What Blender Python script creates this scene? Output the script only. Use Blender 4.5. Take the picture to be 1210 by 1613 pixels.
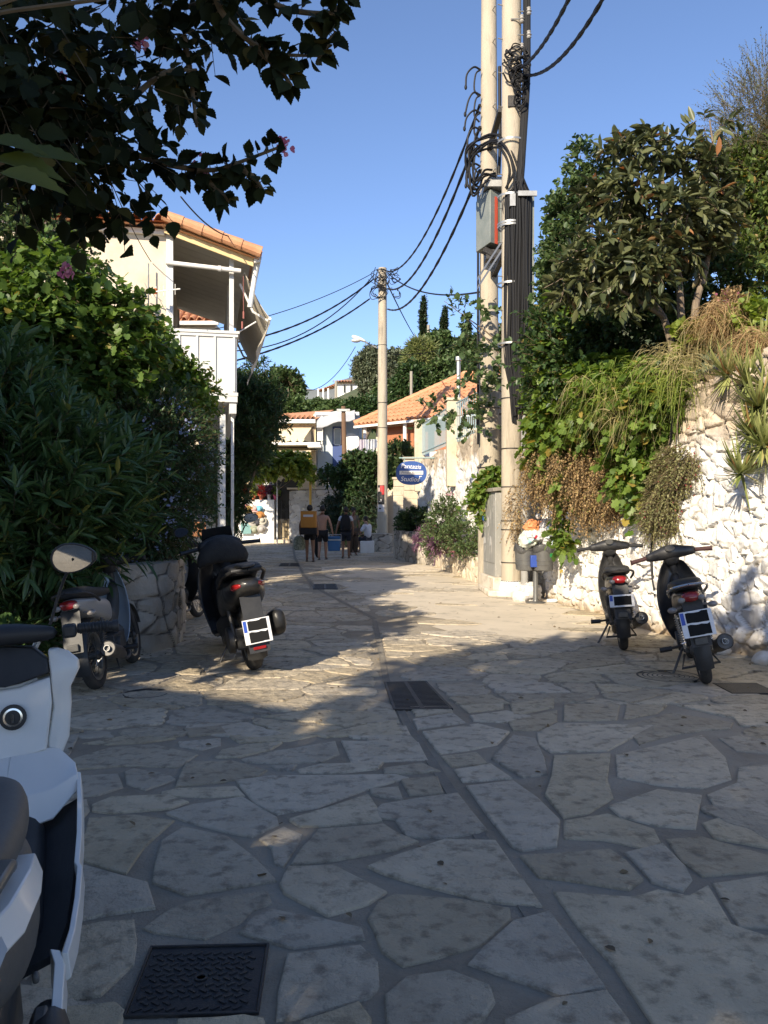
import bpy, math, random
import numpy as np
from mathutils import Vector, Matrix
R = math.radians
for o in list(bpy.data.objects): bpy.data.objects.remove(o)
scn = bpy.context.scene
COL = scn.collection
# ------------------------------------------------------------------ camera
F = 1300.0; CX = 605.0; CY = 806.5; H = 1.55
cam = bpy.data.objects.new('camera', bpy.data.cameras.new('camera')); COL.objects.link(cam)
cam.location = (0, 0, H); cam.rotation_euler = (R(90), 0, 0)
cam.data.sensor_fit = 'VERTICAL'; cam.data.sensor_height = 36; cam.data.lens = F/1613*36
cam.data.clip_start = 0.05; cam.data.clip_end = 5000
scn.camera = cam
# ------------------------------------------------------------------ world, sun, exposure
SD = Vector((0.85, 1.80, -1.0))
ELEV = math.atan2(1.0, math.hypot(SD.x, SD.y))
w = bpy.data.worlds.new('World'); scn.world = w; w.use_nodes = True
nt = w.node_tree; bg = nt.nodes['Background']
sky = nt.nodes.new('ShaderNodeTexSky'); sky.sky_type = 'NISHITA'; sky.sun_disc = False
sky.sun_elevation = ELEV; sky.sun_rotation = R(205); sky.altitude = 600
sky.air_density = 0.8; sky.dust_density = 0.4; sky.ozone_density = 3.6
tint = nt.nodes.new('ShaderNodeMix'); tint.data_type = 'RGBA'; tint.blend_type = 'MULTIPLY'; tint.inputs[0].default_value = 1; tint.inputs[7].default_value = (1.0, .93, .93, 1)
nt.links.new(sky.outputs[0], tint.inputs[6]); nt.links.new(tint.outputs[2], bg.inputs[0]); bg.inputs[1].default_value = 0.15
sun = bpy.data.objects.new('sun', bpy.data.lights.new('sun', 'SUN')); COL.objects.link(sun)
sun.data.energy = 5.0; sun.data.angle = R(0.5); sun.data.color = (1.0, 0.87, 0.68)
sun.rotation_euler = SD.to_track_quat('-Z', 'Y').to_euler(); sun.location = (-8, -20, 14)
scn.view_settings.view_transform = 'Standard'; scn.view_settings.look = 'None'
scn.view_settings.gamma = 1.0; scn.view_settings.exposure = 0.72
# ------------------------------------------------------------------ helpers
def P(u, v, Y): return Vector(((u-CX)/F*Y, Y, H+(CY-v)/F*Y))
def G(u, v, z=0.0):
    Y = (H-z)*F/(v-CY); return Vector(((u-CX)/F*Y, Y, z))
WORLD_PARENTS = {}
def tag(o, label=None, cat=None, group=None, kind=None):
    if label: o['label'] = label
    if cat: o['category'] = cat
    if group: o['group'] = group
    if kind: o['kind'] = kind
    return o
def thing(name, label, cat, loc=(0, 0, 0), rot=None, group=None, scale=1.0):
    """Empty at the base. rot None: children are given in world coordinates."""
    o = bpy.data.objects.new(name, None); COL.objects.link(o); o.empty_display_size = .2
    o.location = loc
    if rot is not None:
        o.rotation_euler = rot; o.scale = (scale,)*3
    else:
        WORLD_PARENTS[o] = Matrix.Translation(-Vector(loc))
    return tag(o, label, cat, group)
def link(name, me, parent=None, mat=None):
    o = bpy.data.objects.new(name, me); COL.objects.link(o)
    if mat is not None and not me.materials:
        for m in (mat if isinstance(mat, (list, tuple)) else [mat]): me.materials.append(m)
    if parent is not None:
        o.parent = parent
        if parent in WORLD_PARENTS: o.matrix_parent_inverse = WORLD_PARENTS[parent]
    return o
def recenter(o):
    me = o.data; n = len(me.vertices)
    co = np.empty(n*3, 'f'); me.vertices.foreach_get('co', co); co = co.reshape(-1, 3)
    c = (co.min(0)+co.max(0))/2; c[2] = co[:, 2].min()
    me.vertices.foreach_set('co', (co-c).astype('f').ravel()); o.location = c.tolist(); me.update()
    return o
def frame(d, up=(0, 0, 1)):
    d = Vector(d).normalized(); up = Vector(up)
    if abs(d.dot(up)) > .98: up = Vector((1, 0, 0))
    x = d.cross(up).normalized(); y = x.cross(d).normalized()
    return x, y, d
class MB:
    def __init__(s): s.v = []; s.f = []; s.m = []; s.M = None
    def add(s, vs, fs, mi=0):
        b = len(s.v)
        if s.M is not None: vs = [s.M @ Vector(p) for p in vs]
        s.v += [tuple(p) for p in vs]; s.f += [tuple(i+b for i in f) for f in fs]; s.m += [mi]*len(fs)
        return s
    def bx(s, x0, x1, y0, y1, z0, z1, mi=0, M=None):
        vs = [Vector(p) for p in ((x0,y0,z0),(x1,y0,z0),(x1,y1,z0),(x0,y1,z0),(x0,y0,z1),(x1,y0,z1),(x1,y1,z1),(x0,y1,z1))]
        if M is not None: vs = [M @ p for p in vs]
        return s.add(vs, [(0,3,2,1),(4,5,6,7),(0,1,5,4),(1,2,6,5),(2,3,7,6),(3,0,4,7)], mi)
    def cb(s, c, sz, rot=None, mi=0):
        M = Matrix.Translation(Vector(c)) @ ((rot if rot is not None else Matrix()).to_4x4())
        a, b, h = sz[0]/2, sz[1]/2, sz[2]/2
        return s.bx(-a, a, -b, b, -h, h, mi, M)
    def rings(s, rings, cap=True, mi=0, closed=True):
        n = len(rings[0]); vs = [p for r in rings for p in r]; fs = []
        m = n if closed else n-1
        for k in range(len(rings)-1):
            for i in range(m):
                j = (i+1) % n; fs.append((k*n+i, k*n+j, (k+1)*n+j, (k+1)*n+i))
        if cap and closed:
            fs.append(tuple(reversed(range(n)))); fs.append(tuple((len(rings)-1)*n+i for i in range(n)))
        return s.add(vs, fs, mi)
    def tube(s, pts, r, n=8, mi=0, cap=True):
        pts = [Vector(p) for p in pts]; k = len(pts)
        rs = r if isinstance(r, (list, tuple)) else [r]*k
        rg = []; px = None
        for i, p in enumerate(pts):
            d = (pts[min(i+1, k-1)]-pts[max(i-1, 0)])
            if d.length < 1e-7: d = Vector((0, 0, 1))
            d.normalize()
            if px is None: x, y, _ = frame(d); y = d.cross(x)
            else:
                x = px - d*px.dot(d)
                if x.length < 1e-5: x, y, _ = frame(d)
                x.normalize(); y = d.cross(x)
            px = x
            rg.append([p + (x*math.cos(a)+y*math.sin(a))*rs[i] for a in [2*math.pi*j/n for j in range(n)]])
        return s.rings(rg, cap, mi)
    def lathe(s, prof, c=(0, 0, 0), n=20, ax=(0, 0, 1), mi=0, cap=True):
        x, y, d = frame(ax); c = Vector(c)
        rg = [[c + d*h + (x*math.cos(a)+y*math.sin(a))*r for a in [2*math.pi*j/n for j in range(n)]] for r, h in prof]
        return s.rings(rg, cap, mi)
    def ell(s, c, r, n=16, m=10, mi=0, rot=None):
        c = Vector(c); rg = []
        if not isinstance(r, (tuple, list)): r = (r, r, r)
        for i in range(m+1):
            t = -math.pi/2 + math.pi*(i*.98+.01*m)/m if False else -math.pi/2*.985 + math.pi*.985*i/m
            ring = []
            for j in range(n):
                a = 2*math.pi*j/n
                q = Vector((r[0]*math.cos(t)*math.cos(a), r[1]*math.cos(t)*math.sin(a), r[2]*math.sin(t)))
                if rot is not None: q = rot @ q
                ring.append(c+q)
            rg.append(ring)
        return s.rings(rg, True, mi)
    def prism(s, pts, off, mi=0):
        """planar polygon pts (3d) extruded by vector off"""
        off = Vector(off); a = [Vector(p) for p in pts]; n = len(a)
        vs = a + [p+off for p in a]
        return s.add(vs, [tuple(range(n)), tuple(reversed(range(n, 2*n)))] + [(i, i+n, (i+1) % n+n, (i+1) % n) for i in range(n)], mi)
    def sheet(s, rows, t, mi=0):
        """grid rows of 3d points thickened along the local normal by t"""
        a = [[Vector(p) for p in r] for r in rows]; nr = len(a); nc = len(a[0]); b = []
        for i in range(nr):
            rb = []
            for j in range(nc):
                du = a[i][min(j+1, nc-1)]-a[i][max(j-1, 0)]; dv = a[min(i+1, nr-1)][j]-a[max(i-1, 0)][j]
                nn = du.cross(dv)
                nn = nn.normalized() if nn.length > 1e-9 else Vector((0, 0, 1))
                rb.append(a[i][j]+nn*t)
            b.append(rb)
        vs = [p for r in a for p in r]+[p for r in b for p in r]; o = nr*nc; fs = []
        for i in range(nr-1):
            for j in range(nc-1):
                q = (i*nc+j, i*nc+j+1, (i+1)*nc+j+1, (i+1)*nc+j)
                fs.append(tuple(reversed(q))); fs.append(tuple(k+o for k in q))
        per = [j for j in range(nc)]+[i*nc+nc-1 for i in range(1, nr)]+[(nr-1)*nc+j for j in range(nc-2, -1, -1)]+[i*nc for i in range(nr-2, 0, -1)]
        for k in range(len(per)):
            p, q = per[k], per[(k+1) % len(per)]; fs.append((p, q, q+o, p+o))
        return s.add(vs, fs, mi)
    def build(s, name, mat, parent=None, bevel=0, sub=0, smooth=True, angle=35, seg=2):
        me = bpy.data.meshes.new(name); me.from_pydata(s.v, [], s.f)
        if len(set(s.m)) > 1: me.polygons.foreach_set('material_index', s.m)
        if smooth:
            me.shade_smooth()
            if not sub: me.set_sharp_from_angle(angle=R(angle))
        o = link(name, me, parent, mat)
        if bevel:
            b = o.modifiers.new('bevel', 'BEVEL'); b.width = bevel; b.segments = seg; b.limit_method = 'ANGLE'; b.angle_limit = R(32)
        if sub:
            b = o.modifiers.new('sub', 'SUBSURF'); b.levels = sub; b.render_levels = sub
        if parent is None: recenter(o)
        return o
def ring(c, rx, rz, axis='x', n=16, e=2.5, tilt=0):
    """superellipse ring around c; axis = loft axis"""
    out = []; c = Vector(c)
    for j in range(n):
        a = 2*math.pi*(j+.5)/n; ca, sa = math.cos(a), math.sin(a)
        p = math.copysign(abs(ca)**(2/e), ca)*rx; q = math.copysign(abs(sa)**(2/e), sa)*rz
        if axis == 'x': out.append(c+Vector((tilt*q, p, q)))
        elif axis == 'y': out.append(c+Vector((p, 0, q)))
        else: out.append(c+Vector((p, q, 0)))
    return out
def arc3(p0, p1, sag, n=14):
    p0 = Vector(p0); p1 = Vector(p1)
    return [p0.lerp(p1, t)-Vector((0, 0, sag*4*t*(1-t))) for t in [i/n for i in range(n+1)]]
def spline(pts, k=6):
    p = [Vector(q) for q in pts]; p = [p[0]*2-p[1]]+p+[p[-1]*2-p[-2]]; out = []
    for i in range(1, len(p)-2):
        for j in range(k):
            t = j/k; a, b, c, d = p[i-1], p[i], p[i+1], p[i+2]
            out.append(.5*((2*b)+(c-a)*t+(2*a-5*b+4*c-d)*t*t+(3*b-a-3*c+d)*t**3))
    out.append(p[-2]); return out
# ------------------------------------------------------------------ materials
def mat(name, c1, c2=None, scale=4, rough=.7, metal=0, bump=0, bscale=40, c3=None, s3=20, m3=.5, coat=0, spec=.5, stretch=None, trans=0, attr=None, rough2=None):
    m = bpy.data.materials.new(name); m.use_nodes = True; t = m.node_tree; b = t.nodes['Principled BSDF']
    b.inputs['Roughness'].default_value = rough; b.inputs['Metallic'].default_value = metal
    b.inputs['Specular IOR Level'].default_value = spec
    if coat: b.inputs['Coat Weight'].default_value = coat; b.inputs['Coat Roughness'].default_value = .08
    col = lambda c: (c[0], c[1], c[2], 1)
    b.inputs['Base Color'].default_value = col(c1)
    tc = t.nodes.new('ShaderNodeTexCoord'); mp = t.nodes.new('ShaderNodeMapping')
    t.links.new(tc.outputs['Object'], mp.inputs[0])
    if stretch: mp.inputs['Scale'].default_value = stretch
    def noise(s, d=6):
        n = t.nodes.new('ShaderNodeTexNoise'); n.inputs['Scale'].default_value = s; n.inputs['Detail'].default_value = d
        n.inputs['Roughness'].default_value = .65
        t.links.new(mp.outputs[0], n.inputs['Vector']); return n
    def rampf(src, lo, hi):
        r = t.nodes.new('ShaderNodeMapRange'); r.inputs['From Min'].default_value = lo; r.inputs['From Max'].default_value = hi
        t.links.new(src, r.inputs['Value']); return r.outputs[0]
    def mix(fac, a, bb):
        x = t.nodes.new('ShaderNodeMix'); x.data_type = 'RGBA'
        if isinstance(fac, float): x.inputs['Factor'].default_value = fac
        else: t.links.new(fac, x.inputs['Factor'])
        for k, q in (('A', a), ('B', bb)):
            i = [z for z in x.inputs if z.name == k and z.type == 'RGBA'][0]
            if isinstance(q, tuple): i.default_value = q
            else: t.links.new(q, i)
        return [z for z in x.outputs if z.type == 'RGBA'][0]
    cur = col(c1)
    if c2:
        if attr:
            a = t.nodes.new('ShaderNodeAttribute'); a.attribute_name = attr; fac = a.outputs['Fac']
        else: fac = rampf(noise(scale).outputs[0], .36, .66)
        cur = mix(fac, cur, col(c2))
    if c3:
        cur = mix(rampf(noise(s3).outputs[0], m3-.06, m3+.1), cur, col(c3))
    if not isinstance(cur, tuple): t.links.new(cur, b.inputs['Base Color'])
    if rough2 is not None:
        rr = t.nodes.new('ShaderNodeMapRange'); rr.inputs['From Min'].default_value = .35; rr.inputs['From Max'].default_value = .65
        rr.inputs['To Min'].default_value = rough; rr.inputs['To Max'].default_value = rough2
        t.links.new(noise(scale*2).outputs[0], rr.inputs['Value']); t.links.new(rr.outputs[0], b.inputs['Roughness'])
    if bump:
        bn = t.nodes.new('ShaderNodeBump'); bn.inputs['Strength'].default_value = min(1, bump); bn.inputs['Distance'].default_value = .02 if bump <= 1 else .02*bump
        t.links.new(noise(bscale, 8).outputs[0], bn.inputs['Height']); t.links.new(bn.outputs[0], b.inputs['Normal'])
    if trans: b.inputs['Transmission Weight'].default_value = trans
    m['nt'] = 1
    return m
def leafmat(name, dark, light, third=None, tr=.35, rough=.45, thr=.93, spec=.4):
    """leaf colour varies leaf by leaf (face attribute v); thin leaves pass some light"""
    m = bpy.data.materials.new(name); m.use_nodes = True; t = m.node_tree
    b = t.nodes['Principled BSDF']; out = t.nodes['Material Output']
    a = t.nodes.new('ShaderNodeAttribute'); a.attribute_name = 'v'
    cr = t.nodes.new('ShaderNodeValToRGB'); e = cr.color_ramp.elements
    e[0].position = 0; e[0].color = (*dark, 1); e[1].position = .9; e[1].color = (*light, 1)
    if third:
        q = cr.color_ramp.elements.new(thr-.01); q.color = (*light, 1); q2 = cr.color_ramp.elements.new(thr+.02); q2.color = (*third, 1)
        e[1].position = .8
    t.links.new(a.outputs['Fac'], cr.inputs[0]); t.links.new(cr.outputs[0], b.inputs['Base Color'])
    b.inputs['Roughness'].default_value = rough; b.inputs['Specular IOR Level'].default_value = spec
    tl = t.nodes.new('ShaderNodeBsdfTranslucent'); hs = t.nodes.new('ShaderNodeHueSaturation')
    hs.inputs['Value'].default_value = 1.7; hs.inputs['Saturation'].default_value = 1.15; hs.inputs['Hue'].default_value = .485
    t.links.new(cr.outputs[0], hs.inputs['Color']); t.links.new(hs.outputs[0], tl.inputs[0])
    mx = t.nodes.new('ShaderNodeMixShader'); mx.inputs[0].default_value = tr
    t.links.new(b.outputs[0], mx.inputs[1]); t.links.new(tl.outputs[0], mx.inputs[2]); t.links.new(mx.outputs[0], out.inputs[0])
    return m
def text_obj(txt, size, m, parent, M, shear=0.0, depth=.002, name='lettering', sx=1.0):
    cu = bpy.data.curves.new('t', 'FONT'); cu.body = txt; cu.size = size; cu.shear = shear; cu.extrude = depth
    cu.align_x = 'CENTER'; cu.align_y = 'CENTER'
    o = bpy.data.objects.new('t', cu); COL.objects.link(o)
    dg = bpy.context.evaluated_depsgraph_get(); dg.update()
    me = bpy.data.meshes.new_from_object(o.evaluated_get(dg)); bpy.data.objects.remove(o)
    me.transform(M @ Matrix.Diagonal((sx, 1, 1, 1))); me.materials.clear()
    return link(name, me, parent, m)
# ------------------------------------------------------------------ foliage machinery
def vn(p, f, seed=0):
    """cheap smooth 3d noise, about -1..1"""
    r = np.random.RandomState(seed+77); o = np.zeros(len(p))
    for k in range(7):
        d = r.normal(size=3); d /= np.linalg.norm(d); o += np.sin((p @ d)*f*(.6+.25*k)+r.rand()*6.28)/(1+.25*k)
    return o/3.0
def tm_oval(wd=.32, fold=.07):
    v = [(0,0,0),(wd*.8,.25,fold),(wd,.5,fold*1.2),(wd*.6,.8,fold*.6),(0,1,-.08),(-wd*.6,.8,fold*.6),(-wd,.5,fold*1.2),(-wd*.8,.25,fold)]
    return np.array(v), [(0,1,2,3,4),(0,4,5,6,7)]
def tm_dia(wd=.3): return np.array([(0,0,0),(wd,.45,.08),(0,1,-.05),(-wd,.45,.08)], float), [(0,1,2),(0,2,3)]
def tm_lance(wd=.09): return np.array([(0,0,0),(wd,.3,.03),(wd*.85,.65,.0),(0,1,-.1),(-wd*.85,.65,.0),(-wd,.3,.03)], float), [(0,1,2,3),(0,3,4,5)]
def tm_lobed():
    h = [(.14,-.1,.02),(.42,.02,.05),(.36,.22,.03),(.55,.45,.06),(.33,.52,.02),(.3,.8,.02)]
    v = [(0,0,0)]+h+[(0,1,-.06)]+[(-x,y,z) for x, y, z in reversed(h)]
    return np.array(v, float), [(0,1,2,3,4,5,6,7),(0,7,8,9,10,11,12,13)]
def tm_serr(n=8, wd=.4):
    r = []
    for i in range(1, n*2):
        t = i/(n*2); wv = wd*math.sin(math.pi*t**.72)*(1.0 if i % 2 else .87); r.append((wv, t+(.015 if i % 2 else 0), .10*wv/wd-.12*t*t))
    v = [(0,0,0)]+r+[(0,1.02,-.13)]+[(-x,y,z) for x, y, z in reversed(r)]
    k = len(r)
    v += [(0, .5, -.04)]
    c = len(v)-1
    f = [(c, i, i+1) for i in range(0, k+1)]+[(c, i, (i+1) % (len(v)-1)) for i in range(k+1, 2*k+2)]
    return np.array(v, float), f
def nrmz(a): return a/np.maximum(np.linalg.norm(a, axis=1, keepdims=True), 1e-9)
def leaf_mesh(name, pos, d, nr, size, tmpl, mt, parent=None, val=None, rng=None, center=True):
    T, Fc = tmpl; n = len(pos); k = len(T)
    y = nrmz(d); z = nr - y*np.sum(nr*y, 1, keepdims=True); z = nrmz(z); x = np.cross(y, z)
    s = size.reshape(-1, 1, 1) if isinstance(size, np.ndarray) else size
    V = pos[:, None, :] + s*(T[None, :, 0:1]*x[:, None, :]+T[None, :, 1:2]*y[:, None, :]+T[None, :, 2:3]*z[:, None, :])
    V = V.reshape(-1, 3)
    li = np.concatenate([np.array(f) for f in Fc]); ln = np.array([len(f) for f in Fc])
    L = (li[None, :]+(np.arange(n)*k)[:, None]).ravel(); LT = np.tile(ln, n); LS = np.concatenate([[0], np.cumsum(LT)[:-1]])
    me = bpy.data.meshes.new(name); me.vertices.add(len(V)); me.loops.add(len(L)); me.polygons.add(len(LT))
    me.vertices.foreach_set('co', V.astype('f').ravel()); me.loops.foreach_set('vertex_index', L.astype('i'))
    me.polygons.foreach_set('loop_start', LS.astype('i')); me.polygons.foreach_set('loop_total', LT.astype('i'))
    if val is None: val = (rng or np.random).rand(n)
    at = me.attributes.new('v', 'FLOAT', 'FACE'); at.data.foreach_set('value', np.repeat(val, len(Fc)).astype('f'))
    me.update(calc_edges=True); me.validate()
    o = link(name, me, parent, mt)
    if parent is None and center: recenter(o)
    return o
def in_blobs(rng, blobs, n, shell=.45, noise=.0, nf=1.5, thr=-.2, seed=0):
    b = np.array(blobs, float); wgt = (b[:, 3]*b[:, 4]*b[:, 5])**.8; wgt /= wgt.sum()
    out = np.zeros((0, 3)); od = np.zeros((0, 3))
    tr = 0
    while len(out) < n:
        tr += 1
        i = rng.choice(len(b), n, p=wgt); d = nrmz(rng.normal(size=(n, 3)))
        r = 1-(1-shell)*rng.rand(n)**1.3
        p = b[i, :3]+b[i, 3:6]*d*r[:, None]
        if noise and tr < 8: k = vn(p, nf, seed) > thr; p = p[k]; d = d[k]
        out = np.vstack([out, p]); od = np.vstack([od, d])
    return out[:n], od[:n]
def twigs(rng, o, d, L, k, up=.3, spread=.9, droop=0., jitter=.4):
    n = len(o); L = L*(.6+.8*rng.rand(n)); d = nrmz(d+rng.normal(size=(n, 3))*jitter+np.array([0, 0, up]))
    t = np.tile(np.linspace(.12, 1, k), n); O = np.repeat(o, k, 0); D = np.repeat(d, k, 0); LL = np.repeat(L, k)
    pos = O + D*(LL*t)[:, None]; pos[:, 2] -= droop*LL*t*t
    per = rng.normal(size=(n*k, 3)); per = nrmz(per-D*np.sum(per*D, 1, keepdims=True))
    ld = nrmz(D*.75+per*spread+np.array([0, 0, -droop*.8]))
    nn = nrmz(np.array([0, 0, 1.0])+rng.normal(size=(n*k, 3))*.45+D*.3)
    ends = o+d*L[:, None]; ends[:, 2] -= droop*L
    return pos, ld, nn, (o, ends)
def stems(name, a, b, r, mt, parent):
    n = len(a); d = nrmz(b-a); up = np.tile([0.3, .2, 1.0], (n, 1)); x = nrmz(np.cross(d, up)); y = np.cross(d, x)
    vs = []
    for q, rr in ((a, r), (b, r*.5)):
        for j in range(3):
            an = 2*math.pi*j/3; vs.append(q+(x*math.cos(an)+y*math.sin(an))*rr)
    V = np.stack(vs, 1).reshape(-1, 3)
    base = (np.arange(n)*6)[:, None]; f = np.array([0,1,4,3, 1,2,5,4, 2,0,3,5])[None, :]
    L = (base+f).ravel(); me = bpy.data.meshes.new(name); me.vertices.add(len(V)); me.loops.add(len(L)); me.polygons.add(n*3)
    me.vertices.foreach_set('co', V.astype('f').ravel()); me.loops.foreach_set('vertex_index', L.astype('i'))
    me.polygons.foreach_set('loop_start', (np.arange(n*3)*4).astype('i')); me.polygons.foreach_set('loop_total', np.full(n*3, 4, 'i'))
    me.update(calc_edges=True); me.validate()
    return link(name, me, parent, mt)
def limbs(mb, rng, base, blobs, r0, per=1, wig=.12):
    base = Vector(base)
    for b in blobs:
        for _ in range(per):
            tgt = Vector((b[0]+rng.normal()*b[3]*.35, b[1]+rng.normal()*b[4]*.35, b[2]+rng.normal()*b[5]*.3))
            m = base.lerp(tgt, .45)+Vector((rng.normal()*wig, rng.normal()*wig, abs((tgt-base).length)*.12))
            pts = spline([base, m, tgt], 5); n = len(pts)
            mb.tube(pts, [r0*(1-.85*i/(n-1)) for i in range(n)], 7)
    return mb
# ================================================================== MATERIALS
M = {}
M['stone'] = mat('flagstone', (.47, .40, .295), (.58, .505, .38), scale=2.2, rough=.8, rough2=.6, bump=3.2, bscale=9, c3=(.27, .23, .17), s3=11, m3=.565)
M['mortar'] = mat('mortar', (.29, .245, .18), (.37, .315, .235), scale=5, rough=.95, bump=1.2, bscale=60, c3=(.42, .37, .29), s3=.6, m3=.5)
M['cement'] = mat('cement', (.42, .37, .29), (.33, .29, .235), scale=1.2, rough=.85, bump=.3, bscale=50, c3=(.23, .2, .165), s3=5, m3=.6)
M['iron'] = mat('cast_iron', (.035, .035, .037), (.06, .055, .05), scale=9, rough=.55, metal=.5, bump=.3, bscale=90)
M['dark'] = mat('dark_void', (.01, .01, .01), rough=.95)
M['white_paint'] = mat('white_paint', (.78, .77, .74), (.70, .68, .63), scale=3, rough=.6, bump=.1)
M['concrete'] = mat('pole_concrete', (.46, .40, .305), (.37, .32, .245), scale=4, rough=.9, bump=.5, bscale=60, c3=(.26, .225, .175), s3=5, m3=.6, stretch=(1, 1, .18))
M['cable'] = mat('black_cable', (.009, .009, .01), rough=.6, spec=.3)
M['steel'] = mat('galvanised_steel', (.42, .42, .40), (.30, .29, .27), scale=8, rough=.45, metal=.7)
M['earth'] = mat('earth', (.16, .115, .07), (.24, .18, .11), scale=5, rough=.95, bump=.8, bscale=25)
M['blackpl'] = mat('black_plastic', (.018, .018, .019), (.03, .03, .03), scale=8, rough=.5, bump=.05)
M['bark'] = mat('bark', (.13, .095, .065), (.24, .19, .135), scale=14, rough=.9, bump=.8, bscale=50, stretch=(1, 1, .3))
M['twig'] = mat('twig', (.10, .075, .04), (.16, .12, .07), scale=20, rough=.85)
def rubble_mat(name, stone, stone2, mortar, paint=None, e0=.02, e1=.09, ph=2.0, pw=.5, rough=.85):
    m = mat(name, stone, stone2, scale=3, rough=rough, bump=.7, bscale=35)
    t = m.node_tree; b = t.nodes['Principled BSDF']; src = b.inputs['Base Color'].links[0].from_socket
    def attr(n): a = t.nodes.new('ShaderNodeAttribute'); a.attribute_name = n; return a.outputs['Fac']
    def mr(s, a, c): r = t.nodes.new('ShaderNodeMapRange'); r.inputs['From Min'].default_value = a; r.inputs['From Max'].default_value = c; t.links.new(s, r.inputs['Value']); return r.outputs[0]
    def mx(f, a, c):
        x = t.nodes.new('ShaderNodeMix'); x.data_type = 'RGBA'; t.links.new(f, x.inputs[0])
        for i, q in ((6, a), (7, c)):
            if isinstance(q, tuple): x.inputs[i].default_value = (*q, 1)
            else: t.links.new(q, x.inputs[i])
        return x.outputs[2]
    hs = t.nodes.new('ShaderNodeHueSaturation'); t.links.new(src, hs.inputs['Color'])
    r = t.nodes.new('ShaderNodeMapRange'); r.inputs['To Min'].default_value = .72; r.inputs['To Max'].default_value = 1.22
    t.links.new(attr('cellv'), r.inputs['Value']); t.links.new(r.outputs[0], hs.inputs['Value'])
    c = mx(mr(attr('edge'), e0, e1), mortar, hs.outputs[0])
    if paint:
        n = t.nodes.new('ShaderNodeTexNoise'); n.inputs['Scale'].default_value = 2.2; n.inputs['Detail'].default_value = 6
        tc = t.nodes.new('ShaderNodeTexCoord'); t.links.new(tc.outputs['Object'], n.inputs['Vector'])
        ad = t.nodes.new('ShaderNodeMath'); ad.operation = 'MULTIPLY_ADD'; ad.inputs[1].default_value = 2.2*pw
        t.links.new(n.outputs[0], ad.inputs[0]); t.links.new(attr('hgt'), ad.inputs[2])
        c = mx(mr(ad.outputs[0], ph+1.1*pw-.12, ph+1.1*pw+.2), paint, c)
        n2 = t.nodes.new('ShaderNodeTexNoise'); n2.inputs['Scale'].default_value = 9; n2.inputs['Detail'].default_value = 8; t.links.new(tc.outputs['Object'], n2.inputs['Vector'])
        c = mx(mr(n2.outputs[0], .63, .70), c, (.42, .36, .28))
        c = mx(mr(attr('edge'), .0, .075), (.40, .35, .28), c)
        # mud splashed along the foot of the wall
        n3 = t.nodes.new('ShaderNodeMath'); n3.operation = 'MULTIPLY_ADD'; n3.inputs[1].default_value = .5
        t.links.new(n.outputs[0], n3.inputs[0]); t.links.new(attr('hgt'), n3.inputs[2])
        c = mx(mr(n3.outputs[0], .27, .52), (.44, .35, .24), c)
    t.links.new(c, b.inputs['Base Color']); return m
M['wall_white'] = rubble_mat('whitewashed_rubble', (.46, .37, .27), (.56, .47, .36), (.30, .24, .17), paint=(.80, .78, .74), ph=2.35, pw=.4)
M['wall_white_far'] = rubble_mat('whitewashed_wall', (.46, .38, .28), (.56, .47, .36), (.36, .29, .21), paint=(.80, .78, .74), ph=2.75, pw=.9)
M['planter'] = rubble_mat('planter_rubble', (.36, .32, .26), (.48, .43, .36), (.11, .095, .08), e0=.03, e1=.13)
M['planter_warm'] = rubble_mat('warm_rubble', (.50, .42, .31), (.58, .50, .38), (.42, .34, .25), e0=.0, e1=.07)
M['stonewall'] = rubble_mat('pale_stone', (.42, .39, .34), (.54, .51, .46), (.12, .105, .09), e0=.03, e1=.07)
# ================================================================== GROUND
def grid_sheet(name, x0, x1, y0, y1, z, m, zf=None, n=2):
    mb = MB(); xs = np.linspace(x0, x1, n); ys = np.linspace(y0, y1, n)
    vs = [(x, y, z if zf is None else zf(x, y)) for y in ys for x in xs]
    mb.add(vs, [(j*n+i, j*n+i+1, (j+1)*n+i+1, (j+1)*n+i) for j in range(n-1) for i in range(n-1)])
    return mb.build(name, m)
g = grid_sheet('ground', -1500, 1500, -1500, 1500, -.03, M['earth']); tag(g, kind='structure')
mb = MB(); mb.bx(-9, 7, -6, 47, -.06, 0)
g = mb.build('street', M['mortar']); tag(g, kind='structure')
M['apron'] = mat('dusty_cement', (.56, .49, .38), (.64, .56, .44), scale=1.3, rough=.9, bump=.3, bscale=45, c3=(.36, .32, .25), s3=3, m3=.6)
CH = [(1.25, -.9), (.66, 2.5), (.17, 6.0), (.02, 7.6), (-.14, 11.96), (-1.44, 17.0), (-2.0, 20.5), (-2.95, 27.4), (-4.2, 38)]
GR1 = [(.07, 6.42), (.54, 6.45), (.385, 7.50), (.0, 7.46)]
def chx(y):
    for (a, b), (c, d) in zip(CH[:-1], CH[1:]):
        if b <= y <= d: return a+(c-a)*(y-b)/(d-b)
    return CH[-1][0]
rng = np.random.RandomState(5); random.seed(5)
def clip(poly, n, c):
    """keep the part of poly with n.p <= c"""
    out = []; k = len(poly)
    for i in range(k):
        a = poly[i]; b = poly[(i+1) % k]; da = n[0]*a[0]+n[1]*a[1]-c; db = n[0]*b[0]+n[1]*b[1]-c
        if da <= 0: out.append(a)
        if da*db < 0:
            t = da/(da-db); out.append((a[0]+(b[0]-a[0])*t, a[1]+(b[1]-a[1])*t))
    return out
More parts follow.
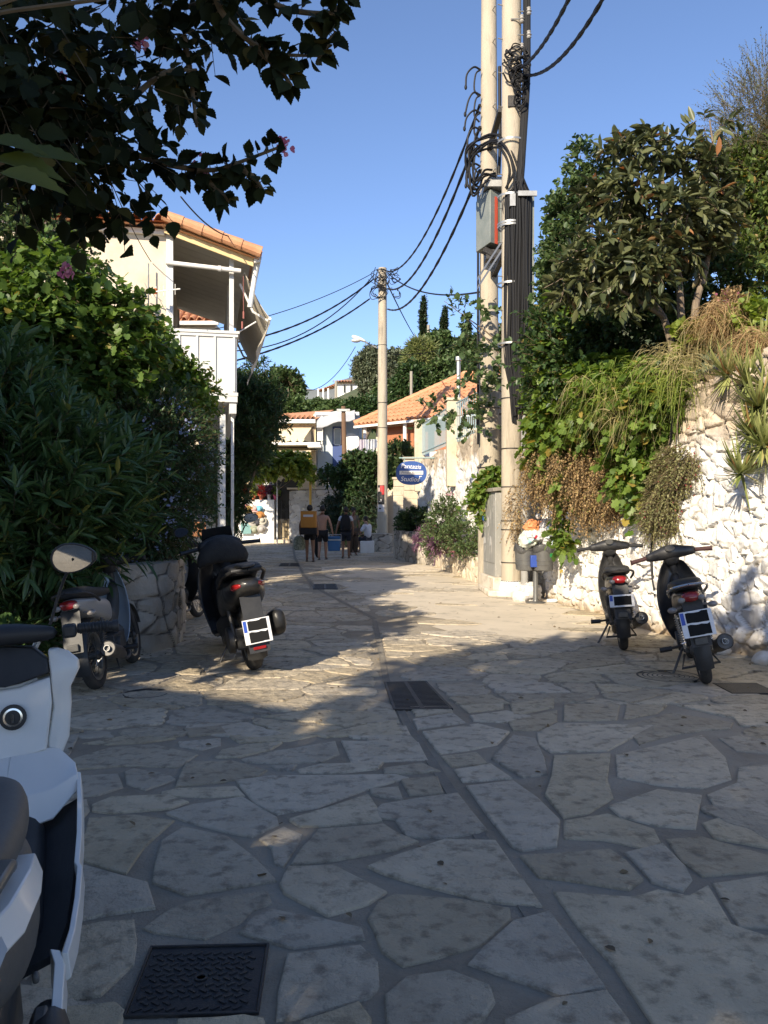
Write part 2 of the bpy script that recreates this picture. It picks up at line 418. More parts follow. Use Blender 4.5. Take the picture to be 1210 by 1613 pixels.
TA = '585,165 700,150 1100,145 1140,155 1000,195 850,250 720,272 650,240 615,200|605,95 700,70 905,38 918,80 860,105 720,110 620,105|922,38 1170,42 1200,98 955,108 940,75|780,130 850,112 1060,105 1040,128 900,142 790,140|700,117 785,114 768,132 720,132|1055,125 1180,108 1240,135 1150,142 1060,143|430,105 580,100 690,130 660,150 520,172 395,185 410,140|350,200 400,188 590,182 618,212 500,218 350,212|235,135 260,125 370,140 400,160 300,195 240,175|60,150 215,142 232,185 150,212 60,218|70,95 180,60 330,48 470,80 410,122 230,118 85,130|405,40 540,28 540,52 480,66 410,55|130,240 190,215 370,208 440,232 380,255 190,270 130,262|360,268 450,240 610,215 720,280 725,305 640,345 560,330 430,295|0,240 115,225 125,260 60,330 -20,340|120,282 270,272 395,290 300,375 240,462 160,440 75,410 65,375 110,330|350,355 420,310 560,340 640,400 720,485 600,505 430,530 320,490 330,430|660,350 740,310 800,335 780,380 740,440 710,430 700,380|760,435 790,385 850,320 1060,303 1100,330 1170,358 1100,385 900,420|755,290 880,250 1010,208 1040,250 1055,295 880,310 790,312|1010,190 1105,182 1122,228 1060,218 1020,208|725,495 750,440 900,435 1070,520 1010,560 880,598 740,525|-60,455 110,435 310,490 335,572 200,590 -60,640|290,635 370,575 450,545 690,515 705,555 640,580 600,620 490,670 330,650|595,648 640,600 700,575 850,600 990,635 1000,670 770,700 640,665|-60,660 170,610 265,605 275,680 265,750 160,850 50,872 -60,885|750,718 985,688 1040,740 1045,820 1020,855 780,925 715,930 720,840|400,930 620,912 680,925 690,980 400,990|-60,895 210,872 240,900 210,990 -60,990|790,935 980,868 1020,920 1010,990 800,990|540,68 620,50 740,42 700,66 600,90 520,92|1110,160 1230,150 1250,205 1140,212|100,45 230,20 400,30 300,44 180,50|560,20 700,0 900,10 760,38 600,44|-60,30 90,20 60,80 -60,110|930,15 1010,-15 1130,-10 1150,30 960,30|420,0 540,-10 560,14 440,24'
TB = '-64,362 -20,320 100,300 225,285 320,405 200,430 60,425 25,370|-64,520 -20,500 180,432 345,435 430,555 495,648 310,632 90,575 -10,545|-64,685 -30,630 20,605 240,622 390,650 395,685 300,770 150,815 50,838 -20,790 -45,720|400,690 515,660 600,770 695,905 620,925 550,935 430,890 255,830 300,780|-10,930 60,870 200,850 330,900 345,950 310,1005 200,1060 0,1060|370,1010 520,940 700,915 775,1014 720,1080 380,1080|110,90 290,65 390,90 350,130 250,150 165,160|80,50 210,30 250,60 95,82|170,168 285,155 320,190 205,202|212,210 330,192 400,238 240,250|250,262 400,245 480,300 550,370 540,455 430,470 395,455 320,360|330,175 400,100 470,110 500,170 510,225 430,235|475,90 540,60 850,70 700,150 520,155 480,130|530,165 710,157 700,240 720,300 640,350 560,365 500,290 520,230|700,325 860,270 1000,290 980,400 860,390 740,360|560,372 700,350 850,400 870,440 830,465 690,435 560,430|420,485 710,465 760,500 815,560 770,595 560,562 480,553|752,475 875,445 950,520 970,560 940,600 840,570 780,500|525,597 780,615 860,592 960,612 1020,580 1095,705 1210,745 1290,745 1290,1080 880,1080 720,840 610,720|1032,572 1210,545 1290,540 1290,715 1120,715 1070,640|885,430 1000,422 1210,482 1290,490 1290,530 1000,550 930,500|1000,380 1050,362 1210,390 1290,400 1290,475 1040,430|750,72 900,30 1100,60 1090,80 1000,85 900,100 800,128|725,162 1000,100 1075,170 1095,240 1000,270 860,260 730,232|1052,110 1210,88 1290,90 1290,165 1110,150|1115,200 1290,185 1290,385 1050,350 1015,290 1110,250|380,50 540,20 540,55 480,85 400,85|560,0 740,0 730,52 560,55|262,38 380,22 460,40 370,60 275,55|760,0 890,5 860,30 750,50|920,5 1290,0 1290,75 1120,70 1100,45|-64,-20 20,5 40,60 -64,75|70,10 200,5 210,25 90,40|230,5 370,-5 370,15 260,28|390,0 530,-15 530,12 400,38|-64,90 60,85 105,130 30,165 -64,170'
def traced():
    out = []
    for s, x0, y0 in ((TA, 80, 1150), (TB, 610, 1110)):
        for pl in s.split('|'):
            out.append([tuple(G(x0+.4959*float(q.split(',')[0]), y0+.4958*float(q.split(',')[1])).xy) for q in pl.split()])
    return out
def flagstones():
    seeds = []; cell = {}
    tries = 0; SX = 1.0
    while tries < 16000:
        tries += 1
        x = rng.uniform(-7.5, 5.5); y = 1.0+46*rng.rand()**1.0
        rmin = (.40 if y < 9 else .46)*(.62+.75*rng.rand()) if True else 0
        if any(((x-a)*.78)**2+((y-b)*1.12)**2 < (.5*(rmin+r))**2*1.25 for a, b, r in [q for dx in (-1, 0, 1) for dy in (-1, 0, 1) for q in cell.get((int(x//1)+dx, int(y//1)+dy), [])]): continue
        seeds.append((x, y, rmin)); cell.setdefault((int(x//1), int(y//1)), []).append((x, y, rmin))
    S = np.array(seeds); V = []; Fc = []; mv = []
    rects = [[(-.86, 2.50), (-.36, 2.50), (-.36, 2.98), (-.90, 2.98)], [(GR1[0][0]-.05, GR1[0][1]-.06), (GR1[1][0]+.05, GR1[1][1]-.06), (GR1[2][0]+.05, GR1[2][1]+.05), (GR1[3][0]-.05, GR1[3][1]+.05)],
             [(-1.5, 16.4), (-.85, 16.4), (-.95, 17.7), (-1.55, 17.7)], [(-3.1, 23.3), (-2.3, 23.3), (-2.45, 24.9), (-3.2, 24.9)]]
    AX, AY = .80, 1.12; cells = []
    for i, (x, y, r) in enumerate(seeds):
        X, Y = x*AX, y*AY; poly = [(X-1.5, Y-1.5), (X+1.5, Y-1.5), (X+1.5, Y+1.5), (X-1.5, Y+1.5)]
        dd = (S[:, 0]-x)**2+(S[:, 1]-y)**2; idx = np.argsort(dd)[1:24]
        for j in idx:
            a, b, q = seeds[j]; a *= AX; b *= AY; nx, ny = (a-X), (b-Y); l = math.hypot(nx, ny); nx /= l; ny /= l
            m_ = l/2+(r*r-q*q)*.16/(2*l)*2
            h = ((min(i, j)*7919+max(i, j)*104729) % 997)/997
            poly = clip(poly, (nx, ny), nx*X+ny*Y+m_-(.007+.017*h*h+(.0 if h < .88 else .015)))
            if len(poly) < 3: break
        if len(poly) < 3: continue
        poly = [(a/AX, b/AY) for a, b in poly]; pr = random.Random(i)
        if pr.random() < .32:
            cx = sum(p[0] for p in poly)/len(poly); cy = sum(p[1] for p in poly)/len(poly); an = pr.uniform(0, 3.14); nx, ny = math.cos(an), math.sin(an); c_ = nx*(cx+pr.uniform(-.09, .09))+ny*(cy+pr.uniform(-.07, .07)); gp_ = pr.uniform(.006, .018)
            cells += [(i, x, y, clip(poly, (nx, ny), c_-gp_)), (i+len(seeds), x, y, clip(poly, (-nx, -ny), -c_-gp_))]
        else: cells.append((i, x, y, poly))
    front = lambda q: -.50*q[1] < q[0] < .53*q[1]
    keep = []
    for i, x, y, poly in cells:
        if len(poly) < 3: continue
        yl = 5.66 if x < chx(y) else 6.62
        if front((x, y)) and y < yl+.9: poly = clip(poly, (0, -1), -yl)
        if len(poly) >= 3 and not (front((x, y)) and y < yl-.35): keep.append((i, x, y, poly))
    tr_ = [(-1-k, sum(p[0] for p in q)/len(q), sum(p[1] for p in q)/len(q), q) for k, q in enumerate(traced())]
    for i, x, y, poly in keep+tr_:
        if len(poly) < 3: continue
        if i >= 0 and x > chx(y)+.35 and 10.2 < y < 24 and rng.rand() < .72: continue
        # the drain channel and the covers cut the stones
        for (a, b), (c, d) in (zip(CH[:-1], CH[1:]) if i >= 0 else []):
            if d < y-1.6 or b > y+1.6: continue
            nx, ny = (d-b), -(c-a); l = math.hypot(nx, ny); nx /= l; ny /= l
            sgn = 1 if (x-a)*nx+(y-b)*ny < 0 else -1
            poly = clip(poly, (nx*sgn, ny*sgn), (nx*a+ny*b)*sgn-.045) or []
            if len(poly) < 3: break
        if len(poly) < 3: continue
        for rc in (rects if i >= 0 else []):
            best = None
            for k in range(4):
                a = rc[k]; b = rc[(k+1) % 4]; nx, ny = (b[1]-a[1]), -(b[0]-a[0]); l = math.hypot(nx, ny); nx /= l; ny /= l
                dv = (x-a[0])*nx+(y-a[1])*ny
                if best is None or dv > best[0]: best = (dv, nx, ny, a)
            poly = clip(poly, (-best[1], -best[2]), -(best[1]*best[3][0]+best[2]*best[3][1])-.01)
            if len(poly) < 3: break
        if len(poly) < 3: continue
        ar = .5*abs(sum(poly[k][0]*poly[(k+1) % len(poly)][1]-poly[(k+1) % len(poly)][0]*poly[k][1] for k in range(len(poly))))
        if ar < .012: continue
        # split some big ones is left to the mason; roughen the outline
        st = .045 if y < 8 else (.09 if y < 14 else .2); pts = []
        for k in range(len(poly)):
            a = poly[k]; b = poly[(k+1) % len(poly)]; L = math.hypot(b[0]-a[0], b[1]-a[1])
            if L < 1e-4: continue
            n = max(1, int(L/st)); nx, ny = (b[1]-a[1])/L, -(b[0]-a[0])/L
            for q in range(n):
                t = q/n; px, py = a[0]+(b[0]-a[0])*t, a[1]+(b[1]-a[1])*t
                e = 0 if i < 0 else -(.022 if q == 0 else 0)+(.013 if i >= 0 else .007)*math.sin(px*9+py*12+i*1.7)+.009*math.sin(px*27-py*23+i*2)+.004*math.sin(px*71+py*63+i)+.0045*rng.normal()-.003
                pts.append((px+nx*e, py+ny*e))
        if len(pts) < 3: continue
        cx = sum(p[0] for p in pts)/len(pts); cy = sum(p[1] for p in pts)/len(pts)
        h = .009+.006*rng.rand(); tx, ty = rng.normal()*.004, rng.normal()*.004; n = len(pts); b0 = len(V)
        rr = 0.008
        for s_, z in ((0, .0005), (.004, h*.75), (.012, h)):
            for p in pts:
                dx, dy = cx-p[0], cy-p[1]; l = math.hypot(dx, dy)+1e-6
                V.append((p[0]+dx/l*s_, p[1]+dy/l*s_, z+((p[0]-cx)*tx+(p[1]-cy)*ty if s_ else 0)))
        for k in range(n):
            k2 = (k+1) % n
            Fc.append((b0+k, b0+k2, b0+n+k2, b0+n+k)); Fc.append((b0+n+k, b0+n+k2, b0+2*n+k2, b0+2*n+k)); mv += [i, i]
        Fc.append(tuple(range(b0+2*n, b0+3*n))); mv.append(i)
    me = bpy.data.meshes.new('flagstones'); me.from_pydata(V, [], Fc)
    at = me.attributes.new('v', 'FLOAT', 'FACE'); rv = rng.rand(2*len(seeds)+1); at.data.foreach_set('value', np.array([rv[k] for k in mv], 'f'))
    m = M['stone']; t = m.node_tree; b = t.nodes['Principled BSDF']; src = b.inputs['Base Color'].links[0].from_socket
    hs = t.nodes.new('ShaderNodeHueSaturation'); r = t.nodes.new('ShaderNodeMapRange'); a = t.nodes.new('ShaderNodeAttribute'); a.attribute_name = 'v'
    r.inputs['To Min'].default_value = .80; r.inputs['To Max'].default_value = 1.15; t.links.new(a.outputs['Fac'], r.inputs['Value']); t.links.new(r.outputs[0], hs.inputs['Value'])
    r2 = t.nodes.new('ShaderNodeMapRange'); r2.inputs['To Min'].default_value = 1.25; r2.inputs['To Max'].default_value = .85
    ml = t.nodes.new('ShaderNodeMath'); ml.operation = 'FRACT'; m2 = t.nodes.new('ShaderNodeMath'); m2.operation = 'MULTIPLY'; m2.inputs[1].default_value = 13.7
    t.links.new(a.outputs['Fac'], m2.inputs[0]); t.links.new(m2.outputs[0], ml.inputs[0]); t.links.new(ml.outputs[0], r2.inputs['Value']); t.links.new(r2.outputs[0], hs.inputs['Saturation'])
    t.links.new(src, hs.inputs['Color']); t.links.new(hs.outputs[0], b.inputs['Base Color'])
    return tag(link('pavement', me, None, m), kind='structure')
flagstones()
# channel strip between the stones
mb = MB(); pts = CH; rows = []
for i, (x, y) in enumerate(pts):
    rows.append([(x-.033, y, .006), (x, y, .002), (x+.033, y, .006)])
mb.sheet(rows, -.004); o = mb.build('drain_channel', mat('channel', (.22, .195, .155), (.28, .25, .20), scale=6, rough=.95, bump=1, bscale=50)); tag(o, kind='structure')
ap = MB(); rr = random.Random(8); pts = []
for y in np.linspace(9.6, 24.5, 40): pts.append((chx(y)+.38+.55*abs(math.sin(y*1.7+.5))*(1 if y < 14 else .4)+.12*rr.random()+(.9*max(0, 11.2-y)), y, .0045))
for y in np.linspace(24.5, 9.6, 40): pts.append((max(1.6, 4.2-.09*y)+(.0 if y > 11 else .3), y, .0045))
ap.add(pts, [tuple(range(len(pts)))]); o = ap.build('cement_apron', M['apron']); tag(o, kind='structure')
# leaves, dust
def debris():
    n = 420; x = rng.uniform(-4, 4.2, n); y = 2+16*rng.rand(n)**1.2
    x = np.where(rng.rand(n) < .45, np.where(rng.rand(n) < .5, 3.4-.06*y+rng.normal(0, .35, n), -2.6+rng.normal(0, .4, n)), x)
    p = np.stack([x, y, np.full(n, .018)], 1); d = nrmz(np.stack([rng.normal(size=n), rng.normal(size=n), rng.normal(size=n)*.1], 1))
    o = leaf_mesh('fallen_leaves', p, d, np.tile([0, 0, 1.], (n, 1))+rng.normal(size=(n, 3))*.3, .02+.03*rng.rand(n), tm_oval(.3), mat('dry_leaf', (.10, .07, .04), (.2, .14, .07), attr='v', rough=.8), None, rng=rng, center=False)
    tag(o, 'small dry leaves and grit scattered over the flagstones', 'fallen leaves', kind='stuff')
debris()
# ------------------------------------------------------------------ covers and grates
def hand_cover():
    t = thing('access_cover', 'square dark cast iron access cover with a raised zigzag tread in the foreground paving', 'manhole cover', (-.62, 2.73, 0))
    c = [(-.80, 2.52), (-.385, 2.54), (-.41, 2.95), (-.83, 2.93)]
    mb = MB(); q = [Vector((x, y, .0)) for x, y in c]
    cen = sum(q, Vector())/4
    for i in range(4):
        a, b = q[i], q[(i+1) % 4]; ai, bi = a.lerp(cen, .045), b.lerp(cen, .045)
        mb.prism([a, b, bi, ai], (0, 0, .012))
    mb.build('frame', M['iron'], t, bevel=.002)
    mb = MB(); qi = [p.lerp(cen, .06) for p in q]; mb.prism(qi, (0, 0, .005))
    def at(u, v): return qi[0].lerp(qi[1], u).lerp(qi[3].lerp(qi[2], u), v)
    for r in range(11):
        for cidx in range(10):
            u = .06+.88*(cidx+.5*(r % 2))/10; v = .06+.88*r/10.6
            if u > .93 or (.42 < u < .58 and .42 < v < .56) or (.3 < u < .7 and .12 < v < .2): continue
            a = at(u-.03, v-.022); b = at(u+.03, v+.022)
            if r % 2: a = at(u-.03, v+.022); b = at(u+.03, v-.022)
            d = (b-a).normalized()*.0; pr = Vector((-(b-a).y, (b-a).x, 0)).normalized()*.0045
            mb.prism([a-pr+Vector((0,0,.005)), b-pr+Vector((0,0,.005)), b+pr+Vector((0,0,.005)), a+pr+Vector((0,0,.005))], (0, 0, .004))
    mb.build('lid', M['iron'], t)
    mb = MB(); mb.lathe([(.022, 0), (.022, .004), (.014, .004), (.014, .0)], at(.5, .5)+Vector((0, 0, .006)), 14); mb.build('lifting_hole', M['iron'], t)
hand_cover()
def grate(name, q, label, nb=22):
    q = [Vector((x, y, 0)) for x, y in q]; cen = sum(q, Vector())/4
    t = thing(name, label, 'drain grate', tuple(cen))
    mb = MB(); mb.prism([p+Vector((0, 0, .003)) for p in q], (0, 0, .0015)); mb.build('pit_shade_sheet', M['dark'], t)  # thin near-black sheet stands in for the shaded depth under the bars
    at = lambda u, v: q[0].lerp(q[1], u).lerp(q[3].lerp(q[2], u), v)+Vector((0, 0, .005))
    mb = MB()
    def bar(a, b, c, d): mb.prism([at(*a), at(*b), at(*c), at(*d)], (0, 0, .012))
    bar((0,0),(.05,0),(.05,1),(0,1)); bar((.95,0),(1,0),(1,1),(.95,1)); bar((.05,0),(.95,0),(.95,.03),(.05,.03)); bar((.05,.97),(.95,.97),(.95,1),(.05,1)); bar((.46,.03),(.54,.03),(.54,.97),(.46,.97))
    mb.build('frame', M['iron'], t)
    mb = MB()
    for i in range(nb):
        v = .045+.925*i/nb
        bar((.05,v),(.46,v),(.46,v+.45/nb),(.05,v+.45/nb)); bar((.54,v),(.95,v),(.95,v+.45/nb),(.54,v+.45/nb))
    mb.build('bars', M['iron'], t)
grate('drain_grate', GR1, 'double iron drain grate let into the channel in the middle of the street')
grate('drain_grate', [(-1.42, 16.5), (-.92, 16.5), (-1.02, 17.6), (-1.5, 17.6)], 'smaller far drain grate in the shade between black scooter and the walkers', 12)
grate('drain_grate', [(-3.0, 23.5), (-2.4, 23.5), (-2.55, 24.8), (-3.1, 24.8)], 'farthest drain grate just behind the heels of the walkers', 8)
def disc(name, c, r, label):
    t = thing(name, label, 'manhole cover', (*c, 0)); mb = MB()
    mb.lathe([(r, 0), (r, .014), (r*.93, .014), (r*.93, .008)], (*c, 0), 40); mb.build('rim', M['iron'], t)
    mb = MB(); mb.lathe([(r*.93, .0), (r*.93, .011)], (*c, 0), 40)
    for k in range(5): mb.lathe([(r*(.17+.15*k), .011), (r*(.2+.15*k), .014), (r*(.23+.15*k), .011)], (*c, 0), 36, cap=False)
    mb.build('lid', M['iron'], t)
disc('round_cover', (2.67, 7.75), .29, 'round iron manhole cover under the stand of the right mopeds')
disc('round_cover', (-2.02, 7.0), .19, 'small round cover in the strip of sun at the left')
mb = MB(); mb.bx(2.95, 3.35, 7.0, 7.42, .0, .016); o = mb.build('square_cover', M['iron'], bevel=.004); tag(o, 'square rusty cover plate under the rear tyre of the nearer right moped', 'manhole cover')
# ================================================================== RUBBLE WALLS
def rubble(name, path, z0, z1, m, cell=.28, depth=.07, res=.03, thick=.4, seed=0, parent=None, side=1, flat=0, lean=0.0):
    """path: ground points; the displaced face looks to the side*left of the path direction; z0,z1 functions of arc fraction or numbers"""
    pa = np.array(path, float); seg = np.linalg.norm(np.diff(pa, axis=0), axis=1); cs = np.concatenate([[0], np.cumsum(seg)]); Lt = cs[-1]
    ns = max(2, int(Lt/res)); s = np.linspace(0, Lt, ns); bx = np.interp(s, cs, pa[:, 0]); by = np.interp(s, cs, pa[:, 1])
    for _ in range(3):
        bx[1:-1] = (bx[:-2]+bx[1:-1]*2+bx[2:])/4; by[1:-1] = (by[:-2]+by[1:-1]*2+by[2:])/4
    tx = np.gradient(bx); ty = np.gradient(by); l = np.hypot(tx, ty); nx, ny = -ty/l*side, tx/l*side
    f0 = (lambda q: z0) if not callable(z0) else z0; f1 = (lambda q: z1) if not callable(z1) else z1
    Z0 = np.array([f0(q/Lt) for q in s]); Z1 = np.array([f1(q/Lt) for q in s]); hm = (Z1-Z0).max(); nz = max(2, int(hm/res))
    tt = np.linspace(0, 1, nz); SS = np.repeat(s[None], nz, 0); ZZ = Z0[None]+(Z1-Z0)[None]*tt[:, None]
    r = np.random.RandomState(seed); N = 200; jx = r.rand(N, N)*.9+.05; jz = r.rand(N, N)*.9+.05; cv = r.rand(N, N)
    cw, chh = cell*1.25, cell*.85
    wr = vn(np.stack([SS.ravel(), ZZ.ravel(), SS.ravel()*0], 1), 3.2/cell*.5, seed).reshape(SS.shape)*.45
    u = SS/cw+wr; v = ZZ/chh+wr[::-1]*.8+.13; iu = np.floor(u).astype(int); iv = np.floor(v).astype(int)
    f1_ = np.full(u.shape, 9.); f2_ = np.full(u.shape, 9.); cid = np.zeros(u.shape)
    for a in (-1, 0, 1):
        for b in (-1, 0, 1):
            ci = (iu+a) % N; cj = (iv+b) % N; d = np.hypot(iu+a+jx[ci, cj]+.5*((iv+b) % 2)-u, iv+b+jz[ci, cj]-v)
            less = d < f1_; f2_ = np.where(less, f1_, np.minimum(f2_, d)); cid = np.where(less, cv[ci, cj], cid); f1_ = np.where(less, d, f1_)
    edge = f2_-f1_; gx = r.rand(N, N)-.5; gz = r.rand(N, N)-.5
    tilt = gx[(cid*997).astype(int) % N, (cid*131).astype(int) % N]*(u-np.floor(u)-.5)+gz[(cid*757).astype(int) % N, (cid*331).astype(int) % N]*(v-np.floor(v)-.5)
    q = np.stack([SS.ravel(), ZZ.ravel(), cid.ravel()*3], 1)
    fill = np.clip(.5+1.2*vn(q*np.array([1, 1, 0]), 2.6/cell*.25, seed+9).reshape(u.shape), 0, 1)
    dis = depth*((np.clip(edge*5, 0, 1)**.6)*(.75+.25*fill)+(1-fill)*.15)*(.5+.6*cid)+depth*tilt*1.7+depth*.28*vn(q, 13, seed+1).reshape(u.shape)+depth*.2*vn(q, 34, seed+2).reshape(u.shape)+depth*.08*vn(q, 90, seed+3).reshape(u.shape)
    if flat: dis = dis*(1-flat)
    dis = dis+lean*(ZZ-Z0)*-1
    X = bx[None]+nx[None]*dis; Y = by[None]+ny[None]*dis
    top = ZZ.copy(); top[-1] += depth*.4*vn(q, 6, 5).reshape(u.shape)[-1]
    V = np.stack([X, Y, top], -1).reshape(-1, 3); idx = np.arange(nz*ns).reshape(nz, ns)
    Fs = np.stack([idx[:-1, :-1], idx[:-1, 1:], idx[1:, 1:], idx[1:, :-1]], -1).reshape(-1, 4)
    if side > 0: Fs = Fs[:, ::-1]
    bk = np.stack([bx-nx*thick, by-ny*thick, Z1], 1); bk2 = bk.copy(); bk2[:, 2] = Z0; o0 = len(V)
    V = np.vstack([V, bk, bk2]); tr = idx[-1]; b1 = np.arange(ns)+o0; b2 = b1+ns
    extra = [(tr[i], tr[i+1], b1[i+1], b1[i]) for i in range(ns-1)]+[(b1[i], b1[i+1], b2[i+1], b2[i]) for i in range(ns-1)]
    extra = [tuple(int(k) for k in (f[::-1] if side > 0 else f)) for f in extra]
    for c_ in (0, ns-1):
        loop = [int(idx[k, c_]) for k in range(nz)]+[int(b1[c_]), int(b2[c_])]; extra.append(tuple(loop))
    me = bpy.data.meshes.new(name); me.from_pydata(V.tolist(), [], Fs.tolist()+extra)
    def at(n, a, d): x = me.attributes.new(n, 'FLOAT', 'POINT'); x.data.foreach_set('value', np.concatenate([a.ravel(), np.full(2*ns, d)]).astype('f'))
    at('edge', edge, .5); at('cellv', cid, .5); at('hgt', ZZ, 1.0)
    me.shade_smooth(); me.set_sharp_from_angle(angle=R(70))
    o = link(name, me, parent, m)
    if parent is None: recenter(o)
    return o
RW = [(5.2, 4.6), (4.45, 6.8), (3.98, 8.5), (3.55, 10.3), (3.32, 12.3), (3.05, 13.8), (2.95, 14.7), (3.0, 15.8), (3.25, 17.2)]
def rwtop(q): return 3.02+.12*math.sin(q*9)+.05*math.sin(q*31)+(.35 if q < .3 else .35*max(0, 1-(q-.3)*5))
o = rubble('rubble_wall', RW, -.02, rwtop, M['wall_white'], cell=.21, depth=.062, res=.018, thick=.5, seed=3, side=1, lean=.055)
tag(o, 'tall whitewashed rubble retaining wall behind the two right mopeds', 'wall')
# loose boulders at its foot
for i, (x, y, r) in enumerate([(3.85, 8.35, .10), (4.0, 8.0, .13), (3.66, 8.9, .08), (3.3, 11.3, .07), (4.15, 7.6, .12)]):
    mb = MB(); mb.ell((x, y, r*.6), (r*1.2, r, r*.8), 20, 14); me_pts = np.array(mb.v); nn = vn(me_pts, 9/r*.12, i); c = np.array((x, y, r*.6))
    mb.v = [tuple(c+(p-c)*(1+.28*k)) for p, k in zip(me_pts, nn+.9*np.abs(vn(me_pts, 16/r*.12, i+9))-.4)]
    o = mb.build('boulder', mat('whitewashed_stone', (.74, .72, .68), (.55, .48, .38), scale=5, rough=.85, bump=.6), smooth=True, angle=60)
    tag(o, ['pale boulder beside the exhaust of the nearer right moped', 'largest whitewashed boulder at the right wall foot near the picture edge', 'small pale stone at the wall foot left of the boulders', 'little stone at the wall foot behind the farther right moped', 'rightmost whitewashed boulder at the wall foot'][i], 'boulder', 'loose stones at the foot of the right wall')
# earth terrace behind the wall
def terr(x, y):
    d = x-np.interp(y, [4, 6.8, 8.5, 10.3, 12.3, 14.7, 17, 22, 60], [5.3, 4.45, 3.98, 3.55, 3.32, 2.95, 3.1, 3.3, 3.5])
    return -.2 if d < .18 else 2.95+min(d, 7)*.34+.12*math.sin(x*3+y*2)+.08*math.sin(y*5)
mb = MB(); xs = np.linspace(2.6, 16, 80); ys = np.linspace(3.5, 30, 100)
vs = [(x, y, terr(x, y)) for y in ys for x in xs]; n = len(xs)
mb.add(vs, [(j*n+i, j*n+i+1, (j+1)*n+i+1, (j+1)*n+i) for j in range(len(ys)-1) for i in range(n-1) if min(vs[j*n+i][2], vs[j*n+i+1][2], vs[(j+1)*n+i][2], vs[(j+1)*n+i+1][2]) > 0])
o = mb.build('terrace', M['earth'], angle=80); tag(o, kind='structure')
# whitewashed wall under the railing, right, further on
FW = [(3.0, 16.9), (2.35, 18.0), (1.98, 20.5), (1.55, 23.6), (1.12, 26.6)]
o = rubble('white_wall', FW, -.02, lambda q: 3.5-.35*q+.05*math.sin(q*30), M['wall_white_far'], cell=.34, depth=.05, res=.04, thick=.6, seed=9, side=1)
tag(o, 'whitewashed wall with patches of bare stone behind the blue oval sign', 'wall')
# low planter walls on the right
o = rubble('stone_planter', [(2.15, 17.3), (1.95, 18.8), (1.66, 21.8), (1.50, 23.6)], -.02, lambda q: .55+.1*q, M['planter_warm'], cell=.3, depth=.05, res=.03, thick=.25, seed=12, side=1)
tag(o, 'sunlit low stone planter wall below the pink flowering bush', 'planter')
cp = [(1.52, 23.7), (1.30, 24.0), (1.0, 24.6), (.66, 25.6), (.42, 26.8), (.38, 28.0), (.5, 29.2)]
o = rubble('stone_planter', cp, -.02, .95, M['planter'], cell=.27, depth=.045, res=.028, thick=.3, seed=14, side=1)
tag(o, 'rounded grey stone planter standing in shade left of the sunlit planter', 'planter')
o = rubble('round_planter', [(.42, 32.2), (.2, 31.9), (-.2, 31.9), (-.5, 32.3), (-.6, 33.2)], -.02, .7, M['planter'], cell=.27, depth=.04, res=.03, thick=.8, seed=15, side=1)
tag(o, 'low stone wall ring round the foot of the far utility pole', 'planter')
for nm, x0, x1, y0, y1, z, lb in (('planter_soil', 1.7, 2.6, 17.8, 23.4, .5, 0), ('planter_soil', .8, 1.7, 25.0, 28.5, .86, 0)):
    pass
mb = MB(); mb.prism([(2.3, 17.2, .45), (2.7, 17.4, .45), (1.95, 23.6, .45), (1.62, 23.6, .45)], (0, 0, .06)); mb.prism([(1.55, 23.8, .8), (1.3, 26.5, .8), (.9, 29, .8), (.6, 29, .8), (.55, 27, .8), (.9, 25.0, .8)], (0, 0, .06))
o = mb.build('soil', M['earth']); tag(o, kind='structure')
# gate piers and steps at the end of the white wall
def pier(x, y, w, h, label, capm=True, m='planter_warm', seed=1):
    t = thing('gate_pier', label, 'pillar', (x, y, 0))
    for k, (a, b, sd) in enumerate([((x+w/2, y-w/2), (x-w/2, y-w/2), -1), ((x-w/2, y-w/2), (x-w/2, y+w/2), 1)]):
        pass
    mb = MB(); z = 0; rr = random.Random(seed)
    while z < h-.05:
        hh = rr.uniform(.22, .4); hh = min(hh, h-z); j = rr.uniform(-.012, .012)
        mb.bx(x-w/2+j, x+w/2+j, y-w/2-j, y+w/2-j, z+.006, z+hh-.006); z += hh
    mb.bx(x-w/2+.02, x+w/2-.02, y-w/2+.02, y+w/2-.02, 0, h)
    mb.build('shaft', M['block'], t, bevel=.015)
    if capm: mb = MB(); mb.bx(x-w/2-.04, x+w/2+.04, y-w/2-.04, y+w/2+.04, h, h+.08); mb.build('cap', M['block'], t, bevel=.012)
    return t
M['block'] = mat('limestone_block', (.50, .42, .31), (.60, .52, .40), scale=2.5, rough=.85, bump=.6, bscale=30, c3=(.38, .31, .22), s3=6, m3=.63)
pier(.92, 28.4, .5, 3.35, 'tall limestone gate pier behind the left edge of the blue sign', seed=2)
pier(.55, 30.5, .42, 2.75, 'shorter stone pier with a cap between far pole and blue sign', seed=3)
pier(1.40, 27.9, .5, 2.2, 'squat block pier right of the dark doorway beside the sign', seed=4)
mb = MB(); mb.bx(.6, .64, 31.0, 31.5, 0, 2.0); mb.bx(.3, .62, 31, 31.05, 0, 1.9)
# left planter by the parked bikes
lp = [(-4.6, 8.2), (-3.6, 8.55), (-2.9, 8.75), (-2.55, 9.05), (-2.42, 9.5), (-2.5, 10.2), (-2.75, 11.2), (-3.2, 12.6)]
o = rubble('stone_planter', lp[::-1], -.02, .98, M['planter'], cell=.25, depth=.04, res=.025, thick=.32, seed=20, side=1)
tag(o, 'rounded rubble planter wall under the big hedge, left of the black scooter', 'planter')
mb = MB(); mb.prism([(x-.3, y+.12, .72) for x, y in lp]+[(-7, 12.6, .72), (-7, 8.6, .72)], (0, 0, .08)); o = mb.build('soil', M['earth']); tag(o, kind='structure')
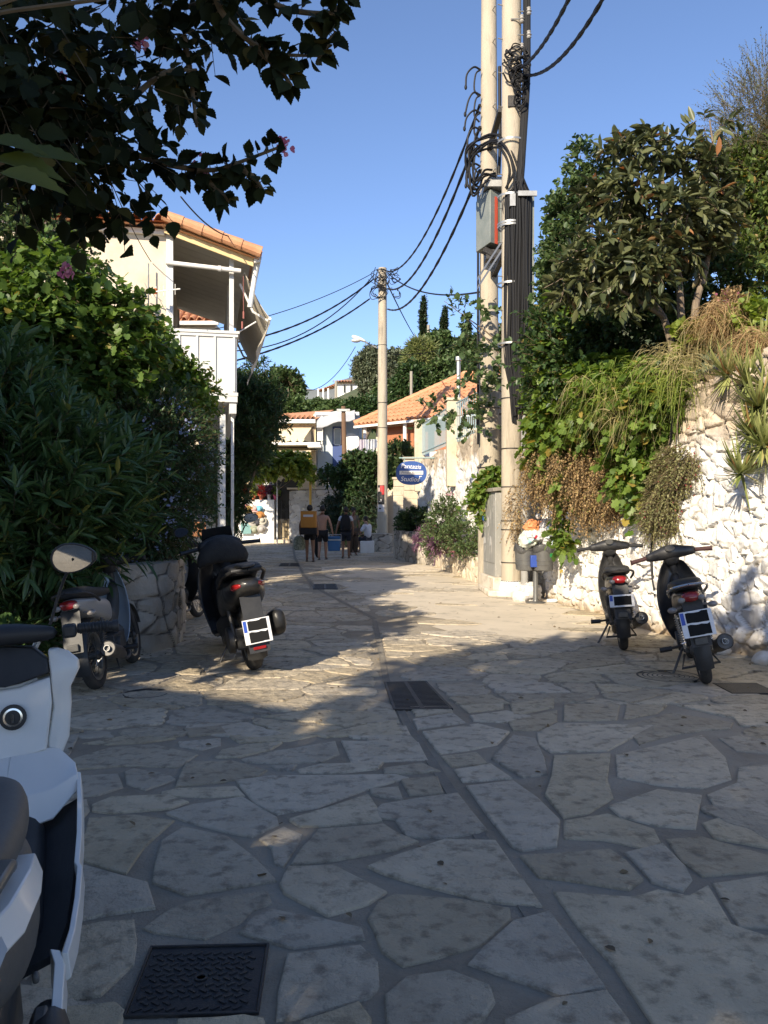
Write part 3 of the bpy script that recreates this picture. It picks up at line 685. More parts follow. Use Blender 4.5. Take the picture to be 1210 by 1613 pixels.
# ================================================================== UTILITY POLES
M['tile'] = mat('terracotta_tile', (.52, .24, .12), (.62, .32, .17), scale=3, rough=.8, bump=.3, bscale=20, c3=(.42, .24, .15), s3=2.2, m3=.62)
M['cream'] = mat('cream_render', (.66, .58, .45), (.60, .52, .40), scale=1.2, rough=.85, bump=.25, bscale=60, c3=(.5, .43, .33), s3=.9, m3=.58)
M['greypaint'] = mat('grey_white_paint', (.60, .60, .58), (.54, .54, .52), scale=2, rough=.55)
M['board'] = mat('ceiling_board', (.50, .49, .46), (.43, .42, .39), scale=2, rough=.6)
M['yellow'] = mat('yellow_fascia', (.70, .54, .27), (.62, .47, .24), scale=3, rough=.65)
M['canvas'] = mat('awning_canvas', (.55, .50, .41), (.48, .44, .37), scale=2, rough=.85)
M['cutout_grey'] = mat('transformer_paint', (.15, .17, .155), (.20, .215, .195), scale=5, rough=.5, bump=.1)
M['whitewash'] = mat('worn_whitewash', (.66, .60, .50), (.52, .45, .35), scale=3, rough=.9, bump=.6, bscale=30, c3=(.40, .33, .25), s3=6, m3=.6)
M['porc'] = mat('porcelain', (.40, .38, .35), rough=.3)
def upole(x, y, r0, r1, h, label, nb=12, group='concrete utility poles', seams=()):
    t = thing('utility_pole', label, 'utility pole', (x, y, 0), group=group); mb = MB()
    mb.tube([(x, y, 0), (x, y, h*.33), (x, y, h*.66), (x, y, h)], [r0, r0+(r1-r0)*.33, r0+(r1-r0)*.66, r1], 28)
    mb.build('shaft', M['concrete'], t)
    return t
def bands(t, x, y, r, zs, m='steel', h=.03):
    for z in zs:
        mb = MB(); mb.lathe([(r, z), (r+.008, z), (r+.008, z+h), (r, z+h)], (x, y, 0), 28, cap=False); mb.build('band', M[m], t)
P1 = (2.16, 17.0); P2 = (2.34, 15.15); P3 = (-.06, 33.0)
t1 = upole(*P1, .228, .150, 13.2, 'left of the two tall concrete poles, with bare shaft above the grey box', seams=1)
bands(t1, *P1, .226, (1.2, 1.45, 2.45), 'iron', .02)
for k in range(13):
    z = 5.2+k*.66; a = 1.25; rr = .2-.0062*(z-4)
    mb = MB(); mb.tube([(P1[0]+rr*.35, P1[1]-rr*.9, z), (P1[0]+rr*.45+.02, P1[1]-rr*.95-.13, z+.005)], .011, 6); mb.ell((P1[0]+rr*.45+.02, P1[1]-rr*.95-.13, z+.005), .02, 6, 4); mb.build('step_bolt', M['steel'], t1)
t2 = upole(*P2, .185, .175, 12.6, 'right of the two tall concrete poles, carrying the thick bundle of black cables')
for z in (.28, .62, 1.22, 1.38, 2.0, 2.7, 3.62): bands(t2, *P2, .186, (z,), 'iron', .018)
for z in (4.6, 5.7, 6.75, 6.8, 7.3, 8.3): bands(t2, *P2, .25, (z,), 'steel', .035)
mb = MB(); mb.lathe([(.26, 0), (.24, .12), (.19, .3)], (*P2, 0), 24); mb.build('plinth', M['white_paint'], t2)
for k in range(14):
    z = 4+k*.62; mb = MB(); mb.tube([(P2[0]-.17, P2[1]-.05, z), (P2[0]-.26, P2[1]-.08, z)], .01, 6); mb.build('step_bolt', M['steel'], t2)
t3 = upole(*P3, .215, .165, 11.3, 'far concrete pole with a street lamp and a red poster')
bands(t3, *P3, .2, (4.9, 5.9), 'iron', .02); bands(t3, *P3, .18, (8.2,), 'iron', .02)
# poster
def poster():
    Y = P3[1]-.225
    t = thing('poster', 'red and black poster with a pale figure stuck on the far concrete pole', 'poster', (P3[0]-.05, Y, 1.85))
    def curved(z0, z1, a0, a1, r, m, name):
        rows = [[(P3[0]+r*math.sin(a), P3[1]-r*math.cos(a), z) for a in np.linspace(a0, a1, 9)] for z in (z0, z1)]
        mb = MB(); mb.sheet(rows, .003); mb.build(name, m, t)
    red = mat('poster_red', (.45, .03, .03), rough=.5); pale = mat('poster_pale', (.55, .45, .42), rough=.5); wh = mat('poster_white', (.6, .58, .58), rough=.5)
    r = .213
    curved(1.86, 2.62, -1.0, .35, r, M['blackpl'], 'lower_panel'); curved(2.24, 2.60, -.45, .33, r+.004, red, 'red_panel')
    curved(1.56, 1.84, -1.0, .37, r, wh, 'white_panel'); curved(2.36, 2.52, -.82, -.55, r+.004, pale, 'face'); curved(2.08, 2.36, -.9, -.15, r+.006, M['blackpl'], 'figure')
    curved(1.97, 2.06, -.35, -.18, r+.004, wh, 'print'); curved(1.66, 1.72, -.7, -.25, r+.004, M['blackpl'], 'print'); curved(1.95, 1.98, -.7, -.5, r+.004, wh, 'print')
poster()
# transformer style junction box between the poles
def jbox():
    t = thing('junction_box', 'grey green metal switch box with a red stripe strapped to the left tall pole', 'electrical box', (2.1, 16.4, 6.6))
    a = P(751, 386, 16.2); b = P(776, 373, 15.9); c = P(797, 380, 16.2)
    top = 7.78; y = 0
    A = Vector((1.83, 16.45, 6.72)); B = Vector((2.06, 16.0, 6.78)); C = Vector((2.40, 16.3, 6.78)); D = Vector((2.3, 16.8, 6.72))
    mb = MB(); mb.rings([[A, B, C, D], [Vector((p.x, p.y, 7.72)) for p in (A, B, C, D)], [Vector((p.x*.8+2.13*.2, p.y*.8+16.4*.2, 7.86)) for p in (A, B, C, D)]]); mb.build('cabinet', M['cutout_grey'], t, bevel=.015)
    mb = MB(); n = Vector((.3, -.95, 0)).normalized()*.008; p = B.lerp(C, .28); q = B.lerp(C, .46)
    mb.prism([p+n, q+n, Vector((q.x, q.y, 7.7))+n, Vector((p.x, p.y, 7.7))+n], n); mb.build('red_stripe', mat('red_paint', (.62, .09, .04), rough=.5), t)
    mb = MB()
    for k in range(4): p = B.lerp(C, .64+.1*k); mb.cb((p.x, p.y-.05, 7.25), (.025, .1, .9))
    mb.build('cooling_fins', M['cutout_grey'], t)
    mb = MB(); mb.bx(1.95, 2.45, 16.0, 16.7, 7.86, 8.0); mb.bx(2.05, 2.35, 16.1, 16.5, 8.0, 8.1); mb.build('top_plate', M['steel'], t, bevel=.01)
    mb = MB(); mb.tube([(1.95, 16.2, 6.7), (2.3, 16.2, 6.5)], .08, 10); mb.cb((2.15, 16.3, 6.6), (.3, .3, .18)); mb.build('outlet', M['iron'], t)
    mb = MB()
    for dz in (0, .14): 
        a = P(752, 440+ (14 if dz else 0), 16.2); b = P(800, 366+(14 if dz else 0), 15.3); d = (b-a).normalized(); mb.rings([[a+Vector((0,0,.03)), a+Vector((.0,-.05,.03)), a+Vector((0,-.05,-.03)), a+Vector((0,0,-.03))], [b+Vector((0,0,.03)), b+Vector((.0,-.05,.03)), b+Vector((0,-.05,-.03)), b+Vector((0,0,-.03))]])
    mb.build('bracket', M['steel'], t)
    mb = MB(); mb.bx(2.2, 2.3, 15.2, 16.9, 6.35, 6.45); mb.build('crossbar', M['iron'], t)
    mb = MB(); mb.bx(2.1, 2.2, 15.2, 16.9, 8.92, 9.0); mb.build('crossbar', M['iron'], t)
    mb = MB(); mb.cb((2.36, 15.0, 9.0), (.22, .1, .2)); mb.build('mounting_block', M['iron'], t)
jbox()
# bundle of cables down the right pole
def bundle():
    t = thing('cable_bundle', 'thick bundle of black cables strapped down the front of the right tall pole', 'cables', (2.5, 14.95, 3.2))
    r = random.Random(3)
    for k in range(36):
        a = -1.35+2.9*(k % 18)/17+r.uniform(-.05, .05); rad = .215+.035*(k//18)+r.uniform(0, .02)
        pts = []
        for z in np.linspace(3.25+r.uniform(-.1, .35), 7.3, 14):
            aa = a*(.35+.65*min(1, (z-3.1)/1.5)) if z < 4.6 else a
            aa += .06*math.sin(z*2+k)
            pts.append((P2[0]+.10+math.sin(aa)*rad*(1 if z > 4 else .8), P2[1]-math.cos(aa)*rad, z))
        # above the clamp the cables gather and climb on the right side
        if k % 2 == 0:
            for z in np.linspace(7.6, 10.9+r.uniform(-.8, .6), 8):
                f = min(1, (z-7.4)/2.0); pts.append((P2[0]+.12+.13*f+.045*math.sin(k*1.7), P2[1]-.17+.04*math.cos(k*2.1), z))
        mb = MB(); mb.tube(spline(pts, 2), .021+.004*(k % 3), 7); mb.build('cable', M['cable'], t)
    mb = MB(); mb.tube([(P2[0]+.2, P2[1]-.16, 3.3), (P2[0]+.21, P2[1]-.17, 2.1)], .055, 14); mb.tube([(P2[0]+.215, P2[1]-.17, 2.15), (P2[0]+.22, P2[1]-.17, .08)], .075, 14)
    mb.tube([(P2[0]+.40, P2[1]-.05, 1.15), (P2[0]+.40, P2[1]-.05, .05)], .05, 12)
    mb.build('conduit', mat('grey_conduit', (.26, .26, .25), (.32, .31, .29), scale=4, rough=.6), t)
    mb = MB(); mb.cb((P2[0]+.24, P2[1]-.3, 7.28), (.34, .05, .09)); mb.cb((P2[0]-.02, P2[1]-.24, 7.18), (.1, .08, .22)); mb.build('clamp', M['steel'], t)
    mb = MB(); mb.bx(P2[0]+.34, P2[0]+.40, P2[1]-.1, P2[1]+.12, 5.3, 7.3); mb.build('cable_tray', M['cutout_grey'], t)
bundle()
def loops():
    t = thing('cable_loops', 'big black loops of cable arching over from the left pole to the bundle', 'cables', (2.2, 15.6, 7.3))
    for k in range(6):
        r = .08*k
        pts = [P(800+2*k, 305, 15), P(805+2*k, 268, 14.95), P(797, 238-4*k, 15.05), P(772, 223-3*k+8, 15.4), P(748-2*k, 245-2*k, 15.8), P(735+k*1.5, 275, 15.9), P(741+2*k, 304-k*3, 15.9), P(760, 292-5*k+6, 16.0), P(778, 284-3*k, 16.1)]
        rr = random.Random(k*7+1); pts = [p+Vector((rr.uniform(-.07, .07), (k % 3-1)*.09, rr.uniform(-.09, .09))) for p in pts]
        mb = MB(); mb.tube(spline(pts, 5), .022, 7); mb.build('cable', M['cable'], t)
loops()
def tangle(name, lb, c, rx, rz, n, seed, Y, loose=True):
    t = thing(name, lb, 'cables', tuple(c)); r = random.Random(seed)
    for k in range(n):
        pts = []; a0 = r.uniform(0, 6.28); cx, cz = r.uniform(-.5, .5)*rx, r.uniform(-1, 1)*rz
        for q in range(r.randint(4, 7)):
            a = a0+q*1.1; rr = rx*r.uniform(.5, 1.0)
            pts.append((c[0]+cx+math.cos(a)*rr, Y-r.uniform(.02, .2), c[2]+cz+math.sin(a)*rr*r.uniform(.5, 1.1)))
        mb = MB(); mb.tube(spline(pts, 4), .011+.006*r.random(), 5)
        if r.random() < .6: mb.ell(pts[-1], (.03, .03, .05), 6, 5)
        mb.build('wire', M['cable'], t)
tangle('wire_tangle', 'tangle of connectors and black wire near the top of the right tall pole', P(812, 112, 15), .2, .32, 18, 2, 15.0)
tangle('wire_tangle', 'drooping loose wires below the tangle on the right tall pole', P(815, 148, 15), .12, .28, 8, 5, 14.98)
tangle('wire_tangle', 'ring of wire loops round the head of the far pole', P(600, 448, 33), .36, .5, 16, 8, 32.85)
tangle('wire_tangle', 'looped wires hanging beside the far pole head on its right', P(622, 450, 33), .2, .55, 8, 12, 32.8)
def insul():
    t = thing('insulator_rack', 'porcelain insulators on brackets on the right edge of the tall right pole', 'insulators', tuple(P(833, 60, 15)))
    for v in (18, 30, 55, 75): 
        mb = MB(); c = P(833 if v in (18, 55) else 822, v, 14.95); mb.tube([c-Vector((.2, 0, 0)), c], .012, 6); mb.build('arm', M['steel'], t)
        mb = MB(); mb.lathe([(.03, -.07), (.05, -.05), (.03, -.02), (.055, .0), (.03, .03), (.045, .06), (.02, .08)], c, 12); mb.build('insulator', M['porc'], t)
insul()
# free wires
def cable(label, p0, p1, sag, r=.018, name='overhead_cable', grp='overhead cables', n=18, twist=False):
    t = MB(); pts = arc3(p0, p1, sag, n); t.tube(pts, r, 6)
    if twist:
        for s_ in (0, 3.14):
            q = []; 
            for i in range(n*4+1):
                u = i/(n*4); p = Vector(p0).lerp(Vector(p1), u)-Vector((0, 0, sag*4*u*(1-u))); q.append(p+Vector((math.cos(u*50+s_), 0, math.sin(u*50+s_)))*r*.5)
            t.tube(q, r*.75, 5)
    o = t.build(name, M['cable']); tag(o, label, 'cable', grp); return o
T3 = lambda u, v: P(u, v, 32.9)
cable('upper of three cables sweeping from the left tall pole down to the far pole', P(756, 165, 16.9), T3(611, 428), .9, .026, twist=True)
cable('middle of three cables sweeping from the left tall pole down to the far pole', P(756, 200, 16.9), T3(611, 455), 1.0, .03, twist=True)
cable('lowest of three cables sweeping from the left tall pole down to the far pole', P(756, 268, 16.9), T3(611, 487), .9, .03, twist=True)
cable('left one of two twisted cables leaving the right tall pole at the top', P(818, 108, 15), P(960, -150, 8.5), .3, .026, twist=True)
cable('right one of two twisted cables leaving the right tall pole at the top', P(826, 118, 15), P(1010, -120, 8.5), .45, .026, twist=True)
Lh = lambda u, v: P(u, v, 24)
cable('thin topmost cable running left from the far pole behind the balcony', T3(588, 430), Lh(330, 520), .25, .014)
cable('thick second cable running left from the far pole head', T3(588, 440), Lh(330, 545), .5, .028, twist=True)
cable('sagging third cable from the far pole to the balcony house', T3(590, 432), Lh(330, 552), .9, .02)
cable('lowest thick cable from the far pole to the balcony house', T3(582, 471), Lh(340, 575), .35, .028, twist=True)
cable('slim cable from the far pole head across to the left tall pole', T3(611, 430), P(757, 460, 17), .35, .022)
cable('slack service line from the far pole down into the trees', T3(606, 438), P(652, 528, 60), .1, .03)
cable('thin distant line sagging left below the street lamp', P(560, 546, 70), P(440, 596, 70), 2.2, .03)
cable('thin distant line above the palm tree', P(600, 556, 60), P(760, 520, 70), .8, .03)
cable('slack wire crossing the cream gable of the balcony house', P(165, 262, 13), P(238, 412, 15.9), .1, .009)
cable('dark wire passing in front of the balcony house roof', P(285, 310, 12), P(360, 372, 15.8), .1, .012)
# wires stapled on the left tall pole, left side stub ends
for k, v in enumerate((110, 150, 178, 205, 232, 262)):
    r = random.Random(k); mb = MB(); a = P(757, v, 16.85)
    pts = [a, a+Vector((-.14, -.05, .03)), a+Vector((-.24-.05*r.random(), -.05, -.12)), a+Vector((-.2-.14*r.random(), -.05, -.34-.1*r.random()))]
    mb.tube(spline(pts, 4), .02, 6); mb.ell(pts[-1], (.03, .03, .055), 8, 6)
    pts = [a, a+Vector((-.1, -.02, -.1)), a+Vector((-.13, -.03, -.42)), a+Vector((-.02, 0, -.55))]; mb.tube(spline(pts, 4), .018, 6)
    o = mb.build('wire_stub', M['cable']); tag(o, ['top', 'second', 'third', 'fourth', 'fifth', 'lowest'][k]+' capped wire end hanging off the left tall pole', 'wire', 'capped wire ends on the left tall pole')
mb = MB(); mb.tube([P(787, 105, 16.9), P(788, 230, 16.9), P(786, 275, 16.9)], .035, 7); mb.tube([P(753, 300, 16.85), P(753, 700, 16.85)], .025, 6)
o = mb.build('riser_cable', M['cable']); tag(o, 'thick dark riser cable running down beside the left tall pole', 'cable')
# street lamp
def lamp():
    t = thing('street_lamp', 'white street lamp on a short arm high on the far pole', 'street lamp', tuple(T3(592, 545)))
    mb = MB(); mb.tube([T3(594, 548), T3(583, 543), T3(575, 538)], .035, 8); mb.build('arm', M['steel'], t)
    mb = MB(); a = T3(577, 539); b = T3(554, 531); d = (b-a)
    mb.rings([[a+d*f+Vector((0, y*wd, z*hh-.0)) for y, z in ((-1, 0), (-.7, .8), (0, 1), (.7, .8), (1, 0), (0, -.5))] for f, wd, hh in ((0, .07, .06), (.2, .13, .11), (.6, .16, .14), (.9, .12, .12), (1, .05, .06))])
    mb.build('head', mat('lamp_white', (.7, .7, .68), rough=.4), t, sub=1)
    mb = MB(); mb.ell(a+d*.7-Vector((0, 0, .08)), (.2, .12, .08), 12, 8); mb.build('diffuser', mat('lamp_glass', (.5, .5, .48), rough=.2), t)
lamp()
# meter cabinet and low plinth
def cabinet():
    t = thing('meter_cabinet', 'tall grey metal meter cabinet with torn stickers, in front of the left tall pole', 'utility cabinet', (2.1, 15.9, 0))
    A = Vector((1.97, 16.35, 0)); B = Vector((2.07, 15.35, 0)); off = Vector((.13, .03, 0))
    mb = MB(); mb.prism([A+Vector((-.06, .1, 0)), B+Vector((-.06, -.15, 0)), B+off+Vector((.0, -.15, 0)), A+off+Vector((0, .1, 0))], (0, 0, .34)); mb.build('plinth', M['whitewash'], t, bevel=.02)
    z0, z1 = .34, 1.93
    mb = MB(); mb.prism([A+Vector((0, 0, z0)), B+Vector((0, 0, z0)), B+off+Vector((0, 0, z0)), A+off+Vector((0, 0, z0))], (0, 0, z1-z0)); mb.build('body', mat('cabinet_grey', (.27, .27, .25), (.34, .33, .30), scale=3, rough=.6, c3=(.55, .52, .47), s3=14, m3=.62, stretch=(1, 1, .35)), t, bevel=.01)
    n = Vector((-.99, -.16, 0)); mb = MB(); 
    a, b = A.lerp(B, .06), A.lerp(B, .94)
    mb.prism([a+n*.012+Vector((0, 0, z0+.25)), b+n*.012+Vector((0, 0, z0+.25)), b+n*.012+Vector((0, 0, z1-.06)), a+n*.012+Vector((0, 0, z1-.06))], -n*.01); mb.build('door', mat('cabinet_door', (.24, .24, .225), (.32, .31, .28), scale=4, rough=.55, c3=(.58, .55, .5), s3=11, m3=.6, stretch=(1, 1, .3)), t, bevel=.004)
    mb = MB(); mb.prism([A+Vector((-.05, .03, z1)), B+Vector((-.05, -.06, z1)), B+off+Vector((.03, -.06, z1+.02)), A+off+Vector((.03, .03, z1+.02))], (0, 0, .07)); mb.build('hood', mat('cabinet_hood', (.20, .18, .15), (.28, .26, .22), scale=5, rough=.8), t, bevel=.01)
    r = random.Random(1)
    for k in range(9):
        f = r.uniform(.12, .85); z = r.uniform(.9, 1.7); p = A.lerp(B, f)+n*.016; d = (B-A).normalized(); w_ = r.uniform(.04, .12); h_ = r.uniform(.06, .2)
        q = [p+d*(-w_)+Vector((0, 0, z)), p+d*w_*.8+Vector((0, 0, z+.02)), p+d*w_*.6+Vector((0, 0, z+h_)), p+d*(-w_*.5)+Vector((0, 0, z+h_*1.2))]; mb = MB(); mb.prism(q, n*.003); mb.build('sticker_scrap', mat('paper_scrap', (.5, .49, .46), (.36, .36, .35), scale=20, rough=.8), t)
    mb = MB(); mb.cb((1.95, 16.2, 1.45), (.03, .08, .13)); mb.tube([(1.96, 16.2, 1.5), (1.955, 16.2, 1.8)], .012, 6); mb.build('padlock', mat('blue_plastic', (.03, .12, .4), rough=.4), t)
cabinet()
mb = MB(); mb.prism([(1.9, 15.0, 0), (2.8, 14.75, 0), (2.8, 16.5, 0), (1.88, 16.6, 0)], (0, 0, .12)); o = mb.build('kerb', M['whitewash'], bevel=.03); tag(o, kind='structure')
# ================================================================== TILED ROOFS
def tile_roof(name, A, B, C, D, parent, tw=.22, row=.36, m='tile', r=None):
    """A-B eave (left to right seen from outside), D-C top edge (above A, above B)"""
    A, B, C, D = [Vector(p) for p in (A, B, C, D)]; e = (B-A); Lu = e.length; e.normalize()
    nrm = e.cross(D-A if (D-A).length > .01 else C-B); 
    if nrm.length < 1e-6: nrm = e.cross(C-B)
    nrm.normalize()
    if nrm.z < 0: nrm = -nrm
    s = nrm.cross(e).normalized()
    if s.z < 0: s = -s
    Dv, Cv = (D-A).dot(s), (C-A).dot(s); Du, Cu = (D-A).dot(e), (C-A).dot(e); V = max(Dv, Cv)
    def vmax(u):
        # top limit for column u inside trapezoid
        if u < Du and Du > 1e-6: return Dv*u/Du
        if u > Cu and Lu-Cu > 1e-6: return Cv*(Lu-u)/(Lu-Cu)
        return Dv+(Cv-Dv)*((u-Du)/(Cu-Du) if abs(Cu-Du) > 1e-6 else 0)
    def umin(v): return Du*v/Dv if Dv > 1e-6 else 0
    mb = MB(); nc = max(1, int(round(Lu/tw))); w_ = Lu/nc; rr = random.Random(nc)
    for c in range(nc):
        u0 = c*w_; vm = vmax(u0+w_/2)
        k = 0
        while k*row < vm:
            v0 = k*row-.02; v1 = min(vm, (k+1)*row+.03); j = rr.uniform(-.008, .008); lift = .03
            prof = []
            for q, (du, h) in enumerate([(-.0, .0), (.12, .0), (.22, .05), (.38, .085), (.5, .095), (.62, .085), (.78, .05), (.88, 0)]):
                prof.append((u0+du*w_+j, h*w_/.22))
            a = [A+e*u+s*v0+nrm*(h+lift+.012) for u, h in prof]; b = [A+e*u+s*v1+nrm*(h*.86+lift-.018) for u, h in prof]
            mb.rings([a, b], cap=False, closed=False)
            mb.add([A+e*u+s*v0+nrm*(h+lift+.012) for u, h in prof]+[A+e*u+s*v0+nrm*(h+lift-.006) for u, h in prof], [(i, i+8, i+9, i+1) for i in range(7)])
            k += 1
    mb.add([A+nrm*.0, B+nrm*.0, C, D], [(0, 1, 2, 3)])
    mb.add([A-nrm*.06, B-nrm*.06, C-nrm*.06, D-nrm*.06], [(3, 2, 1, 0)])
    return mb.build(name, M[m], parent, angle=50)
def ridge(name, a, b, parent, r=.1):
    a = Vector(a); b = Vector(b); mb = MB(); n = max(1, int((b-a).length/.38))
    for k in range(n):
        p, q = a.lerp(b, k/n), a.lerp(b, (k+1.12)/n if k < n-1 else 1.0); mb.tube([p, q], [r*1.08, r*.92], 10)
    return mb.build(name, M['tile'], parent)
# ================================================================== BALCONY HOUSE (left)
HO = Vector((-4.22, 16.0, 0)); HA = R(12)
HM = Matrix.Translation(HO) @ Matrix.Rotation(HA, 4, 'Z')     # local x to the street, y along it
def HP(x, y, z): return HM @ Vector((x, y, z))
def house():
    t = thing('house', 'cream rendered house with a tiled roof and a grey panelled balcony over the street', 'house', tuple(HO))
    def B(name, m, *boxes, bevel=.004, **k):
        mb = MB(); mb.M = HM
        for b in boxes: mb.bx(*b)
        return mb.build(name, M[m] if isinstance(m, str) else m, t, bevel=bevel, **k)
    # gable wall: sloping top following the roof (eave line falls toward the street)
    zt = lambda x: 7.02-.30*x       # roof underside height at local x
    mb = MB(); mb.M = HM
    W, D = 6.5, 6.0
    for y0, y1 in ((0, D),):
        pts = [(-W, y0, 0), (0, y0, 0), (0, y0, zt(0)), (-W, y0, zt(0)-.02)]
        mb.prism(pts, (0, y1-y0, 0))
    wall = mb.build('wall', M['cream'], t)
    B('corner_trim', 'greypaint', (-.0, .13, -.05, .12, 3.6, 7.0), (-.02, .05, D-.1, D+.02, 3.6, 6.9))
    # balcony slab, parapet with panels
    zb, zr = 3.83, 5.05
    B('balcony_floor', 'greypaint', (0, 1.36, -.02, D, zb-.12, zb+.04))
    B('balcony_beam', 'greypaint', (1.2, 1.34, .02, D, zb-.34, zb-.125), (.02, .14, .02, D, zb-.34, zb-.125))
    B('parapet', 'greypaint', (0, 1.34, 0, .04, zb+.042, zr), (1.31, 1.35, .042, D, zb+.042, zr))
    B('handrail', 'greypaint', (-.02, 1.40, -.05, .08, zr+.002, zr+.06), (1.28, 1.40, .08, D, zr+.002, zr+.06))
    for x in (.22, .56, .9, 1.27): B('batten', 'greypaint', (x, x+.045, -.026, -.002, zb+.09, zr-.04))
    B('rail_strip', 'greypaint', (0, 1.37, -.03, -.001, zb-.0, zb+.07)); B('rail_strip', 'greypaint', (0, 1.37, -.03, -.001, zr-.06, zr))
    for y in (.04, 2.0, 4.0, 5.85): B('balcony_post', 'greypaint', (1.2, 1.29, y, y+.09, zr+.062, zt(1.25)-.1))
    B('street_post', 'greypaint', (1.02, 1.13, .1, .21, 0, zb-.35)); B('street_post', 'greypaint', (1.02, 1.12, 4.2, 4.3, 0, zb-.35))
    B('downpipe', 'white_paint', (1.24, 1.30, .3, .36, 0, zb-.13))
    # ground floor under the balcony
    B('door', mat('blue_grey_door', (.16, .20, .27), (.2, .24, .3), scale=4, rough=.6), (-.01, .03, .6, 1.6, .0, 2.1))
    B('shop_front', mat('blue_grey_render', (.30, .34, .42), (.36, .4, .47), scale=2, rough=.8), (.032, .06, 1.8, 5.6, .0, 2.3))
    B('wood_sill', mat('orange_wood', (.28, .12, .05), (.36, .17, .08), scale=6, rough=.6), (.1, .75, .5, .62, 1.05, 1.35))
    # ceiling boards
    mb = MB(); mb.M = HM
    k = 0; y = -.15
    while y < D+.1:
        mb.rings([[(-.02, y, zt(0)-.02), (-.02, y+.385, zt(0)-.02), (-.02, y+.385, zt(0)+.02), (-.02, y, zt(0)+.02)], [(1.62, y, zt(1.62)-.02), (1.62, y+.385, zt(1.62)-.02), (1.62, y+.385, zt(1.62)+.02), (1.62, y, zt(1.62)+.02)]]); y += .40
    mb.build('ceiling', M['board'], t)
    mb = MB(); mb.M = HM
    for y in np.arange(.5, D, .8): mb.rings([[(0, y, zt(0)-.12), (0, y+.07, zt(0)-.12), (0, y+.07, zt(0)-.021), (0, y, zt(0)-.021)], [(1.5, y, zt(1.5)-.10), (1.5, y+.07, zt(1.5)-.10), (1.5, y+.07, zt(1.5)-.021), (1.5, y, zt(1.5)-.021)]])
    # fascia
    mb = MB(); mb.M = HM; mb.prism([(-.03, -.2, zt(0)-.12), (1.66, -.2, zt(1.66)-.17), (1.66, -.2, zt(1.66)+.09), (-.03, -.2, zt(0)+.16)], (0, .04, 0)); mb.build('fascia', M['yellow'], t, bevel=.004)
    mb = MB(); mb.M = HM; mb.tube([(0, -.1, 6.36), (1.42, -.1, 6.28)], .045, 12); mb.tube([(.98, -.1, 6.3), (1.04, -.1, 6.3)], .06, 12); mb.build('drain_pipe', M['white_paint'], t)
    mb = MB(); mb.M = HM; mb.prism([(1.67, -.25, 6.42), (1.80, -.25, 6.44), (1.82, -.25, 6.54), (1.67, -.25, 6.54)], (0, D+.4, 0)); mb.build('gutter', M['white_paint'], t)
    mb = MB(); mb.M = HM; mb.tube([(1.74, -.1, 6.45), (1.68, 0, 6.1), (1.6, .0, 5.6)], .05, 10); mb.build('gutter_outlet', M['white_paint'], t)
    B('eave_trim', 'white_paint', (-W, -.03, -.09, -.0, 6.90, 7.0))
    # roofs
    tile_roof('roof', HP(1.78, -.32, zt(1.78)+.05), HP(1.78, D+.3, zt(1.78)+.05), HP(-.05, D+.3, zt(-.05)+.05), HP(-.05, -.32, zt(-.05)+.05), t)
    tile_roof('roof', HP(-W, -.35, zt(0)+.0), HP(.0, -.35, zt(0)+.05), HP(-.1, 3.0, zt(0)+.55), HP(-W, 3.0, zt(0)+.55), t)
    ridge('ridge_tiles', HP(1.8, -.40, zt(1.8)+.10), HP(-.05, -.40, zt(0)+.15), t, .105)
    # awning on the street side
    rows = []
    for y in np.linspace(.15, D-.3, 9):
        p = []
        for f in np.linspace(0, 1, 8):
            x = 1.50+.50*f**.9; z = 6.3-.88*f-.10*math.sin(math.pi*f)+.02*math.sin(y*4)
            p.append(HP(x, y, z))
        rows.append(p)
    mb = MB(); mb.sheet(rows, .012); mb.build('awning', M['canvas'], t)
    rows = [[HP(2.0-.2*f+.03*math.sin(y*3+f*2), y, 5.42-.5*f) for f in np.linspace(0, 1, 4)] for y in np.linspace(.15, D-.3, 14)]
    mb = MB(); mb.sheet(rows, .008); mb.build('valance', M['canvas'], t)
    mb = MB(); mb.M = HM; mb.tube([(2.0, .1, 5.42), (2.0, D-.25, 5.42)], .03, 8); mb.build('front_bar', M['white_paint'], t)
    for y in (.35, D-.8):
        mb = MB(); mb.M = HM; mb.tube([(1.42, y, 6.15), (1.68, y, 5.6), (1.98, y, 5.43)], .025, 8); mb.build('awning_arm', M['white_paint'], t)
        mb = MB(); mb.M = HM; mb.tube([(1.74, y, 5.4), (1.36, y, 5.15)], .015, 6); mb.build('awning_strut', M['white_paint'], t)
    mb = MB(); mb.M = HM; mb.tube([(1.47, -.05, 6.2), (1.475, -.05, 5.5)], .006, 6); mb.tube([(1.475, -.05, 5.5), (1.475, -.05, 5.36)], .018, 8); mb.tube([(1.45, -.05, 5.3), (1.45, -.05, 5.16)], .018, 8); mb.build('crank_cord', mat('red_cord', (.3, .1, .08), rough=.7), t)
    # inner clutter on the balcony: stone clad jamb
    mb = MB(); mb.M = HM; mb.bx(.05, .42, D-.6, D-.2, zb, 6.1); mb.build('stone_jamb', M['block'], t, bevel=.02)
    B('window', 'dark', (-2.6, -1.9, -.012, -.002, 1.2, 2.3))
house()
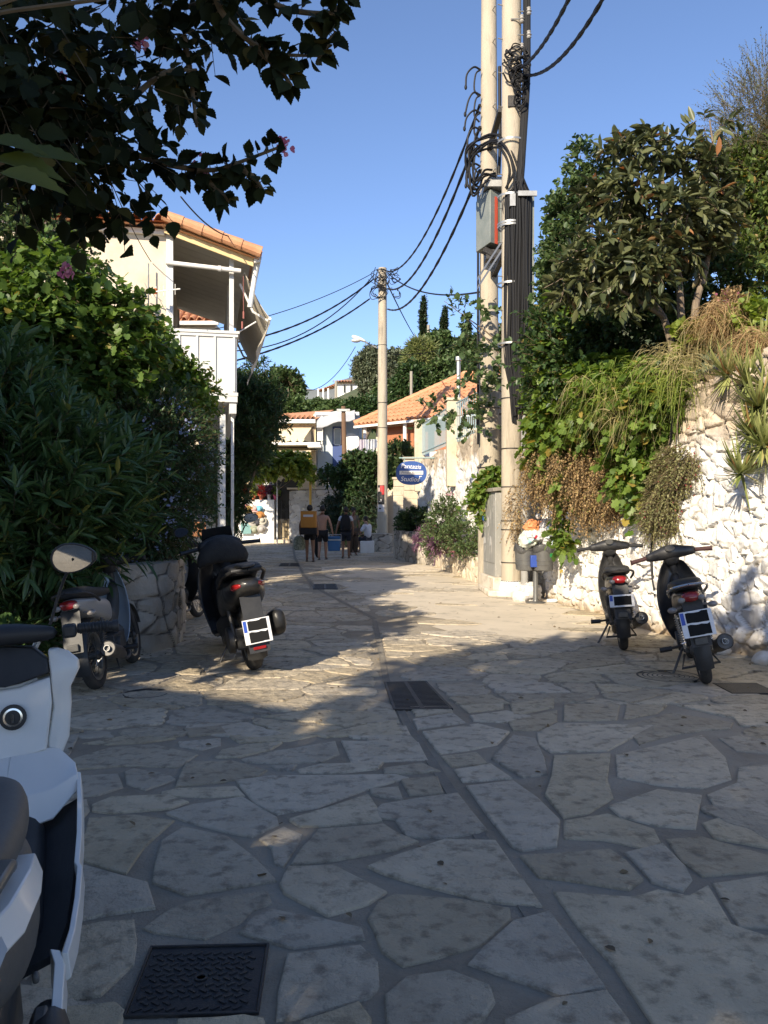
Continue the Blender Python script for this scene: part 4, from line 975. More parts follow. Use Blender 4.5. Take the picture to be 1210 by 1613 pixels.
def antenna():
    t = thing('aerial', 'white television aerial with a reflector grid on the cream gable wall', 'aerial', tuple(P(234, 500, 15.7)))
    mb = MB(); a = P(234, 530, 15.75); b = P(234, 415, 15.75); mb.tube([a, b], .014, 6); mb.build('mast', M['steel'], t)
    mb = MB(); mb.tube([P(222, 462, 15.7), P(284, 455, 15.2)], .012, 6); mb.build('boom', M['white_paint'], t)
    mb = MB()
    for k in range(7): p = P(240+6*k, 460-.7*k, 15.6-.06*k); mb.tube([p-Vector((0, .0, .1)), p+Vector((0, .0, .1))], .005, 5)
    for dx in (0, 8, 16): mb.tube([P(228+dx, 446+dx*1.2, 15.6), P(240+dx, 470+dx*.3, 15.6)], .005, 5)
    mb.build('elements', M['steel'], t)
    mb = MB(); mb.lathe([(.035, 0), (.035, .1)], P(245, 463, 15.55), 8); mb.build('junction', mat('orange_plastic', (.5, .13, .03), rough=.5), t)
antenna()
mb = MB(); a = P(225, 500, 15.6); mb.tube([a, P(225, 466, 15.6)], .035, 10); mb.tube([P(225, 466, 15.6), P(225, 462, 15.6)], .06, 10); o = mb.build('vent_pipe', M['iron']); tag(o, 'dark vent pipe with a cap rising above the hedge by the gable', 'pipe')
def redroof():
    t = thing('house', 'small house with a red tiled roof seen through the open balcony', 'house', (-6.4, 27.5, 0))
    mb = MB(); mb.bx(-9, -5.55, 27.2, 30, 0, 7.75); mb.build('wall', M['cream'], t)
    tile_roof('roof', (-9.2, 27.0, 7.8), (-5.4, 27.0, 7.8), (-5.9, 28.6, 8.75), (-9.2, 28.6, 8.75), t, m='tile', tw=.26)
    mb = MB(); mb.bx(-9.2, -5.4, 26.9, 27.0, 7.66, 7.78); mb.build('gutter', M['greypaint'], t)
redroof()
# ================================================================== FAR BUILDINGS
M['lightblue'] = mat('pale_blue_render', (.50, .57, .60), (.45, .52, .56), scale=1, rough=.85)
M['bluepaint'] = mat('blue_door_paint', (.035, .07, .22), rough=.5)
M['orange'] = mat('orange_render', (.42, .17, .08), (.36, .14, .07), scale=1, rough=.85)
M['creamyel'] = mat('yellow_cream_render', (.68, .56, .36), (.62, .50, .32), scale=1, rough=.85)
M['awn2'] = mat('cream_awning', (.72, .62, .42), (.66, .56, .38), scale=1, rough=.8)
M['scall'] = M['awn2']
def orange_house():
    t = thing('house', 'house with a wide orange hipped tile roof and terracotta wall panels behind the far pole', 'house', (1.5, 38, 0))
    a = Vector((-1.45, 40.2, 5.75)); d = Vector((.72, -.694, 0)); n = Vector((.694, .72, 0)); L = 9.5; Dp = 8.0
    b = a+d*L; c = b+n*Dp; e = a+n*Dp; r1 = a+d*3.6+n*4+Vector((0, 0, 2.45)); r2 = b-d*2.6+n*4+Vector((0, 0, 2.45))
    tile_roof('roof', a, b, r2, r1, t, tw=.28, row=.42); tile_roof('roof', e, a, r1, r1, t, tw=.28, row=.42)
    tile_roof('roof', c, e, r1, r2, t, tw=.4, row=.6)
    ridge('ridge_tiles', a+Vector((0,0,.1)), r1+Vector((0,0,.12)), t, .15); ridge('ridge_tiles', r1+Vector((0,0,.12)), r2+Vector((0,0,.12)), t, .15)
    i = .75; z = 5.7
    mb = MB(); q = [a+d*i+n*i, b-d*i+n*i, c-d*i-n*i, e+d*i-n*i]; mb.prism([Vector((p.x, p.y, 0)) for p in q], (0, 0, z)); mb.build('wall', M['cream'], t)
    mb = MB(); off = -n*.05; q0 = q[0]
    for s in (.2, 3.0): mb.prism([Vector((*(q0+d*s+off).xy, 4.25)), Vector((*(q0+d*(s+2.3)+off).xy, 4.25)), Vector((*(q0+d*(s+2.3)+off).xy, 5.6)), Vector((*(q0+d*s+off).xy, 5.6))], n*.03)
    mb.build('wall_panel', M['orange'], t)
    for s in (-.0, 2.62, 5.4, 8.0):
        p = a+d*(s+.5)+n*.25; mb = MB(); mb.tube([(p.x, p.y, 3.6), (p.x, p.y, 5.72)], .09, 10); mb.build('veranda_post', M['white_paint'], t)
    mb = MB(); mb.prism([Vector((*(a+d*.3+n*.15).xy, 3.5)), Vector((*(b+n*.15).xy, 3.5)), Vector((*(b+n*.25).xy, 3.5)), Vector((*(a+d*.3+n*.25).xy, 3.5))], (0, 0, .75)); mb.build('veranda_parapet', M['white_paint'], t)
    mb = MB(); mb.prism([a-n*.05+Vector((0,0,-.12)), b-n*.05+Vector((0,0,-.12)), b+n*.08+Vector((0,0,-.12)), a+n*.08+Vector((0,0,-.12))], (0, 0, .11)); mb.build('gutter', M['white_paint'], t)
orange_house()
def blue_house():
    t = thing('house', 'pale blue house with a dark blue door under a flat white awning', 'house', (-2.7, 43, 0))
    Y = 42
    a = P(500, 740, Y); 
    mb = MB(); mb.bx(P(500, 0, Y).x, P(566, 0, Y).x, Y, Y+5, 0, P(0, 652, Y).z); mb.build('wall', M['lightblue'], t)
    dx0, dx1 = P(524, 0, Y).x, P(540, 0, Y).x
    mb = MB(); mb.bx(dx0, dx1, Y-.05, Y-.003, P(0, 735, Y).z, P(0, 672, Y).z); dr = mb.build('door', M['bluepaint'], t)
    mb = MB(); mb.bx(dx0+.1, dx1-.12, Y-.07, Y-.052, P(0, 700, Y).z, P(0, 676, Y).z); mb.build('pane', mat('door_pane', (.35, .36, .33), rough=.2), dr)
    mb = MB(); z0, z1 = P(0, 700, Y).z, P(0, 676, Y).z
    for b in ((dx0+.06, dx0+.1, z0, z1), (dx1-.12, dx1-.08, z0, z1), (dx0+.1, dx1-.12, z1, z1+.05), (dx0+.1, dx1-.12, z0-.05, z0)): mb.bx(b[0], b[1], Y-.08, Y-.051, b[2], b[3])
    mb.build('pane_frame', M['white_paint'], dr)
    rows = [[P(499+f*60, 653-8*f+g*20*(1-.3*f)+2*math.sin(f*9), Y+ (0-1.5*g)) for f in np.linspace(0, 1, 8)] for g in np.linspace(0, 1, 5)]
    mb = MB(); mb.sheet(rows, .03); mb.build('awning', mat('grey_awning', (.50, .50, .50), (.42, .42, .42), scale=1, rough=.7), t)
    mb = MB(); mb.bx(P(497, 0, Y).x, P(566, 0, Y).x, Y-.3, Y-.2, P(0, 655, Y).z, P(0, 650, Y).z); mb.build('roof_edge', M['white_paint'], t)
    x = P(497, 0, Y).x
    mb = MB(); mb.tube([(x, Y-.3, 2.9), (x, Y-.3, 6.5)], .07, 8); mb.tube([(x+.35, Y-.25, 4.6), (x+.35, Y-.25, 6.4)], .05, 8); mb.cb((x+.25, Y-.2, 5.5), (.3, .3, .7)); mb.build('downpipe', M['white_paint'], t)
    mb = MB(); mb.lathe([(.05, 0), (.45, .14)], P(553, 697, Y-.3), 20, (0, -1, .2)); mb.build('satellite_dish', M['white_paint'], t)
blue_house()
def yellow_house():
    Y = 41.5
    t = thing('house', 'yellow house with an orange roof and cream scalloped awnings behind the dark tree', 'house', (-5, 43, 0))
    x0, x1 = P(380, 0, Y).x, P(498, 0, Y).x
    mb = MB(); mb.bx(x0, x1-.02, Y, Y+5, 0, P(0, 668, Y).z); mb.build('wall', M['creamyel'], t)
    tile_roof('roof', (x0, Y-.4, P(0, 664, Y).z), (x1, Y-.4, P(0, 662, Y).z), (P(522, 0, Y).x, Y+2.2, P(0, 640, Y).z+.1), (x0+.5, Y+2.2, P(0, 650, Y).z+.1), t, tw=.25)
    mb = MB(); mb.bx(x0, x1, Y-.5, Y-.4, P(0, 668, Y).z, P(0, 662, Y).z); mb.build('gutter', M['white_paint'], t)
    mb = MB(); mb.bx(x0, x1-.1, Y-.04, Y-.002, P(0, 706, Y).z, P(0, 672, Y).z); mb.build('recess_shade_sheet', mat('shaded_recess', (.2, .16, .12), rough=.9), t)  # flat brown sheet on the wall, shade of the recess put into its colour
    def awn(u0, u1, v0, v1, out, nm, sc=.0):
        rows = [[Vector((P(u0+(u1-u0)*f, 0, Y).x-(.3*g), Y-.05-out*g, P(0, v0+(v1-v0)*g, Y).z+.03*math.sin(f*8)*g)) for f in np.linspace(0, 1, 14)] for g in np.linspace(0, 1, 6)]
        mb = MB(); mb.sheet(rows, .02)
        last = rows[-1]; x_a, x_b = last[0].x, last[-1].x; z = last[0].z; yy = Y-.05-out
        n = int((x_b-x_a)/.32)
        for k in range(n):
            xa = x_a+(x_b-x_a)*k/n; xb = x_a+(x_b-x_a)*(k+1)/n; c = (xa+xb)/2
            mb.prism([(xa, yy, z+.02), (xb, yy, z+.02), (xb-.02, yy, z-.1), (c+.05, yy, z-.17), (c-.05, yy, z-.17), (xa+.02, yy, z-.1)], (0, -.01, 0))
        mb.build(nm, M['awn2'], t)
    awn(395, 492, 672, 694, 1.0, 'awning')
    mb = MB(); mb.prism([(x1-.25, Y-.05, P(0, 672, Y).z), (x1-.25, Y-.05, P(0, 697, Y).z), (x1-.75, Y-1.0, P(0, 695, Y).z)], (.01, 0, 0)); mb.build('awning_side', M['awn2'], t)
    awn(405, 503, 708, 714, 1.3, 'lower_awning')
    mb = MB(); mb.bx(x0, x1+.3, Y-1.3, Y-.06, P(0, 704, Y).z, P(0, 700, Y).z); mb.bx(x1-.3, x1+.35, Y-1.4, Y-.05, P(0, 708, Y).z, P(0, 704.6, Y).z); mb.build('balcony_slab', M['white_paint'], t)
    mb = MB(); mb.tube([(P(489, 0, Y-1.3).x, Y-1.3, .5), (P(489, 0, Y-1.3).x, Y-1.3, P(0, 716, Y).z)], .06, 8); mb.build('yellow_post', mat('yellow_post', (.55, .35, .06), rough=.6), t)
    mb = MB(); mb.bx(P(441, 0, Y).x, P(442.8, 0, Y).x, Y-1.35, Y-1.25, 0, 3.9); mb.build('grey_post', M['greypaint'], t)
    mb = MB(); mb.bx(x0+.5, P(470, 0, Y).x, Y-.08, Y-.045, 1.2, 3.6); mb.build('shop_window', mat('dim_glass', (.05, .05, .045), rough=.15), t)
    text_obj('zora', .3, M['greypaint'], t, Matrix.Translation((P(424, 0, Y).x, Y-.09, P(0, 761, Y).z)) @ Matrix.Rotation(R(90), 4, 'X'))
yellow_house()
# stone wall, white wall with gate, steps
o = rubble('stone_wall', [(P(600, 0, 39).x, 39.2), (-2.0, 40.3), (P(456, 0, 41).x, 41.0)], -.02, 2.62, M['stonewall'], cell=.36, depth=.04, res=.05, thick=.45, seed=31, side=1)
tag(o, 'pale stone wall with dark joints behind the people', 'wall')
mb = MB(); mb.bx(P(454, 0, 41).x-.05, -2.0, 40.85, 41.5, 2.66, 2.76); o = mb.build('wall_coping', M['block'], bevel=.02); tag(o, 'flat pale coping slab along the stone wall behind the people', 'coping')
mb = MB(); mb.bx(P(480, 0, 42).x, P(512, 0, 42).x, 41.9, 42.1, 0, 3.3); mb.bx(P(478.5, 0, 42).x, P(513, 0, 42).x, 41.85, 42.15, 3.302, 3.42); o = mb.build('upper_wall', M['block'], bevel=.02); tag(o, 'short pale block wall rising behind the stone wall coping', 'wall')
def white_wall2():
    Y = 40.8
    t = thing('white_wall', 'bright white wall with hats hung on it and flower pots on top, far left', 'wall', (-6.2, Y, 0))
    x0, x1 = P(330, 0, Y).x, P(432, 0, Y).x; z = P(0, 787, Y).z
    mb = MB(); mb.bx(x0, x1, Y, Y+.35, 0, z); mb.bx(x1-.35, x1, Y+.35, Y+2.4, 0, z); mb.build('wall', M['white_paint'], t, bevel=.02)
    mb = MB(); mb.bx(x1+.0, P(457, 0, Y).x, Y+.0, Y+.9, 0, .18); mb.build('step', M['block'], t, bevel=.02)
    mb = MB(); mb.bx(x1, P(462, 0, Y).x, Y+2.4, Y+2.7, 0, 2.2); mb.build('back_wall', M['white_paint'], t)
white_wall2()
def gate():
    Y = 41.2; x0, x1 = P(433, 0, Y).x, P(453, 0, Y).x
    t = thing('iron_gate', 'black wrought iron gate with an arched top beside the white wall', 'gate', ((x0+x1)/2, Y, .18))
    mb = MB(); mb.bx(x0, x0+.03, Y, Y+.03, .2, 1.7); mb.bx(x1-.03, x1, Y, Y+.03, .2, 1.7); mb.bx(x0+.3, x0+.34, Y-.002, Y+.032, .2, 2.1)
    for z in (.25, 1.15, 1.62): mb.bx(x0+.031, x1-.031, Y+.004, Y+.026, z, z+.03)
    mb.tube([(x0, Y+.015, 1.7), (x0+.16, Y+.015, 1.85), (x0+.32, Y+.015, 2.1), (x0+.46, Y+.015, 1.85), (x1, Y+.015, 1.7)], .015, 6); mb.build('frame', M['blackpl'], t)
    mb = MB()
    for k in range(11): xx = x0+.05+(x1-x0-.1)*k/10; mb.tube([(xx, Y+.015, .25), (xx, Y+.015, 1.72)], .009, 5)
    mb.build('bars', M['blackpl'], t)
gate()
# hats and bags hung on the white wall
def goods():
    Y = 40.7; r = random.Random(4); cols = [(.5, .22, .2), (.45, .3, .1), (.55, .32, .3), (.18, .45, .6), (.5, .45, .35), (.45, .2, .06), (.35, .33, .3), (.05, .05, .06), (.42, .4, .34), (.3, .32, .24), (.16, .3, .3), (.4, .38, .36)]
    sp = [(386, 800), (392, 803), (402, 802, 1), (408.5, 801.5, 1), (399, 813), (410, 812), (398, 822), (406, 823), (413, 820), (401, 834), (388, 832), (412, 833)]
    nm = ['brick red', 'mustard', 'pink round', 'sky blue round', 'beige', 'rust', 'grey brown', 'black', 'sand', 'olive', 'teal', 'light grey']
    for k, s in enumerate(sp):
        p = P(s[0], s[1], Y-.08); m = mat('hat_'+str(k), cols[k], rough=.9)
        if k == 10:
            mb = MB(); mb.cb(p, (.5, .12, .55)); mb.tube([p+Vector((-.12, 0, .25)), p+Vector((0, 0, .45)), p+Vector((.12, 0, .25))], .015, 5); o = mb.build('shoulder_bag', m, bevel=.03); tag(o, 'teal grey bag hanging lowest on the white wall', 'bag')
            continue
        mb = MB(); c = p; sc = 1.0 if len(s) == 2 else .85
        mb.lathe([(.235*sc, 0), (.225*sc, .015), (.12*sc, .03), (.115*sc, .10), (.07*sc, .14), (.02, .145)], c, 18, (.1, -.8, -.5 if k % 2 else .35)); o = mb.build('hat', m, angle=60)
        tag(o, nm[k]+' hat hanging on the white wall by the gate', 'hat', 'hats for sale on the white wall')
goods()
# hillside, mountain, house on the hill
def hz(x, y):
    f = max(0, min(1, (y-48)/60)); a = 13.5+14*max(0, min(1, (x+16)/38))
    return -1+f*f*(3-2*f)*a+1.2*math.sin(x*.21+1)*math.sin(y*.13)*f+(y-108)*.02*(y > 108)
mb = MB(); n = 70; xs = np.linspace(-70, 120, n); ys = np.linspace(47, 260, n)
mb.add([(x, y, hz(x, y)) for y in ys for x in xs], [(j*n+i, j*n+i+1, (j+1)*n+i+1, (j+1)*n+i) for j in range(n-1) for i in range(n-1)])
o = mb.build('hillside', mat('hill_scrub', (.055, .075, .03), (.10, .11, .05), scale=.25, rough=.95, bump=1, bscale=1.2, c3=(.16, .14, .08), s3=.4, m3=.6), angle=180); tag(o, kind='structure')
mb = MB(); n = 90; xs = np.linspace(-900, 1500, n); prof = []
def mz(x, y): 
    q = (y-900)/500; return max(-5, (172+34*math.sin(x*.006+1.2)+16*math.sin(x*.021)+6*math.sin(x*.07)+ .03*x)*math.sin(math.pi*min(1, max(0, q)))+8*math.sin(x*.05+y*.03))
ys = np.linspace(880, 1420, 30)
mb.add([(x, y, mz(x, y)) for y in ys for x in xs], [(j*n+i, j*n+i+1, (j+1)*n+i+1, (j+1)*n+i) for j in range(29) for i in range(n-1)])
o = mb.build('mountain', mat('mountain_hazed_scrub', (.13, .15, .15), (.17, .18, .175), scale=.012, rough=1, c3=(.2, .2, .18), s3=.03, m3=.55), angle=180); tag(o, kind='structure')  # scrub colour shifted to grey-blue to carry the distance haze
def hill_house():
    Y = 108; X = lambda u: P(u, 0, Y).x; Z = lambda v: P(0, v, Y).z
    t = thing('house', 'small white villa with a tiled roof and tall windows on the hillside', 'house', (X(550), Y, Z(625)))
    mb = MB(); mb.bx(X(529), X(566), Y, Y+7, Z(640), Z(602)); mb.bx(X(566), X(576), Y+1, Y+6, Z(640), Z(608)); mb.build('wall', M['white_paint'], t)
    tile_roof('roof', (X(524), Y-.7, Z(603)), (X(567), Y-.7, Z(603)), (X(560), Y+3.5, Z(594)), (X(533), Y+3.5, Z(594)), t, tw=.4, row=.6)
    tile_roof('roof', (X(498), Y+3, Z(611)), (X(528), Y+1, Z(605)), (X(528), Y+5, Z(599)), (X(504), Y+6, Z(607)), t, tw=.4, row=.6)
    for u in (543, 553.5):
        mb = MB(); mb.bx(X(u-2), X(u+2), Y-.12, Y-.01, Z(619), Z(606)); w_ = mb.build('window', mat('shutter', (.25, .27, .27), rough=.6), t)
        mb = MB(); mb.bx(X(u-.9), X(u+.9), Y-.16, Y-.125, Z(618), Z(607)); mb.build('pane', M['dark'], w_)
    mb = MB()
    for u in (500, 508, 516): mb.tube([(X(u), Y+1.5, Z(630)), (X(u), Y+1.5, Z(609))], .12, 6)
    mb.build('porch_post', M['white_paint'], t)
hill_house()
for i, (u, v0, v1, Y, lb) in enumerate([(529.5, 600, 640, 100, 'slim pole just left of the hillside villa'), (474, 618, 655, 80, 'slim wooden pole above the yellow house'), (648, 585, 615, 62, 'slim pole standing below the palm tree'), (675, 512, 545, 85, 'short distant pole between the cypresses')]):
    mb = MB(); mb.tube([P(u, v1+40, Y), P(u, v0, Y)], .16*Y/90, 7); o = mb.build('distant_pole', mat('grey_wood', (.3, .27, .22), rough=.9)); tag(o, lb, 'pole', 'distant poles on the hillside')
mb = MB(); mb.tube([P(722.5, 640, 36), P(722.5, 566, 36)], .09, 8); mb.tube([P(722.5, 568, 36), P(722.5, 562, 36)], .14, 8); o = mb.build('chimney_pipe', M['steel']); tag(o, 'slim metal flue pipe standing in front of the orange roof', 'pipe')
# wooden pole with crossarm
def wpole():
    p = P(541, 800, 38); t = thing('wooden_pole', 'weathered brown wooden pole with a small crossarm in front of the blue house', 'utility pole', (p.x, p.y, 0))
    mb = MB(); mb.tube([(p.x+.1, p.y, 0), P(543, 740, 38), P(541, 640, 38)], [.14, .12, .10], 10); mb.build('shaft', mat('brown_wood', (.13, .075, .045), (.2, .12, .07), scale=8, rough=.85, bump=.6, stretch=(1, 1, .15)), t)
    mb = MB(); a = P(541, 646, 37.85); mb.cb(a, (.6, .1, .1)); mb.build('crossarm', M['steel'], t)
    mb = MB(); mb.cb(P(542, 752, 37.8), (.22, .15, .35)); mb.build('meter_box', M['greypaint'], t)
wpole()
# ================================================================== railing, gate and sign
def railing():
    t = thing('railing', 'pale blue iron railing between stone piers above the white wall', 'railing', (1.6, 24, 3.3))
    def seg(a, b, z0, z1, n):
        a = Vector(a); b = Vector(b); mb = MB()
        for z in (z0, z1): mb.tube([(a.x, a.y, z), (b.x, b.y, z+ (a.y-b.y)*0.0)], .022, 6)
        for k in range(n): p = a.lerp(b, (k+.5)/n); mb.tube([(p.x, p.y, z0-.1), (p.x, p.y, z1)], .013, 6)
        mb.build('panel', mat('pale_blue_paint', (.28, .38, .40), rough=.55), t)
    seg((1.20, 26.0), (1.74, 21.6), 3.42, 4.32, 26); seg((1.84, 21.0), (2.36, 18.1), 3.42, 4.32, 18)
    for (x, y) in ((1.14, 26.3), (1.78, 21.3), (2.42, 17.8)):
        mb = MB(); mb.bx(x-.17, x+.17, y-.17, y+.17, 2.2, 4.4); mb.build('pier', M['block'], t, bevel=.03)
        mb = MB(); mb.bx(x-.2, x+.2, y-.2, y+.2, 4.402, 4.48); mb.build('pier_cap', M['block'], t, bevel=.02)
railing()
def sign():
    Y = 24.0; c = P(648, 745, Y); t = thing('hanging_sign', 'oval blue sign with hand painted white lettering hanging from a bracket', 'sign', tuple(c))
    rx, rz = 24.3/F*Y, 18.8/F*Y
    mb = MB(); n = 40; pts = []
    for j in range(n):
        a = 2*math.pi*j/n; pts.append((c.x+rx*math.copysign(abs(math.cos(a))**.86, math.cos(a)), Y, c.z+rz*math.copysign(abs(math.sin(a))**.86, math.sin(a))))
    mb.prism(pts, (0, .035, 0)); mb.build('board', mat('sign_blue', (.025, .07, .25), (.035, .09, .30), scale=4, rough=.35), t, bevel=.004)
    mb = MB(); mb.bx(c.x-.345, c.x+.345, Y-.006, Y-.0005, c.z-.045, c.z+.062); mb.build('panel', mat('sign_white', (.68, .66, .62), rough=.5), t)
    Rt = Matrix.Rotation(R(90), 4, 'X'); wp = mat('sign_lettering', (.80, .80, .78), rough=.5); ink = mat('sign_ink', (.2, .18, .19), rough=.6)
    T = lambda x, z, a=0: Matrix.Translation((c.x+x, Y-.003, c.z+z)) @ Rt @ Matrix.Rotation(R(a), 4, 'Z')
    text_obj('Pantazis', .185, wp, t, T(-.01, .185, -3), shear=.15, depth=.0025, name='lettering')
    text_obj('Private Rooms', .105, ink, t, Matrix.Translation((0, -.005, 0)) @ T(0, .008), shear=.25, depth=.0015, name='small_lettering', sx=.95)
    text_obj('Studios', .185, wp, t, T(-.04, -.185, -2), shear=.2, depth=.0025, name='lettering')
    mb = MB(); mb.bx(c.x+.235, c.x+.31, Y-.005, Y-.0008, c.z-.105, c.z-.088); mb.bx(c.x+.235, c.x+.25, Y-.005, Y-.0008, c.z-.17, c.z-.1055); mb.build('arrow_mark', wp, t)
    mb = MB(); z = c.z+rz+.09; mb.tube([(c.x-.35, Y, z), (1.55, Y, z)], .02, 8); mb.tube([(c.x-.2, Y, z), (c.x-.2, Y+.01, z-.14)], .014, 6); mb.tube([(c.x+.2, Y, z), (c.x+.2, Y+.01, z-.14)], .014, 6)
    mb.build('bracket', mat('verdigris_paint', (.25, .36, .36), rough=.6), t)
sign()
mb = MB(); mb.bx(1.12, 1.36, 27.62, 27.68, 1.0, 1.9); o = mb.build('letter_box', M['blackpl'], bevel=.01); tag(o, 'black letter box on the dark gateway beside the blue sign', 'letter box')
mb = MB(); mb.bx(.95, 1.4, 28.9, 29.0, 0, 3.0); o = mb.build('gateway_door', mat('dark_door', (.03, .025, .02), rough=.7)); tag(o, 'dark doorway recess between the stone piers behind the sign', 'door')
# ================================================================== unseen house added out of frame to shade the foreground
def shade_house():
    t = thing('house', 'unseen plain house added behind the viewer on the left to cast foreground shade', 'house', (-9, -7, 0))
    mb = MB(); mb.bx(-14, -5.1, -12, -2.75, 0, 5.0); mb.build('wall', M['cream'], t)
    tile_roof('roof', (-5.0, -12.2, 4.98), (-5.0, -2.7, 4.98), (-9.5, -2.7, 6.2), (-9.5, -12.2, 6.2), t, tw=.4, row=.6)
shade_house()
# ================================================================== VEGETATION
LM = {}
LM['vine'] = leafmat('vine_leaf', (.065, .125, .022), (.17, .25, .05), (.36, .28, .07), tr=.38)
LM['ole'] = leafmat('oleander_leaf', (0.0405, 0.081, 0.0297), (0.081, 0.142, 0.0473), (.26, .25, .06), tr=.25, rough=.3, thr=.965)
LM['dark'] = leafmat('dark_leaf', (0.0297, 0.0607, 0.0243), (0.0675, 0.115, 0.0378), tr=.3, rough=.4)
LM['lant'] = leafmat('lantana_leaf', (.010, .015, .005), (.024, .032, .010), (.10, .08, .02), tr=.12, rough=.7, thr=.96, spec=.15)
LM['loq'] = leafmat('loquat_leaf', (.045, .062, .028), (.13, .14, .06), (.42, .18, .08), tr=.22, rough=.4, thr=.985)
LM['mul'] = leafmat('mulberry_leaf', (.05, .09, .035), (.115, .165, .06), tr=.3)
LM['olive'] = leafmat('olive_leaf', (.08, .105, .06), (.16, .18, .11), tr=.2)
LM['hill'] = leafmat('hill_leaf', (0.0405, 0.0743, 0.027), (0.108, 0.162, 0.054), tr=.25)
LM['cyp'] = leafmat('cypress_leaf', (.015, .035, .016), (.035, .06, .025), tr=.1)
LM['dry'] = leafmat('dry_leaf_brown', (.24, .16, .075), (.42, .30, .15), (.18, .2, .05), tr=.3, rough=.8, thr=.85)
LM['straw'] = leafmat('straw', (.26, .22, .10), (.42, .36, .18), (.22, .24, .08), tr=.3, rough=.8, thr=.8)
LM['aloe'] = leafmat('aloe_leaf', (.13, .17, .05), (.32, .34, .12), (.40, .2, .08), tr=.08, rough=.45, thr=.97)
LM['fine'] = leafmat('fine_scrub', (.14, .15, .06), (.26, .25, .11), (.3, .07, .08), tr=.3, thr=.97)
LM['pink'] = leafmat('pink_petal', (.42, .12, .20), (.62, .30, .34), tr=.35, rough=.6)
LM['pblue'] = leafmat('pale_blue_petal', (.36, .42, .68), (.52, .56, .78), tr=.3, rough=.6)
LM['purple'] = leafmat('purple_leaf', (.10, .045, .09), (.22, .11, .18), tr=.25)
LM['red'] = leafmat('red_petal', (.5, .03, .03), (.6, .12, .08), tr=.3)
LM['wisp'] = leafmat('tamarisk_leaf', (.10, .12, .07), (.17, .19, .12), tr=.3)
LM['lime'] = leafmat('lime_leaf', (.13, .2, .03), (.27, .32, .07), tr=.35)
def plant(name, label, cat, blobs, n, k, L, size, tmpl, lm, base=None, r0=.05, seed=0, up=.3, spread=.9, droop=.1, noise=True, nf=1.3, thr=-.25, shell=.4, sv=.35, group=None, stem=True, sr=.004, per=1, kind=None, jitter=.45, flowers=None, lmat=None, parent=None):
    r = np.random.RandomState(seed+11)
    bl = np.array(blobs, float); lo = base if base is not None else (bl[:, 0].mean(), bl[:, 1].mean(), (bl[:, 2]-bl[:, 5]).min())
    t = parent or thing(name, label, cat, tuple(float(q) for q in lo), group=group)
    if kind: t['kind'] = kind
    o, d = in_blobs(r, blobs, n, shell, noise, nf, thr, seed)
    pos, ld, nn, (a, b) = twigs(r, o, d, L, k, up, spread, droop, jitter)
    sz = size*(1-sv+2*sv*r.rand(len(pos)))
    leaf_mesh('foliage', pos, ld, nn, sz, tmpl, lmat or LM[lm], t, rng=r)
    if stem: stems('twigs', a, b, sr, M['twig'], t)
    if base is not None:
        mb = MB(); limbs(mb, r, base, blobs, r0, per); mb.build('trunk', M['bark'], t, angle=80)
    if flowers:
        fm, fn, fs, fc = flowers; o2, d2 = in_blobs(r, blobs, fn, .85, False); cp = np.repeat(o2, fc, 0)+r.normal(size=(fn*fc, 3))*fs*.9
        leaf_mesh('flowers', cp, nrmz(np.repeat(d2, fc, 0)+r.normal(size=(fn*fc, 3))*.7), r.normal(size=(fn*fc, 3)), fs*(.7+.6*r.rand(fn*fc)), tm_oval(.42), LM[fm], t, rng=r)
    return t
def PB(u, v, Y, ru, rv, ry=None):
    """blob from picture position and apparent radii at distance Y"""
    p = P(u, v, Y); return (p.x, p.y, p.z, ru*Y/F, ry if ry is not None else (ru+rv)/2*Y/F, rv*Y/F)
# ---- left: hedge on the planter, bottom to top
plant('oleander', 'dense oleander bush with long narrow leaves at the left edge, lower and nearest', 'shrub',
      [PB(30, 790, 7.6, 120, 150), PB(120, 820, 8.2, 80, 80), PB(-60, 700, 7.8, 130, 140), PB(10, 950, 7.9, 90, 90), PB(140, 770, 8.4, 70, 70)], 1500, 13, .34, .19, tm_lance(.095), 'ole', base=(-3.9, 8.6, .1), r0=.05, seed=1, up=.7, spread=.75, droop=.0, thr=-.5)
plant('oleander', 'taller oleander with upright shoots at the far left above the lower one', 'shrub',
      [PB(10, 660, 8.6, 80, 70), PB(90, 720, 9.0, 80, 60), PB(-70, 620, 8.8, 90, 80), PB(170, 740, 9.2, 50, 50)], 850, 13, .34, .19, tm_lance(.095), 'ole', base=(-4.5, 9.4, .7), r0=.06, seed=2, up=.8, spread=.75, droop=.0, thr=-.5)
plant('grapevine', 'light green grapevine sprawling over the hedge below the cream gable', 'climbing plant',
      [PB(150, 520, 10.2, 80, 60), PB(80, 470, 10.0, 70, 80), PB(190, 550, 10.6, 50, 40), PB(120, 600, 10.0, 90, 60), PB(50, 560, 9.8, 80, 80), PB(215, 630, 11, 40, 40)], 1500, 8, .32, .095, tm_lobed(), 'vine', lmat=leafmat('grape_leaf', (.045, .095, .022), (.125, .20, .045), (.3, .22, .05), tr=.36, thr=.97), base=(-4.4, 10.6, .7), r0=.05, seed=3, up=.1, spread=1.0, droop=.35, thr=-.35, shell=.6)
plant('leafy_tree', 'pale leafed tree filling the upper left corner behind the dark overhanging branch', 'tree',
      [PB(30, 400, 11, 75, 70), PB(-40, 360, 11, 100, 90), PB(95, 430, 11.5, 40, 55), PB(-20, 480, 10.6, 80, 80)], 1200, 9, .3, .08, tm_oval(.3), 'mul', base=(-5.5, 11.3, .5), r0=.10, seed=4, thr=-.4)
